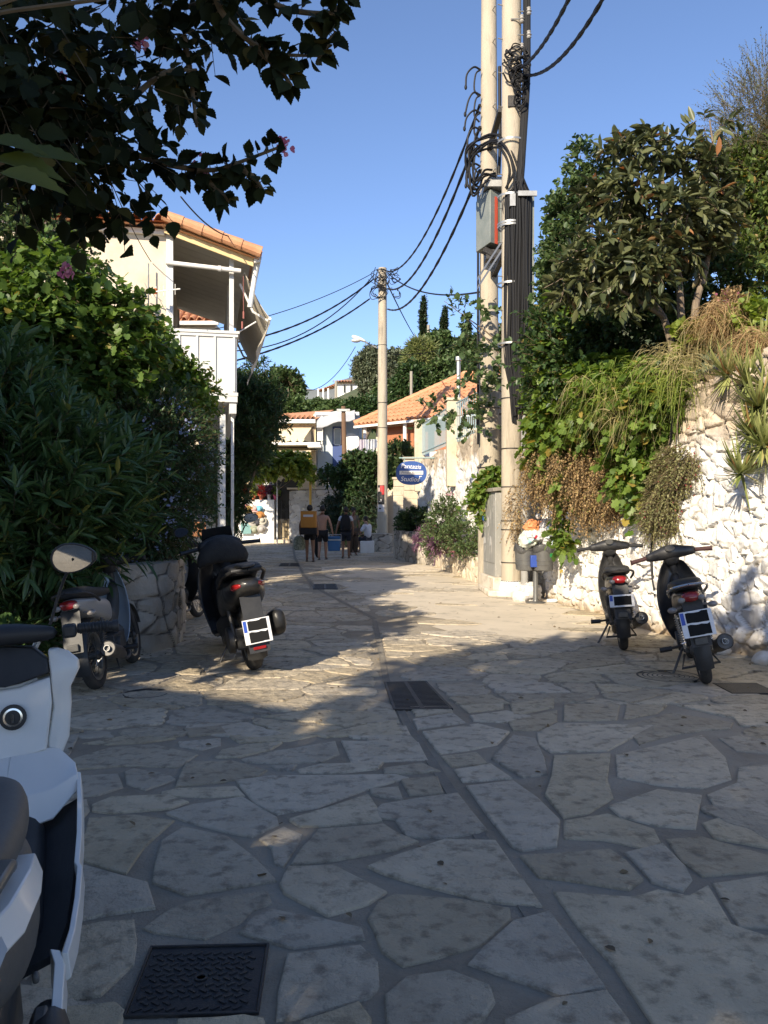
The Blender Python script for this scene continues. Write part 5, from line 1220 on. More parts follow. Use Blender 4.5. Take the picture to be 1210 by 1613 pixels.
plant('plumbago', 'large dark shrub dotted with pale blue flowers under the balcony', 'shrub',
      [PB(250, 700, 10.6, 75, 75), PB(280, 780, 10.5, 45, 75), PB(220, 800, 10.0, 70, 90), PB(190, 680, 10.2, 70, 60), PB(225, 850, 10, 50, 45), PB(305, 720, 11.3, 30, 60)], 3600, 10, .26, .05, tm_dia(.28), 'dark', base=(-3.2, 10.8, .7), r0=.05, seed=5, droop=.25, thr=-.6, flowers=('pblue', 260, .034, 8))
plant('climber', 'bright tipped climber reaching out in front of the balcony panels', 'climbing plant',
      [PB(255, 590, 12.6, 34, 24), PB(312, 615, 13, 22, 9), PB(225, 545, 12.3, 28, 24), PB(285, 640, 12.6, 36, 18), PB(285, 595, 12.8, 24, 14)], 620, 9, .26, .085, tm_oval(.3), 'vine', base=(-3.6, 12.3, .7), r0=.04, seed=6, droop=.2, thr=-.5, shell=.5)
plant('hedge_bush', 'dense dark bush in the middle of the hedge between oleander and plumbago', 'shrub',
      [PB(130, 740, 10.6, 120, 110), PB(100, 620, 11, 130, 100), PB(200, 660, 11.2, 90, 80), PB(60, 860, 9.8, 130, 100), PB(-80, 700, 10.5, 150, 200)], 2600, 10, .3, .10, tm_oval(.26), 'dark', base=(-4.6, 11.3, .7), r0=.07, seed=7, thr=-.9)
# ---- dark oleander tree beside the balcony house, further on
plant('oleander_tree', 'dark fine leafed tree between balcony house and yellow house', 'tree',
      [PB(398, 640, 25, 36, 46), PB(418, 625, 25.5, 20, 30), PB(388, 690, 24.5, 32, 52), PB(366, 780, 24, 18, 50), PB(434, 665, 25, 12, 24), PB(405, 590, 25.5, 14, 20), PB(356, 640, 24.5, 26, 60), PB(350, 740, 24.2, 24, 70)], 2700, 10, .32, .16, tm_lance(.11), 'dark', base=(-4.75, 24.5, 0), r0=.06, seed=8, thr=-.35, up=.5, spread=.8, sr=.008, per=2)
plant('street_tree', 'olive green tree crown just right of the dark tree, on the skyline', 'tree',
      [PB(450, 612, 56, 24, 22), PB(462, 650, 55, 20, 16), PB(440, 600, 58, 12, 14), PB(430, 650, 55, 30, 25)], 1900, 8, .45, .25, tm_oval(.3), 'hill', base=(-6.3, 56, 0), r0=.22, seed=9, thr=-.3, sr=.02)
# ---- behind the stone wall
plant('citrus_tree', 'glossy leafed tree behind the stone wall, right of the wooden pole', 'tree',
      [PB(563, 732, 36, 20, 17), PB(588, 742, 36, 18, 24), PB(546, 752, 36.5, 18, 22), PB(518, 750, 37, 12, 12), PB(568, 775, 36, 24, 26)], 1500, 9, .25, .15, tm_oval(.28), 'dark', base=(-1.0, 36.8, 0), r0=.09, seed=10, thr=-.4, sr=.01)
plant('citrus_tree', 'green tree between the far pole and the railing piers', 'tree',
      [PB(630, 718, 35, 22, 22), PB(652, 735, 34, 18, 26), PB(625, 745, 35, 18, 20)], 700, 9, .25, .15, tm_oval(.28), 'mul', base=(1.0, 35, 0), r0=.08, seed=11, thr=-.4, sr=.01)
plant('hanging_hedge', 'very dark hedge spilling over the stone wall behind the people', 'hedge',
      [PB(548, 812, 36, 32, 38), PB(575, 802, 35.5, 18, 42), PB(527, 805, 37, 16, 28)], 1500, 10, .25, .15, tm_lance(.12), 'cyp', base=(-1.6, 36.3, 0), r0=.06, seed=12, thr=-1, droop=.5, sr=.008)
plant('pergola_vine', 'yellow green grapevine trained over a pergola below the lower awning', 'climbing plant',
      [PB(430, 728, 39, 30, 16), PB(465, 730, 39, 26, 16), PB(405, 735, 39, 30, 18), PB(480, 745, 39, 12, 12)], 800, 8, .25, .15, tm_lobed(), 'lime', base=(-5.0, 39, 2.6), r0=.02, seed=13, droop=.4, thr=-.6, sr=.01)
# flower pots on the white wall
for i, (u, w_, col, pc, lm, lb) in enumerate([(434.5, 9, (.42, .06, .12), 0, 'vine', 'round green bush in a dark pink pot at the right end of the white wall'), (412, 8, (.5, .14, .07), 1, 'red', 'red leaved plant in an orange pot on the white wall'), (424, 7, (.66, .64, .6), 2, 'purple', 'white pot with a withered plant between pink and orange pots'), (400, 7, (.5, .14, .07), 1, 'lime', 'yellow green plant in a terracotta pot near the dark tree'), (388, 7, (.5, .14, .07), 1, 'red', 'leftmost terracotta pot with red flowers on the white wall')]):
    Y = 41.0; zt_ = P(0, 787, 40.8).z; x = P(u, 0, Y).x; t = thing('potted_plant', lb, 'potted plant', (x, Y, zt_), group='flower pots on the white wall'); rr = w_*.5*Y/F
    mb = MB(); mb.lathe([(rr*.62, 0), (rr*.9, .2), (rr, .2), (rr, .25), (rr*.85, .25), (rr*.8, .2)], (x, Y, zt_), 16); mb.build('pot', mat('pot_glaze', col, rough=.55), t)
    plant('p', '', '', [(x, Y, zt_+.42, rr*1.15, rr*1.1, .2)], 60, 7, .14, .07, tm_oval(.32), lm, seed=40+i, stem=True, parent=t)
# ---- hillside
plant('olive_tree', 'silvery olive tree on the skyline left of the far pole', 'tree', [PB(578, 582, 85, 17, 22), PB(587, 565, 85, 14, 14), PB(602, 600, 85, 20, 24), PB(584, 610, 85, 12, 14)], 3000, 8, .6, .34, tm_lance(.16), 'olive', base=(-1.8, 85, 8), r0=.3, seed=14, thr=-.35, sr=.03)
plant('broad_tree', 'grey green broad tree just right of the far pole on the hillside', 'tree', [PB(625, 580, 88, 26, 24), PB(640, 600, 84, 24, 20), PB(610, 605, 84, 22, 22)], 2400, 8, .6, .32, tm_oval(.3), 'olive', base=(1.2, 86, 8), r0=.3, seed=15, thr=-.4, sr=.03)
for i, (u, v0, v1, Y, w_, lb) in enumerate([(667, 476, 545, 90, 3.0, 'tallest cypress, slim and pointed, left of the small distant pole'), (700, 492, 550, 92, 3.6, 'middle cypress right of the small distant pole'), (737, 512, 560, 90, 3.2, 'shortest cypress, the one nearest to the left tall pole')]):
    bl = []; n = 9
    for k in range(n): f = k/(n-1); bl.append(PB(u+math.sin(k)*.6, v1+(v0-v1)*f, Y, w_*(1-f)**.6*(1 if f > .1 else .9)+.7, (v1-v0)/n*.9))
    plant('cypress', lb, 'tree', bl, 1300, 7, .4, .24, tm_dia(.25), 'cyp', base=(P(u, 0, Y).x, Y, P(0, v1+25, Y).z), r0=.15, seed=20+i, up=1.6, jitter=.25, thr=-2, group='cypresses on the skyline', sr=.02)
hb = [(620, 640, 70, 45, 28, 'rounded green bush below the olive tree'), (556, 646, 85, 28, 12, 'green scrub right below the white villa'), (500, 642, 90, 22, 9, 'green scrub left of the white villa'), (650, 600, 66, 28, 32, 'dark bushy tree left of the palm trunk'), (700, 590, 66, 40, 40, 'tall dark tree mass right of the palm'), (740, 565, 68, 36, 44, 'dense tree behind the left tall pole'), (690, 550, 74, 34, 30, 'green crown between palm and middle cypress'), (790, 560, 66, 50, 50, 'dense tree behind the cable bundle'), (610, 618, 80, 18, 18, 'leafy tree behind the far pole shaft'), (660, 560, 78, 26, 26, 'leafy crown just behind the palm'), (535, 648, 72, 30, 12, 'low hedge line above the blue house'), (575, 645, 66, 36, 16, 'bush right above the roof edge behind the far pole'), (466, 652, 70, 22, 10, 'scrubby bush above the yellow house roof'), (735, 610, 60, 34, 34, 'green bush above the orange roof ridge')]
for i, (u, v, Y, ru, rv, lb) in enumerate(hb):
    p = P(u, v, Y); plant('hillside_tree', lb, 'tree', [PB(u, v, Y, ru*.75, rv*.75), PB(u-ru*.5, v+rv*.4, Y, ru*.5, rv*.5), PB(u+ru*.5, v+rv*.3, Y, ru*.5, rv*.5), PB(u, v+rv*.8, Y, ru*.9, rv*.5)], 1500, 8, .5, .30, tm_oval(.3), ['hill', 'mul', 'hill', 'dark'][i % 4], base=(p.x, p.y, p.z-rv*Y/F-1.5), r0=.2, seed=60+i, thr=-.45, group='trees and bushes on the hillside', sr=.03)
def palm():
    Y = 68; c = P(663, 553, Y); t = thing('palm_tree', 'palm with drooping fan leaves on the hillside below the tallest cypress', 'palm tree', (c.x, Y, c.z-5))
    mb = MB(); mb.tube([(c.x, Y, c.z-5.5), (c.x+.1, Y, c.z)], [.35, .28], 10); mb.build('trunk', M['bark'], t)
    r = np.random.RandomState(3); pos = []; d = []; nn = []; fr = MB()
    for k in range(46):
        az = r.rand()*6.28; el = -.7+1.9*r.rand(); dv = np.array([math.cos(az)*math.cos(el), math.sin(az)*math.cos(el), math.sin(el)]); Lr = 1.1+.35*r.rand()
        e = np.array(c)+dv*Lr+np.array([0, 0, -.35*Lr*math.cos(el)]); fr.tube([tuple(c), tuple(np.array(c)+dv*Lr*.6), tuple(e)], .03, 4)
        for q in range(26): 
            pos.append(e-dv*.3); nd = dv*.9+r.normal(size=3)*.75+np.array([0, 0, -.35]); d.append(nd); nn.append(r.normal(size=3))
    fr.build('stalks', M['twig'], t)
    leaf_mesh('fronds', np.array(pos), np.array(d), np.array(nn), .6+.35*r.rand(len(pos)), tm_lance(.045), leafmat('palm_leaf', (.10, .14, .04), (.24, .26, .10), tr=.3), t, rng=r)
palm()
# ---- right: planter flowers
plant('flowering_bush', 'bush with pink flowers in the sunlit planter under the white wall', 'shrub', [PB(700, 820, 19.5, 26, 30), PB(725, 850, 18.8, 28, 26), PB(685, 850, 20.5, 20, 22), PB(706, 800, 19.8, 10, 22), PB(745, 862, 18.3, 14, 16)], 950, 8, .14, .055, tm_oval(.3), 'mul', base=(1.9, 19.5, .45), r0=.03, seed=30, thr=-.5, flowers=('pink', 9, .045, 14))
plant('purple_plant', 'purple leaved plant hanging over the planter edge', 'plant', [PB(697, 855, 20, 12, 22), PB(705, 835, 20, 8, 12)], 160, 8, .2, .12, tm_lance(.09), 'purple', base=(1.6, 20.2, .5), r0=.02, seed=31, up=.3, droop=.5)
plant('purple_plant', 'purple leaved plant growing in the shaded rounded planter', 'plant', [PB(668, 852, 23, 10, 14), PB(676, 838, 23, 9, 10)], 110, 8, .2, .12, tm_lance(.09), 'purple', base=(1.2, 23.3, .8), r0=.02, seed=32, up=.6, droop=.3)
plant('shade_shrub', 'dark green shrub in the shaded planter by the letter box', 'shrub', [PB(650, 820, 26, 16, 14), PB(637, 828, 27, 12, 10), PB(672, 818, 25, 10, 12)], 420, 8, .2, .09, tm_oval(.3), 'dark', base=(1.0, 26.3, .8), r0=.02, seed=33)
plant('trailing_vine', 'vine trailing over the top of the meter cabinet', 'climbing plant', [PB(770, 770, 16.2, 18, 22), PB(760, 795, 16.4, 10, 16), PB(782, 755, 16, 12, 16), PB(752, 780, 16.5, 8, 8)], 260, 7, .2, .085, tm_lobed(), 'vine', base=(2.3, 16.3, 1.95), r0=.015, seed=34, droop=.5, shell=.6)
plant('fig_branches', 'leafy branches spreading in front of the left tall pole and railing', 'tree', [PB(770, 570, 15.9, 36, 26), PB(735, 495, 16.2, 28, 22), PB(700, 475, 16.5, 6, 6), PB(725, 640, 16.4, 42, 20), PB(690, 655, 17, 26, 14), PB(765, 665, 15.9, 26, 18), PB(755, 605, 16.2, 30, 16), PB(780, 500, 16.2, 12, 20), PB(778, 628, 16, 18, 18)], 130, 6, .24, .10, tm_lobed(), 'mul', base=(3.3, 16.8, 3.2), r0=.035, seed=35, droop=.2, thr=-.2, shell=.35)
# ---- right: on the terrace and hanging over the wall
def loquat():
    t = thing('loquat_tree', 'loquat tree with large leathery leaves and three bare trunks above the right wall', 'tree', tuple(P(1075, 560, 10.6)))
    mb = MB(); Y = 10.6
    for pts, r0 in (([P(1062, 565, Y), P(1045, 500, Y), P(1010, 455, Y), P(985, 390, Y), P(960, 330, Y)], .05), ([P(1078, 560, Y), P(1073, 500, Y+.1), P(1070, 440, Y+.1), P(1060, 360, Y), P(1040, 270, Y)], .06), ([P(1094, 550, Y+.2), P(1096, 480, Y+.2), P(1110, 430, Y+.3), P(1118, 360, Y+.3), P(1100, 250, Y)], .055),
                    ([P(1073, 440, Y+.1), P(1055, 385, Y), P(1020, 320, Y-.2)], .03), ([P(1045, 500, Y), P(1000, 470, Y-.3), P(930, 430, Y-.4)], .03), ([P(1112, 430, Y+.3), P(1130, 300, Y), P(1118, 190, Y)], .03), ([P(1060, 360, Y), P(1020, 300, Y), P(1000, 230, Y)], .02)):
        s = spline(pts, 5); mb.tube(s, [r0*(1-.65*i/(len(s)-1)) for i in range(len(s))], 9)
    mb.build('trunk', M['bark'], t)
    bl = [PB(1010, 235, 10.5, 50, 24), PB(1085, 255, 10.6, 50, 30), PB(1120, 195, 10.6, 24, 18), PB(985, 300, 10.4, 46, 30), PB(1050, 330, 10.4, 60, 40), PB(940, 400, 10.2, 50, 36), PB(1010, 400, 10.2, 60, 40), PB(900, 440, 10.4, 34, 30), PB(1090, 380, 10.8, 46, 40), PB(1120, 320, 10.8, 40, 50), PB(985, 450, 10.2, 60, 26), PB(930, 320, 10.5, 24, 26), PB(1000, 215, 10.4, 24, 10)]
    r = np.random.RandomState(8); o, d = in_blobs(r, bl, 600, .35, True, 2.4, -.45, 8)
    pos, ld, nn, (a, b) = twigs(r, o, d, .16, 9, .4, 1.1, .6, .5)
    leaf_mesh('foliage', pos, ld, nn, .10+.13*r.rand(len(pos)), tm_oval(.18, .05), LM['loq'], t, rng=r); stems('twigs', a, b, .008, M['bark'], t)
loquat()
plant('mulberry_tree', 'blue green small leafed tree right behind the cable bundle', 'tree', [PB(885, 410, 13, 26, 55), PB(895, 340, 13, 28, 36), PB(915, 250, 13.2, 12, 20), PB(935, 285, 13.2, 16, 18), PB(885, 480, 13, 28, 50), PB(912, 440, 13, 36, 50), PB(908, 310, 13, 20, 26), PB(866, 440, 13, 8, 40)], 1700, 9, .17, .075, tm_oval(.34), 'mul', base=(3.2, 13.8, 3.1), r0=.06, seed=36, thr=-.35)
plant('terrace_bush', 'dark bush filling the shade below the loquat crown', 'shrub', [PB(1000, 520, 12, 110, 70), PB(900, 560, 12.2, 70, 80), PB(1120, 460, 12, 70, 60), PB(960, 440, 12.5, 70, 60)], 2200, 9, .3, .085, tm_oval(.3), 'dark', base=(4.4, 12.6, 3.1), r0=.06, seed=37, thr=-.8)
plant('ivy_vine', 'green lobed vine hanging over the wall beside the cable bundle', 'climbing plant', [PB(890, 560, 12.4, 40, 70), PB(868, 640, 12.9, 22, 50), PB(905, 640, 12.3, 50, 50), PB(880, 700, 12.9, 34, 32), PB(896, 745, 12.6, 12, 40), PB(864, 590, 13.2, 16, 60), PB(905, 500, 12.2, 44, 40), PB(850, 700, 13.4, 14, 20)], 1500, 8, .24, .105, tm_lobed(), 'vine', base=(3.6, 13.2, 3.1), r0=.03, seed=38, droop=.6, up=0, thr=-.45, shell=.6)
plant('ivy_vine', 'green vine hanging down the middle of the right wall above the mopeds', 'climbing plant', [PB(1010, 650, 10.9, 40, 50), PB(1000, 720, 11.1, 30, 46), PB(1035, 610, 10.6, 40, 40), PB(1020, 770, 11.0, 14, 30), PB(960, 600, 11.3, 46, 36)], 900, 8, .22, .10, tm_lobed(), 'vine', base=(4.0, 11.2, 3.1), r0=.03, seed=39, droop=.6, up=0, thr=-.3, shell=.6)
plant('vine_tendril', 'single vine strand with broad leaves dangling left of the farther right moped', 'climbing plant', [PB(884, 830, 13.0, 10, 30), PB(888, 862, 13.0, 13, 9)], 46, 6, .16, .10, tm_lobed(), 'vine', base=tuple(P(886, 790, 13.0)), r0=.008, seed=41, droop=.6, up=0)
plant('creeper', 'small leaved creeper with a few red flowers hanging above the nearer right moped', 'climbing plant', [PB(1048, 765, 10.4, 14, 56), PB(1072, 720, 10.1, 16, 50), PB(1032, 800, 10.6, 11, 40), PB(1070, 640, 10, 36, 40), PB(1088, 680, 9.9, 12, 60), PB(1060, 800, 10.3, 7, 40)], 1700, 8, .17, .032, tm_dia(.3), 'fine', base=(3.9, 10.2, 3.0), r0=.015, seed=42, droop=.7, up=0, thr=-.4, flowers=('red', 9, .02, 5))
for i, (bl, n, lb, sd) in enumerate([([PB(850, 730, 13.1, 20, 44), PB(880, 745, 12.8, 22, 46)], 1500, 'dry brown creeper hanging just right of the cable bundle', 50), ([PB(925, 750, 12.3, 28, 58), PB(905, 715, 12.3, 30, 40), PB(945, 730, 12.2, 16, 62)], 2200, 'broad curtain of dry orange brown creeper in the middle of the wall', 51), ([PB(965, 750, 11.9, 26, 50), PB(975, 700, 11.9, 24, 50)], 1500, 'dry brown creeper above the farther right moped', 52), ([PB(812, 800, 14.6, 12, 40)], 90, 'few dry strands hanging against the right tall pole', 53)]):
    plant('dry_creeper', lb, 'dried plant', bl, n, 9, .17, .032, tm_dia(.35), 'dry', sv=.5, base=tuple(Vector(bl[0][:3])+Vector((.1, .1, bl[0][5]))), r0=.012, seed=sd, droop=1.1, up=-.3, thr=-.5, group='dry creepers hanging over the right wall')
def straws(name, label, blobs, n, L, seed, lm='straw', wd=.012, up=.2, droop=1.0, cat='grass', kind=None, group=None):
    """arching blades, each a bent strip"""
    r = np.random.RandomState(seed); o, d = in_blobs(r, blobs, n, .2); 
    d = nrmz(r.normal(size=(n, 3))*np.array([1, 1, .5])+np.array([-.25, -.35, up])); Lr = L*(.5+r.rand(n)); S = 6
    side = nrmz(np.cross(d, r.normal(size=(n, 3)))); V = []
    for k in range(S+1):
        t = k/S; c = o+d*(Lr*t)[:, None]; c[:, 2] -= droop*Lr*t*t; ww = wd*(1-t*.9)
        V += [c-side*ww, c+side*ww]
    V = np.stack(V, 1).reshape(-1, 3); nv = 2*(S+1); f = []
    for k in range(S): f += [2*k, 2*k+1, 2*k+3, 2*k+2]
    Lp = ((np.arange(n)*nv)[:, None]+np.array(f)[None]).ravel(); me = bpy.data.meshes.new(name); me.vertices.add(len(V)); me.loops.add(len(Lp)); me.polygons.add(n*S)
    me.vertices.foreach_set('co', V.astype('f').ravel()); me.loops.foreach_set('vertex_index', Lp.astype('i')); me.polygons.foreach_set('loop_start', (np.arange(n*S)*4).astype('i')); me.polygons.foreach_set('loop_total', np.full(n*S, 4, 'i'))
    at = me.attributes.new('v', 'FLOAT', 'FACE'); at.data.foreach_set('value', np.repeat(r.rand(n), S).astype('f')); me.update(calc_edges=True); me.validate()
    ob = link(name, me, None, LM[lm]); recenter(ob); tag(ob, label, cat, group, kind); return ob
straws('dry_grass', 'straw coloured dry grass arching over the top of the right wall', [PB(960, 600, 11.2, 70, 20), PB(1060, 560, 10.1, 50, 24), PB(1090, 570, 9.6, 34, 18), PB(1000, 640, 10.8, 60, 40), PB(870, 590, 12.6, 40, 20), PB(1140, 520, 10, 70, 30)], 1500, .34, 60, wd=.006, kind='stuff')
straws('green_grass', 'long green grass blades mixed into the dry grass on the wall top', [PB(1000, 600, 10.9, 90, 40), PB(1060, 600, 10.0, 50, 40), PB(940, 640, 11.5, 50, 30)], 1200, .34, 61, wd=.006, lm='lime', kind='stuff')
straws('root_fringe', 'reddish brown dry stems on the bank above the aloes', [PB(1150, 500, 9.8, 60, 30), PB(1190, 540, 9.2, 40, 26)], 2200, .24, 62, wd=.005, lm='dry', kind='stuff')
# aloes
def aloe(label, c, n, L, seed, down=.3, wd=.028, grp='aloes on the right wall'):
    r = random.Random(seed); mb = MB(); vv = []
    for k in range(n):
        az = r.uniform(0, 6.28); el = r.uniform(-.35, 1.25); d = Vector((math.cos(az)*math.cos(el)*.8-.25, math.sin(az)*math.cos(el)*.6-.55, math.sin(el)-down)).normalized(); LL = L*r.uniform(.6, 1.1); x, y, _ = frame(d, (0.1, .2, 1)); up_ = y
        rows = []; c0 = Vector(c)+d*.02; bend = r.uniform(.15, .5)
        for q in range(6):
            t = q/5; p = c0+d*LL*t+Vector((0, 0, bend*LL*t*t*(1 if el > 0 else -.2)))-Vector((0, 0, .25*LL*t)); w_ = wd*(1-t)**.7+.0015
            rows.append([p+x*w_, p+y*w_*.12, p-x*w_, p-y*w_*.4])
        mb.rings(rows, True); vv += [r.random()]*(5*4+2)
    o = mb.build('aloe', LM['aloe'], angle=50); at = o.data.attributes.new('v', 'FLOAT', 'FACE'); at.data.foreach_set('value', vv[:len(o.data.polygons)])
    return tag(o, label, 'aloe', grp)
AL = [(1168, 745, 8.75, 26, .30, 'aloe rosette hanging lowest on the bright wall, casting a spiky shadow'), (1195, 640, 8.8, 34, .34, 'big tangled aloe at the picture edge, middle height'), (1150, 590, 9.4, 30, .34, 'aloe left of the big tangle, above bare stones'), (1200, 560, 9.3, 30, .34, 'aloe at the right edge just under the red stems'), (1165, 520, 9.7, 26, .3, 'topmost aloe next to the yellow green leaves'), (1205, 700, 8.6, 32, .34, 'aloe at the right edge above the lowest rosette'), (1178, 600, 9.1, 30, .32, 'aloe in the middle of the right hand tangle'), (1215, 610, 8.9, 30, .36, 'aloe half outside the picture on the right'), (1185, 680, 8.8, 28, .3, 'aloe with long pale blades above the lowest rosette, left of the edge')]
for i, (u, v, Y, n, L, lb) in enumerate(AL): aloe(lb, P(u, v, Y), int(n*2.6), L*1.2, i, down=.3 if i else .1, wd=.019)
plant('geranium', 'pink flowered geranium high on the bank at the right', 'plant', [PB(1150, 478, 9.9, 22, 14)], 120, 7, .1, .035, tm_oval(.35), 'dry', base=tuple(P(1150, 500, 9.95)), r0=.01, seed=70, flowers=('pink', 7, .03, 8))
plant('nasturtium', 'yellow green broad leaved plant on the bank by the right edge', 'plant', [PB(1185, 498, 9.5, 22, 16)], 70, 6, .12, .07, tm_oval(.5), 'lime', base=tuple(P(1185, 520, 9.6)), r0=.01, seed=71)
plant('fig_seedling', 'bright lime green seedling at the foot of the loquat trunks', 'plant', [PB(1090, 528, 10.2, 18, 14)], 40, 6, .14, .10, tm_lobed(), 'lime', base=tuple(P(1090, 550, 10.3)), r0=.01, seed=72)
plant('bank_bush', 'big leafy bush behind the loquat at the upper right', 'shrub', [PB(1190, 330, 12.5, 70, 90), PB(1160, 280, 12.6, 50, 50), PB(1200, 420, 12, 60, 50), PB(1250, 300, 12.5, 70, 120)], 1900, 9, .3, .09, tm_oval(.26), 'loq', base=(6.6, 12.6, 3.6), r0=.07, seed=73, thr=-.5, lmat=leafmat('bank_leaf', (.05, .09, .025), (.15, .20, .05), (.3, .2, .06), tr=.35, thr=.95))
plant('tamarisk', 'wispy grey green tamarisk at the top right corner', 'tree', [PB(1180, 200, 12.2, 44, 60), PB(1210, 150, 12.3, 34, 60), PB(1240, 240, 12.2, 60, 90), PB(1165, 250, 12.2, 34, 40)], 1500, 12, .5, .035, tm_lance(.16), 'wisp', base=(6.4, 12.4, 3.8), r0=.04, seed=74, thr=-.3, up=.9, spread=.5, sr=.003, per=2)
mb = MB(); mb.tube(spline([P(1062, 640, 10.2), P(1048, 760, 10.55), P(1028, 850, 10.75), P(1027, 900, 10.7), P(1036, 960, 10.6)], 6), .016, 8); o = mb.build('hose', M['cable']); tag(o, 'black hose hanging down the whitewashed wall behind the right mopeds', 'hose')
# ---- the dark flowering branch overhead, close to the viewer
def overhang():
    t = thing('lantana_tree', 'dark overhanging lantana branches with a few pink flowers at the top left, close overhead', 'tree', (-1.6, .4, 0))
    r = np.random.RandomState(21)
    bl = [PB(60, 60, 1.7, 90, 90, .25), PB(20, 180, 1.6, 90, 90, .25), PB(120, 200, 1.8, 90, 50, .2), PB(200, 150, 1.9, 70, 60, .2), PB(250, 90, 2.0, 50, 60, .2), PB(150, 280, 1.9, 60, 34, .15), PB(130, 20, 1.9, 90, 46, .25), PB(210, 250, 1.95, 60, 40, .15), PB(290, 180, 2.0, 26, 36, .12), PB(100, 310, 1.8, 50, 34, .12), PB(190, 330, 1.9, 26, 22, .08), PB(20, 290, 1.5, 50, 40, .15), PB(-60, 150, 1.6, 80, 200, .3), PB(40, -60, 1.8, 200, 70, .3), PB(250, -20, 2.0, 120, 40, .2)]
    o, d = in_blobs(r, bl, 430, .15, True, 7, -.4, 4); pos, ld, nn, (a, b) = twigs(r, o, d, .08, 5, -.3, 1.1, .5, .8)
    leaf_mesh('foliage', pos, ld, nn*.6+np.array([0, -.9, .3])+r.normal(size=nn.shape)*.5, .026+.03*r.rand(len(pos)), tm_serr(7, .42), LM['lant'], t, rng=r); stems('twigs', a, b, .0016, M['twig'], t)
    # the two reaching sprays
    sp = [([P(330, -40, 1.9), P(350, 20, 1.9), P(400, 70, 1.92), P(440, 85, 1.95), P(500, 88, 2.0)], 64), ([P(380, -40, 1.9), P(440, 10, 1.95), P(520, 20, 2.0), P(545, -10, 2.0)], 60), ([P(400, 70, 1.92), P(440, 110, 1.95), P(460, 135, 1.95)], 22), ([P(500, 88, 2.0), P(530, 50, 2.0)], 22),
          ([P(90, 190, 1.8), P(180, 230, 1.9), P(260, 258, 1.95), P(330, 268, 2.0), P(370, 258, 2.0), P(440, 232, 2.0)], 74), ([P(300, 262, 2.0), P(345, 300, 2.0), P(360, 318, 2.0)], 16), ([P(370, 258, 2), P(400, 280, 2), P(415, 300, 2.02)], 18), ([P(150, 215, 1.9), P(250, 120, 1.95), P(310, 110, 2.0)], 36), ([P(380, -30, 1.95), P(300, 10, 2), P(255, 5, 2)], 40), ([P(290, 60, 2.0), P(300, 120, 2.0), P(310, 200, 2.0)], 26)]
    mb = MB(); pos = []; dd = []
    for pts, n in sp:
        s = spline(pts, 8); mb.tube(s, [.008*(1-.7*i/(len(s)-1))+.001 for i in range(len(s))], 6)
        for k in range(n):
            f = (k+r.rand())/n; i = min(len(s)-2, int(f*(len(s)-1))); p = s[i].lerp(s[i+1], r.rand()); tng = (s[i+1]-s[i]).normalized()
            off = Vector(r.normal(size=3)); off = (off-tng*off.dot(tng)).normalized(); q = p+off*.012
            pos.append(np.array(q)); dd.append(np.array(off*1.0+tng*.4)+np.array([0, 0, -.55]))
            mb.tube([p, q], .0012, 4)
    mb.tube(spline([(-1.65, .3, 0), (-1.7, .5, 1.2), (-1.5, .9, 2.2), P(-60, 100, 1.6), P(90, 190, 1.8)], 6), [.05]*6+[.04]*6+[.03]*6+[.02]*7, 9)
    mb.tube(spline([(-1.5, .9, 2.2), (-1.2, 1.4, 2.7), P(330, -40, 1.9)], 6), .014, 7); mb.tube(spline([(-1.5, .9, 2.2), (-1.0, 1.5, 2.75), P(380, -40, 1.9)], 6), .012, 7)
    mb.build('branches', M['twig'], t)
    pos = np.array(pos); dd = np.array(dd); n = len(pos)
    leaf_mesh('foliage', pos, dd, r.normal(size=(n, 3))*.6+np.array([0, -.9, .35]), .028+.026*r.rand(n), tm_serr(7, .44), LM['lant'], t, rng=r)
    # sunlit thin leaves at the left edge
    for q, (u, v) in enumerate([(315, 262), (448, 228), (222, 68), (103, 120), (105, 425)]):
        c = np.array(P(u, v, 2.0)); n = 26; leaf_mesh('flower_head', c+r.normal(size=(n, 3))*.008, r.normal(size=(n, 3)), r.normal(size=(n, 3)), .010+.006*r.rand(n), tm_oval(.5), LM['pink'], t, rng=r)
overhang()
def bigleaf():
    r = np.random.RandomState(5); t = thing('foreground_shrub', 'yellow green blurred broad leaves poking in at the far left, closest to the viewer', 'plant', (-.75, 1.0, 0))
    tips = [(20, 268, 1.0), (60, 262, 1.05), (30, 290, .95), (100, 0, 1.05), (10, 240, 1.0), (310, -10, 1.2)]
    pos = np.array([P(u-30, v-18, Y) for u, v, Y in tips]); d = np.array([(1.0, .1, -.25+.3*r.rand()) for _ in tips])
    leaf_mesh('foliage', pos, d, np.tile([.1, -.7, .8], (len(tips), 1)), .07+.02*r.rand(len(tips)), tm_serr(6, .3), leafmat('young_leaf', (.04, .06, .012), (.10, .12, .025), tr=.45), t, rng=r)
    mb = MB()
    for p in pos: mb.tube(spline([(-.95, p[1]*.8, 0), (-.95, p[1]*.8, 1.2), (-.8, p[1]*.9, p[2]-.25), tuple(p)], 5), .003, 5)
    mb.build('stems', M['twig'], t)
bigleaf()
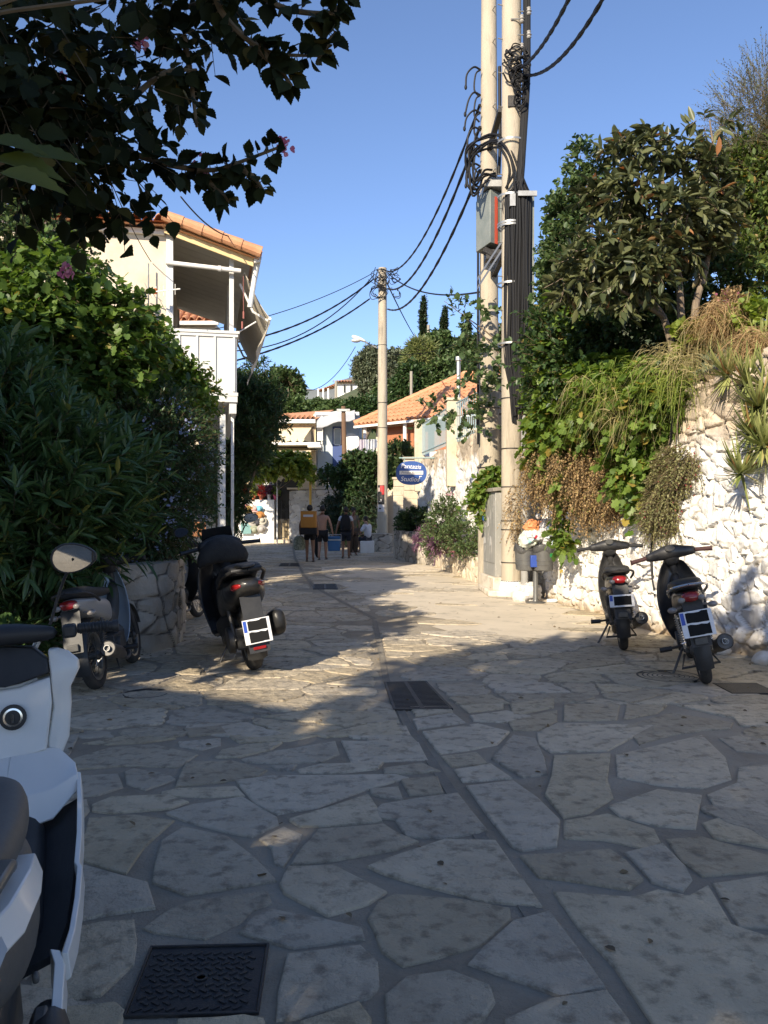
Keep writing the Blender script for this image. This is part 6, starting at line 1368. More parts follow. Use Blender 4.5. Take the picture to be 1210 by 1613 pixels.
# ---- unseen trees added behind and beside the viewer, crowns shaped to shade the street
def shade_tree(label, blobs, base, n, seed, thr=-.4, size=.14, k=8):
    plant('shade_tree', label, 'tree', blobs, n, k, .5, size, tm_oval(.36), 'dark', base=base, r0=.16, seed=seed, thr=thr, nf=1.6, sr=.008, group='unseen shade trees added behind the viewer', shell=.1)
shade_tree('unseen leafy tree added for shade behind the viewer, the middle one', [(-3.4, -4.2, 6.0, 1.9, 1.7, 1.4), (-4.6, -7.2, 6.2, 1.8, 2.0, 1.5), (-2.4, -3.4, 6.6, 1.2, 1.2, .9)], (-3.6, -5.4, 0), 1500, 80, thr=-.35, size=.2)
shade_tree('unseen leafy tree added for shade behind the viewer on the right', [(-1.0, -7.2, 6.0, 1.7, 2.0, 1.4), (-2.6, -7.0, 5.6, .5, 1.6, .5), (-1.8, -1.3, 5.4, 1.0, 1.1, .5), (-2.5, -4.6, 6.8, 1.1, 1.0, .7), (.6, -8.2, 6.0, 1.8, 1.8, 1.4)], (-1.2, -6.4, 0), 1900, 81, thr=-.3, size=.2)
shade_tree('unseen tree added for shade, leaning over the hedge left of the viewer', [(-4.8, 2.9, 4.2, 1.0, 1.2, .9), (-5.6, 4.2, 4.4, 1.3, 1.2, 1.0), (-6.1, 6.0, 4.5, 1.5, 1.3, .55)], (-5.6, 3.6, 0), 1200, 82, size=.2)
# ---- hidden tree added beyond the balcony house to shade the end of the street
plant('street_end_shade_tree', 'broad tree added behind the balcony house to shade the street end', 'tree', [(-8.6, 27.5, 6.0, 2.4, 2.2, 1.6), (-7.0, 30, 5.4, 2.0, 2.2, 1.5), (-6.3, 34.2, 5.4, 1.9, 1.6, 1.7)], 1900, 8, .5, .25, tm_oval(.34), 'dark', base=(-8.2, 29.2, 0), r0=.2, seed=83, shell=.1, thr=-.8)
# ================================================================== MOTORCYCLES
M['tyre'] = mat('tyre_rubber', (.025, .025, .025), (.05, .047, .043), scale=12, rough=.85, bump=.5, bscale=60)
M['rim'] = mat('wheel_metal', (.30, .30, .29), rough=.35, metal=.8)
M['chrome'] = mat('chrome', (.6, .6, .6), rough=.15, metal=1)
M['engine'] = mat('engine_metal', (.07, .07, .07), (.13, .125, .12), scale=12, rough=.5, metal=.6)
M['gloss_black'] = mat('glossy_black_paint', (.014, .014, .015), (.03, .029, .028), scale=6, rough=.28, rough2=.5, coat=.2)
M['seatvinyl'] = mat('seat_vinyl', (.022, .022, .022), (.035, .034, .033), scale=20, rough=.6, bump=.15, bscale=120)
M['taillens'] = mat('tail_lens', (.30, .012, .012), (.2, .01, .01), scale=9, rough=.18, coat=.5)
M['clearlens'] = mat('clear_lens', (.26, .24, .22), (.18, .16, .15), scale=15, rough=.15, coat=.5)
M['mirror'] = mat('mirror_glass', (.62, .64, .66), rough=.02, metal=1)
M['platew'] = mat('plate_white', (.72, .72, .72), rough=.4)
M['plateb'] = mat('plate_blue', (.03, .08, .4), rough=.4)
M['platek'] = mat('plate_black', (.004, .004, .004), rough=.9)
M['silver'] = mat('silver_plastic', (.40, .40, .39), rough=.4, metal=.3)
M['greyblue'] = mat('blue_silver_plastic', (.34, .40, .47), (.42, .46, .5), scale=5, rough=.35, metal=.3)
M['whitepl'] = mat('white_bodywork', (.72, .71, .67), (.66, .65, .61), scale=2, rough=.3, rough2=.45, coat=.3)
M['dgrey'] = mat('dark_grey_plastic', (.075, .073, .068), (.09, .088, .082), scale=60, rough=.55, bump=.1, bscale=200)
def wheel(t, x, r, tw, spokes=True, name='wheel'):
    mb = MB(); mb.lathe([(.028, -.07), (.045, -.05), (.03, -.03), (.03, .03), (.045, .05), (.028, .07)], (x, 0, r), 16, (0, 1, 0))
    if spokes:
        for k in range(18):
            a = 2*math.pi*k/18; s = 1 if k % 2 else -1; mb.tube([(x+math.cos(a)*.035, s*.035, r+math.sin(a)*.035), (x+math.cos(a+.25)*(r-tw*1.05), 0, r+math.sin(a+.25)*(r-tw*1.05))], .0025, 4)
    else:
        for k in range(5):
            a = 2*math.pi*k/5; c, s = math.cos(a), math.sin(a); mb.rings([[(x+c*q-s*w_, y, r+s*q+c*w_) for w_, y in ((-.02, -.015), (.02, -.015), (.02, .015), (-.02, .015))] for q in (.03, r-tw)])
    h = mb.build(name, M['engine'], t)
    n = 44; mb = MB(); rg = []
    for k in range(n+1):
        a = 2*math.pi*k/n; rr = []
        for j in range(14):
            b = 2*math.pi*j/14; q = (r-tw*.62)+math.cos(b)*tw*.62*(1.0); yy = math.sin(b)*tw*.62
            if math.cos(b) > .3 and (k % 2) and j % 2: q -= .004
            rr.append((x+math.cos(a)*q, yy, r+math.sin(a)*q))
        rg.append(rr)
    mb.rings(rg, False); mb.build('tyre', M['tyre'], h)
    mb = MB(); mb.lathe([(r-tw*1.32, -tw*.4), (r-tw*1.05, -tw*.48), (r-tw*1.18, 0), (r-tw*1.05, tw*.48), (r-tw*1.32, tw*.4), (r-tw*1.42, 0), (r-tw*1.32, -tw*.4)], (x, 0, r), 36, (0, 1, 0), cap=False); mb.build('rim', M['rim'], h)
    return h
def fender(t, x, r, w_, a0, a1, m, name='mudguard', thk=.006):
    rows = []
    for k in range(13):
        a = R(a0+(a1-a0)*k/12); c, s = math.cos(a), math.sin(a); row = []
        for j in range(7):
            f = -1+2*j/6; q = r-(.35*w_)*abs(f)**2.4; row.append((x+c*q, f*w_, r*.0+s*q))
        rows.append(row)
    mb = MB(); mb.sheet(rows, thk); return mb.build(name, m, t)
def loft(t, name, m, secs, axis='x', n=18, e=2.6, sub=1, **k):
    """secs: (pos along axis, c1, c2, r1, r2)"""
    mb = MB(); rg = []
    for s in secs:
        if axis == 'x': c = (s[0], s[1], s[2])
        elif axis == 'y': c = (s[1], s[0], s[2])
        else: c = (s[1], s[2], s[0])
        rg.append(ring(c, s[3], s[4], axis, n, e))
    mb.rings(rg); return mb.build(name, m, t, sub=sub, **k)
def plate(t, c, w_, h, tilt, two=True, blue=True):
    """number plate facing backward (-x); tilt back at the top"""
    Mx = Matrix.Translation(Vector(c)) @ Matrix.Rotation(R(tilt), 4, 'Y')
    mb = MB(); mb.M = Mx; mb.bx(-.003, .003, -w_/2, w_/2, -h/2, h/2); p = mb.build('number_plate', M['platew'], t, bevel=.002)
    if blue: mb = MB(); mb.M = Mx; mb.bx(-.0045, -.0032, w_*.36, w_*.48, -.0, h*.46); mb.build('blue_band', M['plateb'], p)
    rows = ((.04, .44), (-.44, -.04)) if two else ((-.36, .36),)
    for a, b in rows:
        mb = MB(); mb.M = Mx; r = random.Random(int(a*100)); pts = []
        for k in range(9): pts.append((-.006, -w_*.38+w_*.70*k/8, h*a+r.uniform(-.01, .01)*h))
        for k in range(9): pts.append((-.006, w_*.32-w_*.70*k/8, h*b+r.uniform(-.03, .03)*h))
        mb.prism(pts, (.0015, 0, 0)); mb.build('black_panel', M['platek'], p)
    return p
def mirror(t, base, head, rw, rh, tilt=0, yaw=0):
    b = Vector(base); h = Vector(head); mb = MB(); mb.tube(spline([b, b.lerp(h, .5)+Vector((.02, 0, .02)), h], 5), .006, 7); mb.build('mirror_stem', M['blackpl'], t)
    Mx = Matrix.Translation(h) @ Matrix.Rotation(R(yaw), 4, 'Z') @ Matrix.Rotation(R(tilt), 4, 'Y')
    n = 26; o1 = []; 
    for j in range(n):
        a = 2*math.pi*j/n; y = math.cos(a)*rw; z = math.sin(a)*rh*(1+.22*math.cos(a)); o1.append((y, z))
    mb = MB(); mb.M = Mx; mb.rings([[(.0, y, z) for y, z in o1], [(.012, y*1.02, z*1.02) for y, z in o1], [(.03, y*.75, z*.7) for y, z in o1]]); s = mb.build('mirror_shell', M['blackpl'], t, bevel=.002)
    mb = MB(); mb.M = Mx; mb.prism([(-.0015, y*.9, z*.9) for y, z in o1], (.001, 0, 0)); mb.build('mirror_glass', M['mirror'], s)
def moped(label, loc, head, lean, sc, body, side, spk=True, steer=0, plate_two=True, mirrors=False, chrome=True, tailcol='taillens', group=None, leg='gloss_black', shw=1.0):
    t = thing('moped', label, 'moped', loc, (R(-lean), 0, R(head)), group, sc)
    r = .28; wb = 1.2; B = M[body]; S = M[side]
    wheel(t, 0, r, .072, spk, 'rear_wheel'); wheel(t, wb, r, .066, spk, 'front_wheel')
    f = fender(t, wb, r+.035, .052, 15, 165, B, 'front_mudguard'); f.location.z = r
    f = fender(t, 0, r+.05, .06, 60, 200, M['blackpl'], 'rear_mudguard'); f.location.z = r
    mb = MB()
    for s in (-1, 1): mb.tube([(wb, s*.075, r), (wb-.10, s*.075, .52), (wb-.16, s*.06, .72)], .02, 10)
    mb.tube([(wb-.15, -.09, .66), (wb-.15, .09, .66)], .022, 8); mb.tube([(wb-.15, 0, .6), (wb-.28, 0, .98)], .03, 10); mb.build('fork', M['engine'], t)
    # leg shield: curved sheet, widest in the middle
    rows = []
    for z, x, hw in ((.26, .80, .15), (.34, .84, .20), (.46, .88, .235), (.60, .915, .245), (.74, .945, .22), (.86, .965, .16), (.95, .97, .10)):
        rows.append([(x-.11*shw*(abs(j/5-1)**2.0), shw*hw*(j/5-1), z+.02*(1-abs(j/5-1))) for j in range(11)])
    mb = MB(); mb.sheet(rows, .012); mb.build('leg_shield', M[leg], t, sub=1)
    loft(t, 'front_cover', B, [(.98, .0, .62, .05, .14), (1.02, 0, .70, .075, .16), (1.06, 0, .78, .05, .10)], e=2.2)
    # spine under the rider's knees, body
    loft(t, 'frame_cover', B, [(.96, 0, .80, .05, .09), (.88, 0, .66, .055, .10), (.76, 0, .54, .06, .09), (.6, 0, .50, .075, .10), (.46, 0, .55, .09, .13)], e=2.4)
    loft(t, 'steering_column', M['blackpl'], [(.90, .945, 0, .055, .06), (.98, .93, 0, .07, .075), (1.03, .92, 0, .075, .08)], axis='z', e=2.4)
    loft(t, 'side_panel', S, [(.5, 0, .60, .09, .10), (.38, 0, .62, .115, .12), (.15, 0, .66, .125, .11), (-.1, 0, .70, .115, .085), (-.28, 0, .735, .09, .06), (-.37, 0, .75, .06, .035)], e=3)
    loft(t, 'seat', M['seatvinyl'], [(.56, 0, .76, .06, .02), (.5, 0, .775, .10, .04), (.3, 0, .785, .125, .045), (.05, 0, .80, .13, .05), (-.1, 0, .825, .13, .055), (-.26, 0, .835, .11, .045), (-.31, 0, .83, .07, .02)], e=3.2)
    mb = MB()
    for s in (-1, 1):
        q = spline([(.02, s*.135, .73), (-.18, s*.15, .79), (-.33, s*.12, .83), (-.38, 0, .845)], 5); mb.tube(q, .011, 8)
    mb.build('grab_rail', M['chrome'] if chrome else M['blackpl'], t)
    # handlebar
    hx, hz = .90, 1.02
    mb = MB(); rg = [ring((hx+.02-.0*abs(y), y, hz+dz), rx, rz, 'y', 16, 2.6) for y, rx, rz, dz in ((-.225, .025, .028, .0), (-.2, .035, .04, .0), (-.13, .05, .05, .005), (-.06, .075, .065, .015), (0, .085, .07, .02), (.06, .075, .065, .015), (.13, .05, .05, .005), (.2, .035, .04, .0), (.225, .025, .028, 0))]; mb.rings(rg); mb.build('handlebar_cover', B if body == 'gloss_black' else M['blackpl'], t, sub=1)
    mb = MB(); mb.lathe([(.045, 0), (.04, .012), (.0, .014)], (hx-.055, 0, hz+.055), 18, (-.6, 0, 1)); mb.build('speedometer', M['dgrey'], t)
    for s in (-1, 1):
        mb = MB(); mb.tube([(hx, s*.22, hz), (hx-.03, s*.35, hz-.012)], .019, 12); mb.tube([(hx-.03, s*.35, hz-.012), (hx-.032, s*.358, hz-.012)], .024, 12); mb.build('grip', mat('grip_rubber', (.05, .02, .018) if chrome else (.02, .02, .02), rough=.8), t)
        mb = MB(); mb.tube(spline([(hx+.03, s*.2, hz-.01), (hx+.06, s*.27, hz-.02), (hx+.04, s*.36, hz-.035)], 4), .0065, 6); mb.build('brake_lever', M['chrome'], t)
        mb = MB(); mb.tube([(.36, s*.08, .27), (.35, s*.27, .26)], .012, 7); mb.tube([(.35, s*.19, .262), (.35, s*.29, .26)], .022, 8); mb.build('footrest', M['blackpl'], t)
        mb = MB(); mb.tube([(0, s*.1, r+.02), (.06, s*.115, .58)], .014, 8)
        cp = []
        for k in range(60): a = k*1.25; f_ = k/59; cp.append((.01+.045*f_+math.cos(a)*.026, s*(.102+.012*f_)+math.sin(a)*.026, r+.06+.22*f_))
        mb.tube(cp, .005, 5); mb.build('shock_absorber', M['chrome'] if chrome else M['engine'], t)
        mb = MB(); mb.ell((-.30, s*.15, .66), (.028, .038, .024), 12, 8); mb.tube([(-.26, s*.08, .67), (-.29, s*.14, .66)], .01, 6); mb.build('indicator', M['clearlens'], t)
        if mirrors: mirror(t, (hx, s*.2, hz+.03), (hx-.02, s*.31, hz+.24), .065, .045, -8)
    mb = MB(); mb.ell((1.04, 0, .93), (.05, .08, .06), 16, 10); mb.build('headlamp', M['clearlens'], t)
    # tail
    loft(t, 'tail_light', M[tailcol], [(-.30, 0, .755, .075, .035), (-.37, 0, .75, .075, .04), (-.405, 0, .74, .05, .028)], e=2.4)
    for s in (-1, 1): mb = MB(); mb.ell((-.395, s*.075, .735), (.015, .028, .022), 12, 8); mb.build('tail_indicator', M['clearlens'], t)
    mb = MB(); mb.sheet([[(-.33-.02*k, -.075+.025*j, .71-.085*k) for j in range(7)] for k in range(5)], .008); mb.build('tail_panel', M['blackpl'], t)
    if plate_two is not None: plate(t, (-.435, 0, .55), .235, .20 if plate_two else .12, 12, plate_two)
    mb = MB(); mb.bx(-.44, -.40, -.045, .045, .39, .44); mb.build('reflector_bracket', M['dgrey'], t, bevel=.004)
    # engine, swing arm, exhaust, stand
    mb = MB(); mb.cb((.52, 0, .30), (.34, .2, .18)); mb.tube([(.62, 0, .34), (.80, 0, .38)], .065, 14)
    for k in range(6): mb.lathe([(.085, 0), (.085, .008)], (.65+.022*k, 0, .345+.006*k), 14, (1, 0, .2))
    mb.tube([(.45, -.10, .29), (.45, -.135, .29)], .075, 16); mb.tube([(.52, .10, .29), (.52, .13, .29)], .085, 16); mb.build('engine', M['engine'], t, bevel=.008)
    mb = MB()
    for s in (-1, 1): mb.tube([(0, s*.085, r), (.42, s*.09, .33)], .018, 8)
    mb.build('swing_arm', M['engine'], t)
    mb = MB(); mb.tube(spline([(.74, -.03, .30), (.70, -.11, .18), (.45, -.15, .16), (.28, -.165, .22)], 5), .016, 8); mb.tube([(.30, -.165, .215), (.15, -.175, .26), (-.18, -.19, .34)], [.035, .055, .06], 16); mb.build('exhaust', M['engine'], t)
    mb = MB(); mb.lathe([(.062, -.02), (.064, .0), (.058, .006), (.054, -.01), (.02, -.03)], (-.18, -.19, .34), 18, (-.95, 0, .23)); mb.build('exhaust_tip', M['engine'], t); mb = MB(); mb.lathe([(.026, 0), (.026, .03), (.021, .03), (.019, 0)], (-.18, -.19, .34), 14, (-.95, 0, .23)); mb.build('tail_pipe', M['chrome'], t)
    mb = MB(); mb.tube([(.42, .10, .24), (.36, .19, .10), (.33, .25, .012)], .011, 7); mb.tube([(.30, .25, .008), (.38, .27, .008)], .008, 6); mb.build('side_stand', M['engine'], t)
    mb = MB(); mb.tube([(.32, -.1, .2), (.18, -.15, .12), (.15, .15, .12), (.32, .1, .2)], .011, 7); mb.build('centre_stand', M['engine'], t)
    return t
gp = 'small motorbikes parked against the right wall'
q = G(1131, 1086); moped('nearer black moped on the right with a big two line number plate, leaning left', (q.x, q.y+.25, 0), 75, 12, 1.12, 'gloss_black', 'gloss_black', True, group=gp, shw=.86)
q = G(993, 1030); moped('farther dark moped on the right with a small number plate, against the whitewashed wall', (q.x, q.y+.25, 0), 78, 5, 1.1, 'gloss_black', 'gloss_black', False, plate_two=False, chrome=False, group=gp, shw=.68)
moped('moped with white side panels and spoked wheels standing in the shade before the hedge', (-2.50, 7.22, 0), 93, 10, 1.05, 'dgrey', 'silver', True, chrome=False, plate_two=None, leg='greyblue', shw=.6)
moped('silver moped half hidden behind the rounded stone planter', (-2.95, 10.9, 0), 80, 6, 1.05, 'silver', 'silver', True, chrome=False, mirrors=True, plate_two=None)
# ---- big black maxi scooter
def maxi():
    t = thing('scooter', 'big black maxi scooter with two mirrors, parked left of the street beside the stone planter', 'scooter', (-1.27, 8.12, 0), (R(-9), 0, R(109)), None, 1.08)
    r = .29; B = M['gloss_black']; K = M['blackpl']
    wheel(t, 0, r, .115, False, 'rear_wheel'); wheel(t, 1.5, r, .095, False, 'front_wheel')
    f = fender(t, 1.5, r+.05, .09, 0, 165, B, 'front_mudguard'); f.location.z = r
    f = fender(t, 0, r+.05, .085, 75, 205, K, 'rear_mudguard'); f.location.z = r
    loft(t, 'tail_body', B, [(.62, 0, .52, .16, .18), (.45, 0, .60, .20, .20), (.15, 0, .68, .21, .17), (-.15, 0, .74, .19, .13), (-.38, 0, .80, .13, .08), (-.50, 0, .83, .08, .045)], e=2.8)
    loft(t, 'lower_body', K, [(.9, 0, .30, .20, .10), (.6, 0, .34, .22, .14), (.3, 0, .38, .19, .16), (.1, 0, .42, .15, .10)], e=3)
    loft(t, 'seat', M['seatvinyl'], [(.75, 0, .74, .08, .04), (.62, 0, .78, .15, .06), (.35, 0, .80, .19, .07), (.15, 0, .86, .18, .07), (.0, 0, .93, .18, .06), (-.25, 0, .95, .17, .055), (-.38, 0, .94, .12, .04)], e=3)
    loft(t, 'floor_tunnel', K, [(.6, 0, .5, .13, .15), (.8, 0, .48, .12, .16), (1.0, 0, .52, .14, .22), (1.15, 0, .65, .18, .28)], e=2.8)
    rows = []
    for z, x, hw in ((.22, .98, .20), (.36, 1.08, .25), (.55, 1.15, .28), (.75, 1.18, .29), (.92, 1.19, .24), (1.04, 1.18, .17)):
        rows.append([(x-.18*(abs(j/5-1)**2.0), hw*(j/5-1), z) for j in range(11)])
    mb = MB(); mb.sheet(rows, .03); mb.build('leg_shield', B, t, sub=1)
    loft(t, 'front_body', B, [(1.12, 0, .72, .22, .30), (1.3, 0, .74, .18, .24), (1.46, 0, .74, .11, .14), (1.54, 0, .72, .05, .05)], e=2.4)
    mb = MB()
    for s in (-1, 1): mb.tube([(1.5, s*.1, r), (1.36, s*.09, .7)], .026, 10)
    mb.build('fork', M['engine'], t)
    loft(t, 'handlebar_cover', K, [(-.24, 1.06, 1.10, .035, .04), (-.14, 1.08, 1.12, .07, .07), (0, 1.10, 1.14, .09, .09), (.14, 1.08, 1.12, .07, .07), (.24, 1.06, 1.10, .035, .04)], axis='y')
    loft(t, 'bag', mat('black_fabric', (.02, .02, .021), (.035, .034, .033), scale=9, rough=.9, bump=.8, bscale=14), [(-.25, .86, .98, .07, .06), (-.12, .85, 1.06, .12, .13), (.06, .86, 1.09, .14, .14), (.2, .86, 1.04, .11, .10), (.28, .86, .96, .05, .05)], axis='y')
    rows = [[(1.26-.10*k/4-.04*abs(j/4-1)**2, (.17-.02*k/4)*(j/4-1), 1.05+.12*k/4*2) for j in range(9)] for k in range(5)]
    mb = MB(); mb.sheet(rows, .004); mb.build('windscreen', mat('smoked_screen', (.02, .02, .02), rough=.15), t)
    for s in (-1, 1):
        mb = MB(); mb.tube([(1.05, s*.23, 1.10), (.99, s*.40, 1.09)], .02, 12); mb.tube([(.99, s*.40, 1.09), (.988, s*.408, 1.09)], .027, 12); mb.build('grip', K, t)
        mb = MB(); mb.tube([(1.08, s*.22, 1.10), (1.08, s*.32, 1.09), (1.04, s*.40, 1.075)], .007, 6); mb.build('brake_lever', M['chrome'], t)
        mirror(t, (1.10, s*.22, 1.14), (1.04, s*.36, 1.335) if s < 0 else (1.04, s*.36, 1.30), .075, .048, -10, 6*s)
        mb = MB(); mb.tube([(.10, s*.20, .78), (-.2, s*.19, .90), (-.42, s*.12, .955), (-.46, 0, .955)], .017, 8); mb.build('grab_rail', K, t)
        mb = MB(); mb.tube([(0, s*.13, r), (.12, s*.14, .62)], .022, 8); mb.build('shock_absorber', M['engine'], t)
        mb = MB(); mb.sheet([[(.55+.09*k, s*(.17+.075*j), .30+.02*k*(k > 3)) for j in range(2)] for k in range(6)], .02*s); mb.build('footboard', K, t)
        loft(t, 'tail_light', M['taillens'], [(-.30, s*.13, .80, .03, .03), (-.40, s*.11, .815, .04, .03), (-.475, s*.07, .83, .02, .015)], e=2.2)
    loft(t, 'luggage_rack', K, [(-.25, 0, .985, .10, .015), (-.4, 0, .99, .09, .018), (-.52, 0, .985, .05, .012)], e=3)
    mb = MB(); mb.sheet([[(-.36-.03*k, -.09+.03*j, .72-.12*k) for j in range(7)] for k in range(5)], .012); mb.build('tail_panel', K, t)
    plate(t, (-.50, 0, .43), .235, .21, 10, True)
    mb = MB(); mb.bx(-.50, -.485, -.055, .055, .27, .295); mb.build('red_reflector', M['taillens'], t, bevel=.004)
    mb = MB(); mb.cb((.25, .0, .30), (.5, .24, .2)); mb.tube([(.1, .13, .29), (.1, .19, .29)], .12, 18); mb.tube([(.45, .13, .29), (.45, .19, .29)], .09, 18); mb.build('engine', M['engine'], t, bevel=.01)
    mb = MB(); rg = [ring((x, -.235, z), ry, rz, 'x', 18, 2.6) for x, z, ry, rz in ((.30, .30, .04, .05), (.22, .33, .07, .09), (0, .38, .08, .12), (-.25, .43, .075, .125), (-.33, .44, .05, .10))]; mb.rings(rg); mb.build('exhaust', mat('satin_black', (.025, .025, .025), rough=.4, metal=.3), t, sub=1)
    mb = MB(); mb.tube([(.5, .1, .24), (.42, .22, .1), (.38, .28, .01)], .013, 7); mb.tube([(.36, .28, .008), (.46, .31, .008)], .009, 6); mb.build('side_stand', M['engine'], t)
    mb = MB(); mb.tube([(-.05, -.14, r), (-.16, -.18, r+.03)], .02, 8); mb.build('axle_guard', K, t)
maxi()
# ---- white scooter in the left foreground
def white_scooter():
    hd, ln = 107.3, 5
    loc = Vector((-.875, 1.62, 0)); t = thing('scooter', 'white scooter with dark grey seat and black floor in the left foreground', 'scooter', tuple(loc), (R(-ln), 0, R(hd)))
    MI = (Matrix.Translation(loc) @ Matrix.Rotation(R(hd), 4, 'Z') @ Matrix.Rotation(R(-ln), 4, 'X')).inverted()
    L = lambda u, v, Y: MI @ P(u, v, Y)
    W = M['whitepl']; K = M['blackpl']; Gd = M['dgrey']
    def sym(name, m, fn, **k):
        """build on the right side and mirror to the left"""
        mb = MB(); fn(mb); m2 = MB(); m2.v = [(x, -y, z) for x, y, z in mb.v]; m2.f = [tuple(reversed(q)) for q in mb.f]; m2.m = list(mb.m)
        m2.build(name, m, t, **k); return mb.build(name, m, t, **k)
    # x fwd, y right negative. shield plane x ~ 1.45
    # leg shield inner panel
    def mir(pts): return pts+[(x, -y, z) for x, y, z in reversed(pts)]
    sh = mir([(1.50, 0, .64), (1.50, -.115, .655), (1.53, -.15, .82), (1.55, -.155, .905), (1.555, -.06, .925), (1.555, -.0, .915)][0:1]+[(1.50, -.125, .655), (1.53, -.155, .82), (1.55, -.155, .915), (1.555, -.06, .895), (1.555, -.045, .89)])
    mb = MB(); mb.prism(sh, (.05, 0, 0)); mb.build('glovebox_panel', W, t, bevel=.008)
    def ear(mb):
        rg = []
        for z, y0, y1, x, th in ((.60, -.125, -.165, 1.53, .03), (.68, -.13, -.205, 1.545, .04), (.80, -.158, -.222, 1.56, .05), (.865, -.158, -.225, 1.56, .055), (.93, -.158, -.262, 1.565, .06), (.96, -.156, -.262, 1.57, .06), (1.0, -.155, -.225, 1.58, .05), (1.015, -.155, -.19, 1.585, .04)):
            rg.append([(x-.01, y0, z), (x-.012, (y0+y1)/2, z), (x+.005, y1*.985, z), (x+th*.6, y1, z), (x+th, (y0+y1)/2, z), (x+th, y0, z)])
        mb.rings(rg)
    sym('shield_flank', W, ear, sub=0, bevel=.006)
    mb = MB(); mb.prism(mir([(1.545, 0, .90), (1.545, -.05, .905), (1.548, -.155, .93), (1.56, -.15, .985), (1.60, -.10, 1.03), (1.61, 0, 1.04)]), (.05, 0, 0)); mb.build('dashboard_shroud', K, t, bevel=.008)
    mb = MB(); c = Vector((1.517, .005, .785)); c = L(19, 1133, 3.02); c.x = 1.512
    mb.lathe([(.047, 0), (.047, .006), (.03, .008)], c, 26, (-1, 0, .1)); s_ = mb.build('ignition_surround', K, t)
    mb = MB(); mb.lathe([(.034, .0075), (.034, .010), (.027, .0105), (.027, .008)], c, 26, (-1, 0, .1), cap=False); mb.build('ignition_ring', M['chrome'], s_)
    mb = MB(); mb.cb(c+Vector((-.013, 0, 0)), (.012, .010, .034)); mb.build('key_slot', M['chrome'], s_)
    # knee panel: white step that bulges out under the shield
    def knee(mb):
        rows = [[(1.52, 0, .66), (1.52, -.13, .66), (1.54, -.165, .65)], [(1.42, 0, .62), (1.44, -.17, .61), (1.47, -.225, .60)], [(1.30, 0, .55), (1.33, -.15, .56), (1.38, -.235, .585)], [(1.26, 0, .45), (1.28, -.15, .47), (1.36, -.24, .54)]]
        mb.sheet(rows, .015)
    sym('knee_panel', W, knee, bevel=.004)
    # footboards with white rims
    def foot(mb): mb.sheet([[(1.36, -.11, .45), (1.36, -.225, .50)], [(1.2, -.11, .38), (1.2, -.228, .43)], [(.95, -.11, .33), (.92, -.225, .37)], [(.75, -.11, .32), (.72, -.22, .355)], [(.55, -.11, .33), (.55, -.205, .36)]], .02)
    sym('footboard', mat('floor_rubber', (.02, .02, .022), (.03, .03, .03), scale=3, rough=.7, bump=.3, bscale=90, stretch=(4, 60, 1)), foot)
    def rimf(mb):
        path = [(1.40, -.238, .565), (1.30, -.242, .50), (1.15, -.243, .435), (1.0, -.24, .395), (.97, -.25, .39), (.8, -.25, .37), (.62, -.245, .36), (.5, -.235, .36)]
        rg = []
        for x, y, z in path: rg.append([(x, y+.01, z+.022), (x, y-.006, z+.018), (x, y-.008, z-.05), (x, y+.012, z-.06)])
        mb.rings(rg)
    sym('floor_rim', W, rimf, bevel=.003)
    def low(mb):
        rg = []
        for x, y, z in ((.52, -.21, .36), (.46, -.225, .35), (.36, -.22, .29), (.26, -.20, .25), (.2, -.19, .21)): rg.append([(x, y+.015, z+.03), (x, y-.01, z+.02), (x, y-.01, z-.06), (x, y+.02, z-.07)])
        mb.rings(rg)
    sym('lower_fairing', W, low, bevel=.003)
    loft(t, 'floor_tunnel', K, [(1.4, 0, .42, .13, .14), (1.2, 0, .36, .13, .10), (.9, 0, .32, .14, .10), (.6, 0, .34, .18, .14)], e=3)
    # seat and rear bodywork
    loft(t, 'seat', Gd, [(.98, 0, .66, .05, .05), (.92, 0, .69, .11, .075), (.78, 0, .70, .15, .085), (.6, 0, .70, .165, .08), (.4, 0, .715, .165, .075), (.2, 0, .73, .15, .06), (.1, 0, .73, .11, .03)], e=2.8)
    loft(t, 'side_panel', Gd, [(.92, 0, .50, .09, .15), (.8, 0, .50, .15, .16), (.55, 0, .50, .185, .15), (.3, 0, .52, .19, .13), (.05, 0, .56, .16, .10), (-.1, 0, .60, .11, .07)], e=2.8)
    def cowl(mb):
        rows = [[(.50, -.12, .66), (.50, -.185, .655), (.5, -.20, .60)], [(.36, -.12, .675), (.36, -.19, .67), (.34, -.212, .615)], [(.18, -.10, .69), (.16, -.17, .68), (.14, -.198, .62)], [(.0, -.05, .70), (-.02, -.12, .685), (-.03, -.155, .64)], [(-.12, -.0, .70), (-.13, -.07, .69), (-.14, -.09, .65)]]
        mb.sheet(rows, .01)
    sym('tail_cowl', W, cowl, bevel=.004)
    def rack(mb):
        rows = [[(.34, -.10, .725), (.33, -.17, .71)], [(.25, -.10, .755), (.24, -.178, .745)], [(.1, -.08, .765), (.08, -.165, .755)], [(-.06, -.0, .765), (-.09, -.10, .755)], [(-.14, 0, .755), (-.17, -.05, .745)]]
        mb.sheet(rows, .03)
    sym('grab_handle', mat('grey_satin', (.12, .12, .115), rough=.35, metal=.3), rack, bevel=.01)
    def lens(mb):
        rows = [[(.02, -.14, .645), (-.0, -.165, .60)], [(-.09, -.115, .655), (-.10, -.135, .59)], [(-.17, -.05, .66), (-.18, -.06, .585)], [(-.19, 0, .66), (-.20, 0, .585)]]
        mb.sheet(rows, .012)
    sym('tail_light', mat('pinkish_lens', (.35, .10, .09), (.42, .2, .18), scale=14, rough=.2, coat=.5), lens)
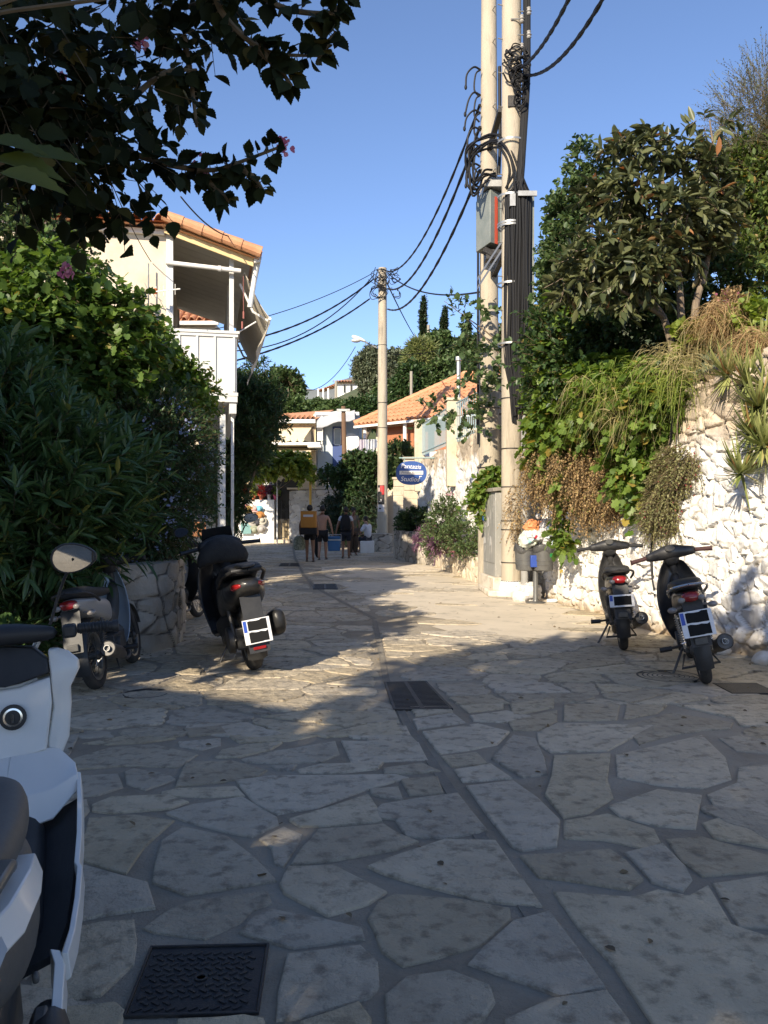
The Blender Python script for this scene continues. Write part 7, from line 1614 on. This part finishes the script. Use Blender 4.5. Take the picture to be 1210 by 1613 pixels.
    def lens2(mb):
        rows = [[(.05, -.165, .665), (.03, -.178, .645)], [(-.05, -.145, .63), (-.06, -.155, .61)], [(-.14, -.10, .585), (-.15, -.105, .565)], [(-.19, -.03, .575), (-.2, -.03, .555)]]
        mb.sheet(rows, .012)
    sym('silver_trim', M['silver'], lens2)
    r = .29
    wheel(t, .1, r, .11, False, 'rear_wheel'); wheel(t, 1.62, r, .1, False, 'front_wheel')
    f = fender(t, 1.62, r+.05, .085, 0, 160, W, 'front_mudguard'); f.location.z = r
    loft(t, 'front_body', W, [(1.56, 0, .80, .15, .2), (1.66, 0, .74, .13, .22), (1.78, 0, .72, .09, .16), (1.86, 0, .70, .04, .06)], e=2.4)
    mb = MB(); mb.cb((.35, 0, .29), (.45, .22, .2)); mb.tube([(.1, .12, .29), (.1, .18, .29)], .11, 16); mb.build('engine', M['engine'], t, bevel=.01)
    mb = MB(); mb.tube([(.42, -.19, .27), (.2, -.21, .3), (-.15, -.22, .36)], [.04, .065, .06], 16); mb.build('exhaust', K, t)
    mb = MB(); mb.bx(.0, .35, -.20, -.17, .10, .34); mb.tube([(.33, -.175, .42), (.33, -.19, .42)], .015, 8); mb.build('heat_guard', M['dgrey'], t, bevel=.01)
    # handlebar, grips, lever, mirrors
    Ge = L(187, 985, 3.2); hz = Ge.z; hx = Ge.x
    loft(t, 'handlebar_cover', K, [(-.20, hx+.02, hz, .025, .025), (-.1, hx+.06, hz+.0, .045, .035), (0, hx+.08, hz+.01, .07, .045), (.1, hx+.06, hz+.0, .045, .035), (.2, hx+.02, hz, .025, .025)], axis='y')
    for s in (-1, 1):
        ye = s*abs(Ge.y)
        mb = MB(); mb.tube([(hx+.02, ye-s*.15, hz+.005), (hx, ye-s*.02, hz)], .019, 14)
        for k in range(9): mb.lathe([(.019, 0), (.0215, .002), (.0215, .007), (.019, .009)], (hx+.018-.0022*k, ye-s*(.145-.0125*k), hz+.004), 14, (0, s, 0), cap=False)
        mb.tube([(hx, ye-s*.022, hz), (hx, ye, hz)], .024, 14); mb.build('grip', K, t)
        mb = MB(); mb.tube(spline([(hx+.03, ye-s*.2, hz-.005), (hx+.075, ye-s*.13, hz-.01), (hx+.06, ye-s*.01, hz-.02)], 4), .0075, 7); mb.build('brake_lever', M['silver'], t)
        mb = MB(); mb.cb((hx+.02, ye-s*.18, hz+.0), (.06, .05, .05)); mb.build('switch_housing', K, t, bevel=.01)
    Mc = L(116, 879, 3.12); b = Vector((hx+.03, -.17, hz+.03))
    mirror(t, b, Mc, .083, .056, -3, -6); mirror(t, (b.x, -b.y, b.z), (Mc.x, -Mc.y, Mc.z), .083, .056, -3, 6)
    mb = MB(); mb.tube(spline([L(60, 1010, 3.25), L(45, 1040, 3.22), L(30, 1080, 3.2)], 4), .012, 7); mb.build('brake_cable', M['silver'], t)
    mb = MB(); mb.tube([(.75, .15, .25), (.7, .24, .1), (.68, .29, .01)], .013, 7); mb.build('side_stand', K, t)
    return t
white_scooter()
# ================================================================== PEOPLE
M['skin1'] = mat('tanned_skin', (.22, .115, .07), (.26, .14, .09), scale=6, rough=.55)
M['skin2'] = mat('lighter_skin', (.34, .19, .13), (.38, .22, .15), scale=6, rough=.55)
M['hair'] = mat('dark_hair', (.012, .010, .009), (.03, .024, .02), scale=40, rough=.7, bump=.4, bscale=120)
def fabric(n, c, c2=None): return mat(n, c, c2 or tuple(x*.8 for x in c), scale=8, rough=.9, bump=.5, bscale=18)
BASE = dict(pel=(0, 0, .95), spi=(0, -.01, 1.12), che=(0, -.015, 1.31), nb=(0, -.01, 1.46), nk=(0, .01, 1.53), hl=(0, .03, 1.60), ht=(0, .015, 1.69), no=(0, .135, 1.615),
            sl=(-.17, -.01, 1.42), el=(-.235, -.02, 1.14), wl=(-.25, .03, .90), pl=(-.25, .045, .83), sr=(.17, -.01, 1.42), er=(.235, -.02, 1.14), wr=(.25, .03, .90), pr=(.25, .045, .83),
            hpl=(-.085, 0, .90), kl=(-.095, .02, .50), al=(-.10, -.02, .09), tl=(-.11, .14, .035), hpr=(.085, 0, .90), kr=(.095, .02, .50), ar=(.10, -.02, .09), tr=(.11, .14, .035))
RAD = dict(pel=(.15, .115), spi=(.135, .105), che=(.165, .12), nb=(.075, .065), nk=(.055, .058), hl=(.072, .088), ht=(.068, .08), no=(.016, .016),
           sl=(.062,)*2, el=(.042,)*2, wl=(.029,)*2, pl=(.034, .022), hpl=(.088,)*2, kl=(.06,)*2, al=(.04,)*2, tl=(.038, .03))
for k in ('sl', 'el', 'wl', 'pl', 'hpl', 'kl', 'al', 'tl'): RAD[k[:-1]+'r'] = RAD[k]
EDG = [('pel', 'spi'), ('spi', 'che'), ('che', 'nb'), ('nb', 'nk'), ('nk', 'hl'), ('hl', 'ht'), ('hl', 'no'), ('che', 'sl'), ('sl', 'el'), ('el', 'wl'), ('wl', 'pl'), ('che', 'sr'), ('sr', 'er'), ('er', 'wr'), ('wr', 'pr'),
       ('pel', 'hpl'), ('hpl', 'kl'), ('kl', 'al'), ('al', 'tl'), ('pel', 'hpr'), ('hpr', 'kr'), ('kr', 'ar'), ('ar', 'tr')]
def skin_mesh(name, pts, rad, edges, m, parent, root, sub=2, taperends=()):
    ks = list(pts); ix = {k: i for i, k in enumerate(ks)}
    me = bpy.data.meshes.new(name); me.from_pydata([tuple(pts[k]) for k in ks], [(ix[a], ix[b]) for a, b in edges], [])
    o = bpy.data.objects.new(name, me); COL.objects.link(o); md = o.modifiers.new('skin', 'SKIN'); md.use_smooth_shade = True; md.branch_smoothing = .3
    if not me.skin_vertices: me.skin_vertices.new()
    for k in ks:
        sv = me.skin_vertices[0].data[ix[k]]; sv.radius = rad[k]; sv.use_root = (k == root)
    s = o.modifiers.new('sub', 'SUBSURF'); s.levels = sub; s.render_levels = sub
    dg = bpy.context.evaluated_depsgraph_get(); dg.update(); new = bpy.data.meshes.new_from_object(o.evaluated_get(dg)); bpy.data.objects.remove(o)
    new.materials.clear(); new.name = name
    return link(name, new, parent, m)
def person(label, loc, face, pose, skin, clothes, group=None, scale=1.0, bare_feet=False, curl=.7):
    t = thing('person', label, 'person', loc, (0, 0, R(face)), group, scale)
    p = {k: Vector(v) for k, v in BASE.items()}
    for k, v in pose.items(): p[k] = Vector(v)
    rad = dict(RAD); ed = list(EDG)
    for s, sg in (('l', -1), ('r', 1)):
        w, q = p['w'+s], p['p'+s]; d = (q-w).normalized(); side = Vector((0, 1, 0)); side = (side-d*side.dot(d)).normalized(); inn = d.cross(side).normalized()
        if inn.x*sg > 0: inn = -inn
        for k, (off, L) in enumerate(((-.027, .058), (-.009, .068), (.009, .072), (.026, .064))):
            a = q+side*off+d*.02; b = a+d*L*.5+inn*L*.1; c = b+d*L*.5*(1-curl*.5)+inn*L*.45*curl
            n1, n2, n3 = 'f%s%da' % (s, k), 'f%s%db' % (s, k), 'f%s%dc' % (s, k)
            p[n1], p[n2], p[n3] = a, b, c; rad[n1] = rad[n2] = (.0095,)*2; rad[n3] = (.007,)*2; ed += [('p'+s, n1), (n1, n2), (n2, n3)]
        a = q+side*.034-d*.01; b = a+side*.02+d*.03+inn*.01; p['t%sa' % s] = a; p['t%sb' % s] = b; rad['t%sa' % s] = (.011,)*2; rad['t%sb' % s] = (.008,)*2; ed += [('w'+s, 't%sa' % s), ('t%sa' % s, 't%sb' % s)]
    body = skin_mesh('body', p, rad, ed, M[skin], t, 'pel', 1)
    hd = (p['hl']+p['ht'])/2; up = (p['ht']-p['hl']).normalized(); fw = p['no']-p['hl']; fw = (fw-up*fw.dot(up)).normalized(); sd = fw.cross(up).normalized()
    for s in (-1, 1):
        mb = MB(); mb.ell(hd+sd*s*.082-fw*.005, (.014, .02, .032), 8, 6); mb.build('ear', M[skin], t)
        mb = MB(); mb.ell(hd+sd*s*.03+fw*.082+up*.0, (.011, .008, .008), 8, 6); mb.build('eye', M['dark'], t)
    mb = MB(); mb.tube([hd+fw*.088-up*.055-sd*.022, hd+fw*.095-up*.056, hd+fw*.088-up*.055+sd*.022], .006, 6); mb.build('mouth', mat('lips', (.25, .09, .08), rough=.5), t)
    mb = MB(); rt = Matrix((sd, fw, up)).transposed(); mb.ell(hd-fw*.018+up*.035, (.092, .108, .105), 16, 12, rot=rt)
    mb.v = [v for v in mb.v]; c0 = hd
    mb.v = [tuple(Vector(v)-fw*max(0, (Vector(v)-hd).dot(fw)-.055)-(up*min(0, (Vector(v)-hd).dot(up)+.045) if (Vector(v)-hd).dot(up) < -.045 else Vector())) for v in mb.v]
    mb.build('hair', M['hair'], t)
    for nm, m, keys, grow, extra in clothes:
        pp = {k: p[k] for k in keys if k in p}; rr = {k: (RAD[k][0]+grow, RAD[k][1]+grow) for k in pp}
        ee = [(a, b) for a, b in EDG if a in pp and b in pp]
        for k, (a, b, f, rx) in extra.items():
            pp[k] = p[a].lerp(p[b], f); rr[k] = (rx, rx); ee.append((a, k))
        skin_mesh(nm, pp, rr, ee, m, t, 'pel' if 'pel' in pp else 'che', 2)
    for s in ('l', 'r'):
        mb = MB(); a, b = p['a'+s], p['t'+s]; d = (b-a); d.z = 0; d.normalize(); c = a.lerp(b, .45); lowz = min(a.z, b.z)-.032
        q = Vector((-d.y, d.x, 0)); mb.rings([[Vector((*(c+d*u*.15+q*v*.045).xy, lowz+h+.0*u)) for u, v in ((-1, -.7), (-.4, -1), (.6, -1), (1, -.3), (1, .3), (.6, 1), (-.4, 1), (-1, .7))] for h in (0, .022)]); mb.build('sandal', M['blackpl'], t)
    return t, p
SH = dict(ul=('hpl', 'kl', .62, .095), ur=('hpr', 'kr', .62, .095))
SLV = dict(vl=('sl', 'el', .55, .062), vr=('sr', 'er', .55, .062))
navy = fabric('navy_fabric', (.02, .025, .04)); blk = fabric('black_fabric2', (.012, .012, .014)); white = fabric('white_fabric', (.62, .62, .66), (.54, .54, .58)); tan = fabric('olive_fabric', (.13, .12, .08)); brown = fabric('brown_fabric', (.075, .05, .032))
walk = 'people walking down the street'
pos = lambda u, v: G(u, v)
q = pos(488, 885)
person('person in black shorts walking away with a big orange yellow box backpack', tuple(q), 3, dict(el=(-.30, -.06, 1.16), wl=(-.31, .03, .96), pl=(-.31, .05, .89), kl=(-.09, .12, .52), al=(-.09, .10, .10), tl=(-.10, .26, .04), kr=(.10, .02, .50), ar=(.11, -.16, .16), tr=(.115, -.03, .05)), 'skin1', [('shorts', blk, ('pel', 'hpl', 'hpr'), .022, SH), ('vest', tan, ('pel', 'spi', 'che', 'sl', 'sr'), .012, {})], walk, 1.0)
def boxpack(q):
    t = thing('delivery_backpack', 'cube shaped orange yellow backpack with a black base on the back of the left walker', 'backpack', (q.x, q.y-.33, .93))
    mb = MB(); mb.bx(q.x-.235, q.x+.235, q.y-.52, q.y-.15, 1.07, 1.58); mb.build('case', mat('orange_yellow_fabric', (.44, .20, .03), (.36, .16, .025), scale=3, rough=.7, bump=.3, bscale=14), t, bevel=.02)
    mb = MB(); mb.bx(q.x-.25, q.x+.25, q.y-.53, q.y-.14, .86, 1.065); mb.build('base', blk, t, bevel=.03)
    mb = MB(); mb.bx(q.x-.15, q.x+.15, q.y-.526, q.y-.521, 1.40, 1.47); mb.build('logo_strip', mat('pale_print', (.5, .5, .52), rough=.6), t)
    mb = MB(); mb.bx(q.x-.11, q.x+.14, q.y-.524, q.y-.5205, 1.41, 1.46); 
    for s in (-1, 1): mb = MB(); mb.tube(spline([(q.x+s*.13, q.y-.16, 1.5), (q.x+s*.14, q.y+.02, 1.53), (q.x+s*.14, q.y+.12, 1.35), (q.x+s*.15, q.y+.02, 1.15), (q.x+s*.14, q.y-.15, 1.05)], 4), .02, 6); mb.build('strap', blk, t)
boxpack(q)
mb = MB(); c = Vector((q.x-.33, q.y+.03, .60)); rg = [[c+Vector((math.cos(a)*w_, math.sin(a)*.10, z)) for a in [2*math.pi*k/14 for k in range(14)]] for w_, z in ((.14, -.23), (.19, -.18), (.18, .0), (.16, .14), (.10, .2))]; mb.rings(rg); mb.tube([c+Vector((-.08, 0, .18)), c+Vector((.0, 0, .30)), c+Vector((.08, 0, .18))], .01, 6)
o = mb.build('shopping_bag', mat('patterned_fabric', (.08, .11, .07), (.30, .31, .25), scale=14, rough=.85, bump=.6, bscale=20)); tag(o, 'patterned green and white bag hanging from the left hand of the left walker', 'bag')
q = pos(508, 882)
person('bare chested person in black shorts walking away, one hand on the blue cool box', tuple(q), -2, dict(er=(.27, -.02, 1.16), wr=(.33, .0, .92), pr=(.345, .01, .85), kr=(.10, .1, .51), ar=(.10, .10, .09), tr=(.11, .27, .04), al=(-.1, -.14, .13), tl=(-.105, 0, .045)), 'skin2', [('shorts', blk, ('pel', 'hpl', 'hpr'), .022, dict(ul=('hpl', 'kl', .85, .095), ur=('hpr', 'kr', .85, .095)))], walk, .99)
mb = MB(); mb.ell((q.x-.17, q.y+.12, .50), (.12, .10, .44), 14, 12); o = mb.build('rolled_towel', blk); tag(o, 'dark rolled bundle carried low by the bare chested walker', 'bundle')
q3 = pos(545, 880)
person('person in white shirt and navy shorts walking away with a black backpack', tuple(q3), 4, dict(el=(-.27, -.02, 1.16), wl=(-.33, .0, .92), pl=(-.345, .01, .85), kl=(-.1, .08, .5), al=(-.1, .0, .09), tl=(-.12, .16, .035), ar=(.1, .08, .09), tr=(.12, .24, .04)), 'skin1', [('shorts', navy, ('pel', 'hpl', 'hpr'), .024, dict(ul=('hpl', 'kl', .8, .098), ur=('hpr', 'kr', .8, .098))), ('shirt', white, ('pel', 'spi', 'che', 'sl', 'sr'), .02, SLV)], walk, .97)
t = thing('backpack', 'black backpack on the person in the white shirt', 'backpack', (q3.x, q3.y-.2, 1.0)); mb = MB()
mb.rings([[Vector((q3.x+math.copysign(abs(math.cos(a))**.6, math.cos(a))*w_, q3.y-.22+math.sin(a)*d_, z)) for a in [2*math.pi*k/20 for k in range(20)]] for w_, d_, z in ((.12, .06, .94), (.17, .10, .99), (.175, .11, 1.15), (.165, .10, 1.3), (.12, .07, 1.42), (.05, .03, 1.46))]); mb.build('bag', blk, t)
for s in (-1, 1): mb = MB(); mb.tube(spline([(q3.x+s*.09, q3.y-.14, 1.4), (q3.x+s*.12, q3.y+.0, 1.50), (q3.x+s*.13, q3.y+.13, 1.32), (q3.x+s*.16, q3.y-.02, 1.05)], 4), .018, 6); mb.build('strap', blk, t)
def coolbox():
    c = (pos(508, 882)+q3)/2+Vector((.0, -.06, 0)); t = thing('cool_box', 'blue cool box with a pale lid carried between two walkers', 'cool box', (c.x, c.y, .28))
    bl = mat('cool_box_blue', (.02, .12, .30), rough=.4)
    mb = MB(); mb.rings([[(c.x+x*w_, c.y+y*.15, z) for x, y in ((-1, -1), (1, -1), (1, 1), (-1, 1))] for w_, z in ((.19, .28), (.21, .62))]); mb.build('body', bl, t, bevel=.02)
    mb = MB(); mb.bx(c.x-.22, c.x+.22, c.y-.165, c.y+.165, .622, .66); mb.build('lid_rim', mat('pale_plastic', (.55, .6, .62), rough=.5), t, bevel=.008)
    mb = MB(); mb.bx(c.x-.2, c.x+.2, c.y-.15, c.y+.15, .662, .76); mb.build('lid', bl, t, bevel=.03)
    mb = MB(); mb.tube([(c.x-.225, c.y, .6), (c.x-.225, c.y, .81), (c.x+.225, c.y, .81), (c.x+.225, c.y, .6)], .011, 6); mb.build('handle', mat('pale_plastic2', (.5, .52, .54), rough=.5), t)
coolbox()
q = pos(556, 875)
person('person in olive shirt and long brown skirt standing behind the white shirted walker', tuple(q), 200, dict(nb=(0, .03, 1.44), hl=(0, .09, 1.57), ht=(0, .09, 1.66), nk=(0, .06, 1.51), no=(0, .19, 1.58)), 'skin1', [('shirt', tan, ('pel', 'spi', 'che', 'sl', 'sr'), .022, SLV), ('skirt', brown, ('pel', 'hpl', 'hpr', 'kl', 'kr', 'al', 'ar'), .055, {})], 'people standing or sitting at the end of the street', .98)
q = pos(577, 871)
person('person in a loose white shirt sitting on the low block by the far pole', tuple(q), 60, dict(pel=(0, -.05, .56), spi=(0, -.08, .74), che=(0, -.05, .93), nb=(0, -.02, 1.08), nk=(0, .02, 1.15), hl=(0, .05, 1.22), ht=(0, .04, 1.31), no=(0, .155, 1.235), sl=(-.17, -.04, 1.04), sr=(.17, -.04, 1.04), el=(-.24, .08, .80), wl=(-.16, .28, .68), pl=(-.14, .34, .66), er=(.24, .08, .80), wr=(.14, .28, .68), pr=(.1, .34, .67), hpl=(-.09, 0, .54), kl=(-.11, .42, .52), al=(-.11, .44, .09), tl=(-.12, .58, .035), hpr=(.09, 0, .54), kr=(.11, .42, .54), ar=(.12, .34, .09), tr=(.14, .48, .035)), 'skin2', [('shirt', white, ('pel', 'spi', 'che', 'sl', 'sr', 'el', 'er'), .035, {}), ('trousers', navy, ('pel', 'hpl', 'hpr', 'kl', 'kr'), .02, {})], 'people standing or sitting at the end of the street', 1.0)
mb = MB(); mb.bx(q.x-.22, q.x+.3, q.y-.25, q.y+.3, 0, .46); o = mb.build('seat_block', M['white_paint'], bevel=.02); tag(o, 'low white block the seated person sits on', 'block')
# ================================================================== LITTER BIN AND RUBBISH
def bin_():
    x, y = 2.60, 14.05; t = thing('litter_bin', 'twin grey round litter bins on a post, overflowing, by the right tall pole', 'litter bin', (x, y, 0))
    gm = mat('bin_grey', (.10, .10, .10), (.14, .14, .135), scale=5, rough=.4, metal=.3)
    mb = MB(); mb.lathe([(.17, 0), (.17, .02), (.05, .035), (.042, .06), (.042, 1.0)], (x-.02, y, 0), 22); mb.build('post', gm, t)
    for dx, dy, nm in ((.10, -.06, 'bucket'), (-.18, .08, 'bucket')):
        c = (x+dx, y+dy, .55); mb = MB(); mb.lathe([(.13, 0), (.16, .02), (.168, .10), (.174, .105), (.174, .115), (.169, .12), (.171, .17), (.177, .175), (.177, .19), (.172, .195), (.18, .36), (.18, .42)], c, 28); b = mb.build(nm, gm, t)
        # black liner folded over the rim
        mb = MB(); rg = []
        for r_, z_ in ((.183, .32), (.19, .335), (.197, .38), (.192, .43), (.17, .445), (.12, .41)):
            rg.append([(c[0]+math.cos(a)*(r_+.012*math.sin(a*5+z_*20)), c[1]+math.sin(a)*(r_+.012*math.sin(a*5)), c[2]+z_+.025*math.sin(a*3+dx*9)) for a in [2*math.pi*k/36 for k in range(36)]])
        mb.rings(rg, False); mb.build('bin_liner', mat('bin_bag', (.05, .05, .05), (.08, .08, .08), scale=12, rough=.35, bump=.8, bscale=18), b)
        if dx > 0:
            mb = MB(); pts = [(c[0]+.11+.04*math.cos(a)*.9, c[1]-.16+.06*.5*math.cos(a), c[2]+.28+(.035 if math.sin(a) > 0 else .055)*math.sin(a)) for a in [2*math.pi*k/16 for k in range(16)]]; mb.prism(pts, (.003, -.008, 0)); mb.build('green_badge', mat('green_sticker', (.03, .3, .09), rough=.4), b)
    mb = MB(); mb.cb((x-.07, y-.13, .72), (.12, .08, .2)); o = mb.build('crate_scrap', mat('blue_carton', (.02, .06, .3), rough=.5), bevel=.01); tag(o, 'blue carton wedged between the two bins', 'carton')
bin_()
def crumple(name, label, cat, c, r, m, seed, group=None, sq=(1, 1, 1)):
    r *= 1.22
    mb = MB(); mb.ell(c, (r*sq[0], r*sq[1], r*sq[2]), 26, 18); a = np.array(mb.v); cc = np.array(c); n1 = vn(a, 3.2/r, seed); n2 = np.abs(vn(a, 8/r, seed+3))
    n3 = vn(a, 20/r, seed+7); mb.v = [tuple(cc+(p-cc)*(1+.26*i-.34*j+.07*k)) for p, i, j, k in zip(a, n1, n2, n3)]; o = mb.build(name, m, smooth=True, angle=28); tag(o, label, cat, group); return o
film = lambda n, c, c2: mat(n, c, c2, scale=12, rough=.3, bump=.6, bscale=25, c3=(.7, .7, .7), s3=18, m3=.6)
B0 = Vector((2.60, 13.95, 0)); rg_ = 'rubbish heaped on the litter bin'
crumple('rubbish_bag', 'pale plastic bag of bottles heaped on the right bucket', 'rubbish bag', B0+Vector((.13, -.03, 1.16)), .17, film('clear_bag', (.50, .50, .52), (.62, .60, .60)), 1, rg_, (1, .8, 1.15))
crumple('rubbish_bag', 'greenish white plastic bag on the left bucket', 'rubbish bag', B0+Vector((-.13, .03, 1.07)), .16, film('green_white_bag', (.48, .54, .42), (.6, .62, .56)), 2, rg_, (1.1, .8, .8))
crumple('orange_bag', 'orange carrier bag near the top of the rubbish heap', 'plastic bag', B0+Vector((-.03, .02, 1.30)), .14, mat('orange_film', (.60, .22, .08), (.68, .30, .14), scale=10, rough=.4, bump=.6, bscale=30), 3, rg_, (1.25, .8, .8))
crumple('white_bag', 'crumpled white bag between the orange bag and the rim', 'plastic bag', B0+Vector((-.06, -.13, 1.16)), .11, film('white_film', (.62, .61, .60), (.7, .7, .7)), 4, rg_, (1.2, .7, .8))
crumple('rubbish_bag', 'white rubbish bag on the ground at the foot of the bin', 'rubbish bag', Vector((2.50, 14.32, .15)), .19, film('ground_bag', (.55, .52, .49), (.66, .64, .61)), 5, None, (1.15, .9, .95))
mb = MB(); mb.ell(B0+Vector((.0, -.05, 1.48)), .05, 14, 10); o = mb.build('paper_cup', mat('white_cup', (.75, .74, .72), rough=.5)); tag(o, 'round white cup lid crowning the rubbish heap', 'cup', rg_)
def bottle(label, c, d, capc, labc, h=.2, r=.032, grp=rg_):
    t = thing('plastic_bottle', label, 'bottle', tuple(c), group=grp); c = Vector(c); d = Vector(d).normalized()
    mb = MB(); mb.lathe([(r*.9, 0), (r, .01), (r, h*.3), (r*.94, h*.33), (r, h*.36), (r, h*.7), (r*.4, h*.9), (r*.4, h*.95)], c, 14, d); mb.build('body', mat('clear_plastic', (.55, .62, .66), rough=.12), t)
    mb = MB(); mb.lathe([(r*.48, h*.94), (r*.48, h*1.05)], c, 12, d); mb.build('cap', mat('cap_col', capc, rough=.5), t)
    mb = MB(); mb.lathe([(r*1.03, h*.38), (r*1.03, h*.66)], c, 14, d, cap=False); mb.build('label_band', mat('label_col', labc, rough=.5), t)
bottle('small bottle with blue cap and orange label standing in the clear bag', B0+Vector((.14, -.17, 1.10)), (0, -.1, 1), (.05, .25, .65), (.65, .22, .05))
bottle('bottle lying at the right rim of the bin with a light blue cap', B0+Vector((.20, -.20, 1.0)), (.3, -.2, .8), (.1, .4, .6), (.4, .55, .6), .16)
bottle('bottle lying at the left rim with a turquoise label', B0+Vector((-.24, -.12, 1.02)), (.7, -.3, .4), (.1, .35, .5), (.25, .5, .5), .18)
bottle('bottle with a red label tucked among the white bags', B0+Vector((-.02, -.22, 1.10)), (-.8, -.2, .5), (.5, .5, .5), (.45, .03, .06), .15)
bottle('clear bottle lying on the ground beside the rubbish bag', Vector((2.78, 14.1, .035)), (1, -.1, .02), (.1, .3, .6), (.5, .55, .6), .2, grp=None)
# clothes line in front of the orange house
def line():
    t = thing('washing_line', 'sheets and white laundry hung out in front of the orange walled house', 'laundry', tuple(P(578, 700, 38.5)))
    Y = 38.6; mb = MB(); mb.tube([P(562, 692, Y), P(575, 691, Y), P(596, 696, Y)], .012, 5); mb.build('line', M['cable'], t)
    for k, (u0, u1, v1, c) in enumerate(((566, 574, 712, (.6, .55, .62)), (574, 581, 716, (.66, .68, .74)), (583, 590, 712, (.7, .72, .76)), (590, 594, 706, (.5, .55, .68)))):
        rows = [[P(u0+(u1-u0)*i/7, 692+(v1-692)*j/4*(1-.12*math.sin(i*2+k)), Y+.08*math.sin(i*1.7)) for i in range(8)] for j in range(5)]
        mb = MB(); mb.sheet(rows, .01); mb.build('sheet', fabric('laundry_'+str(k), c), t)
line()
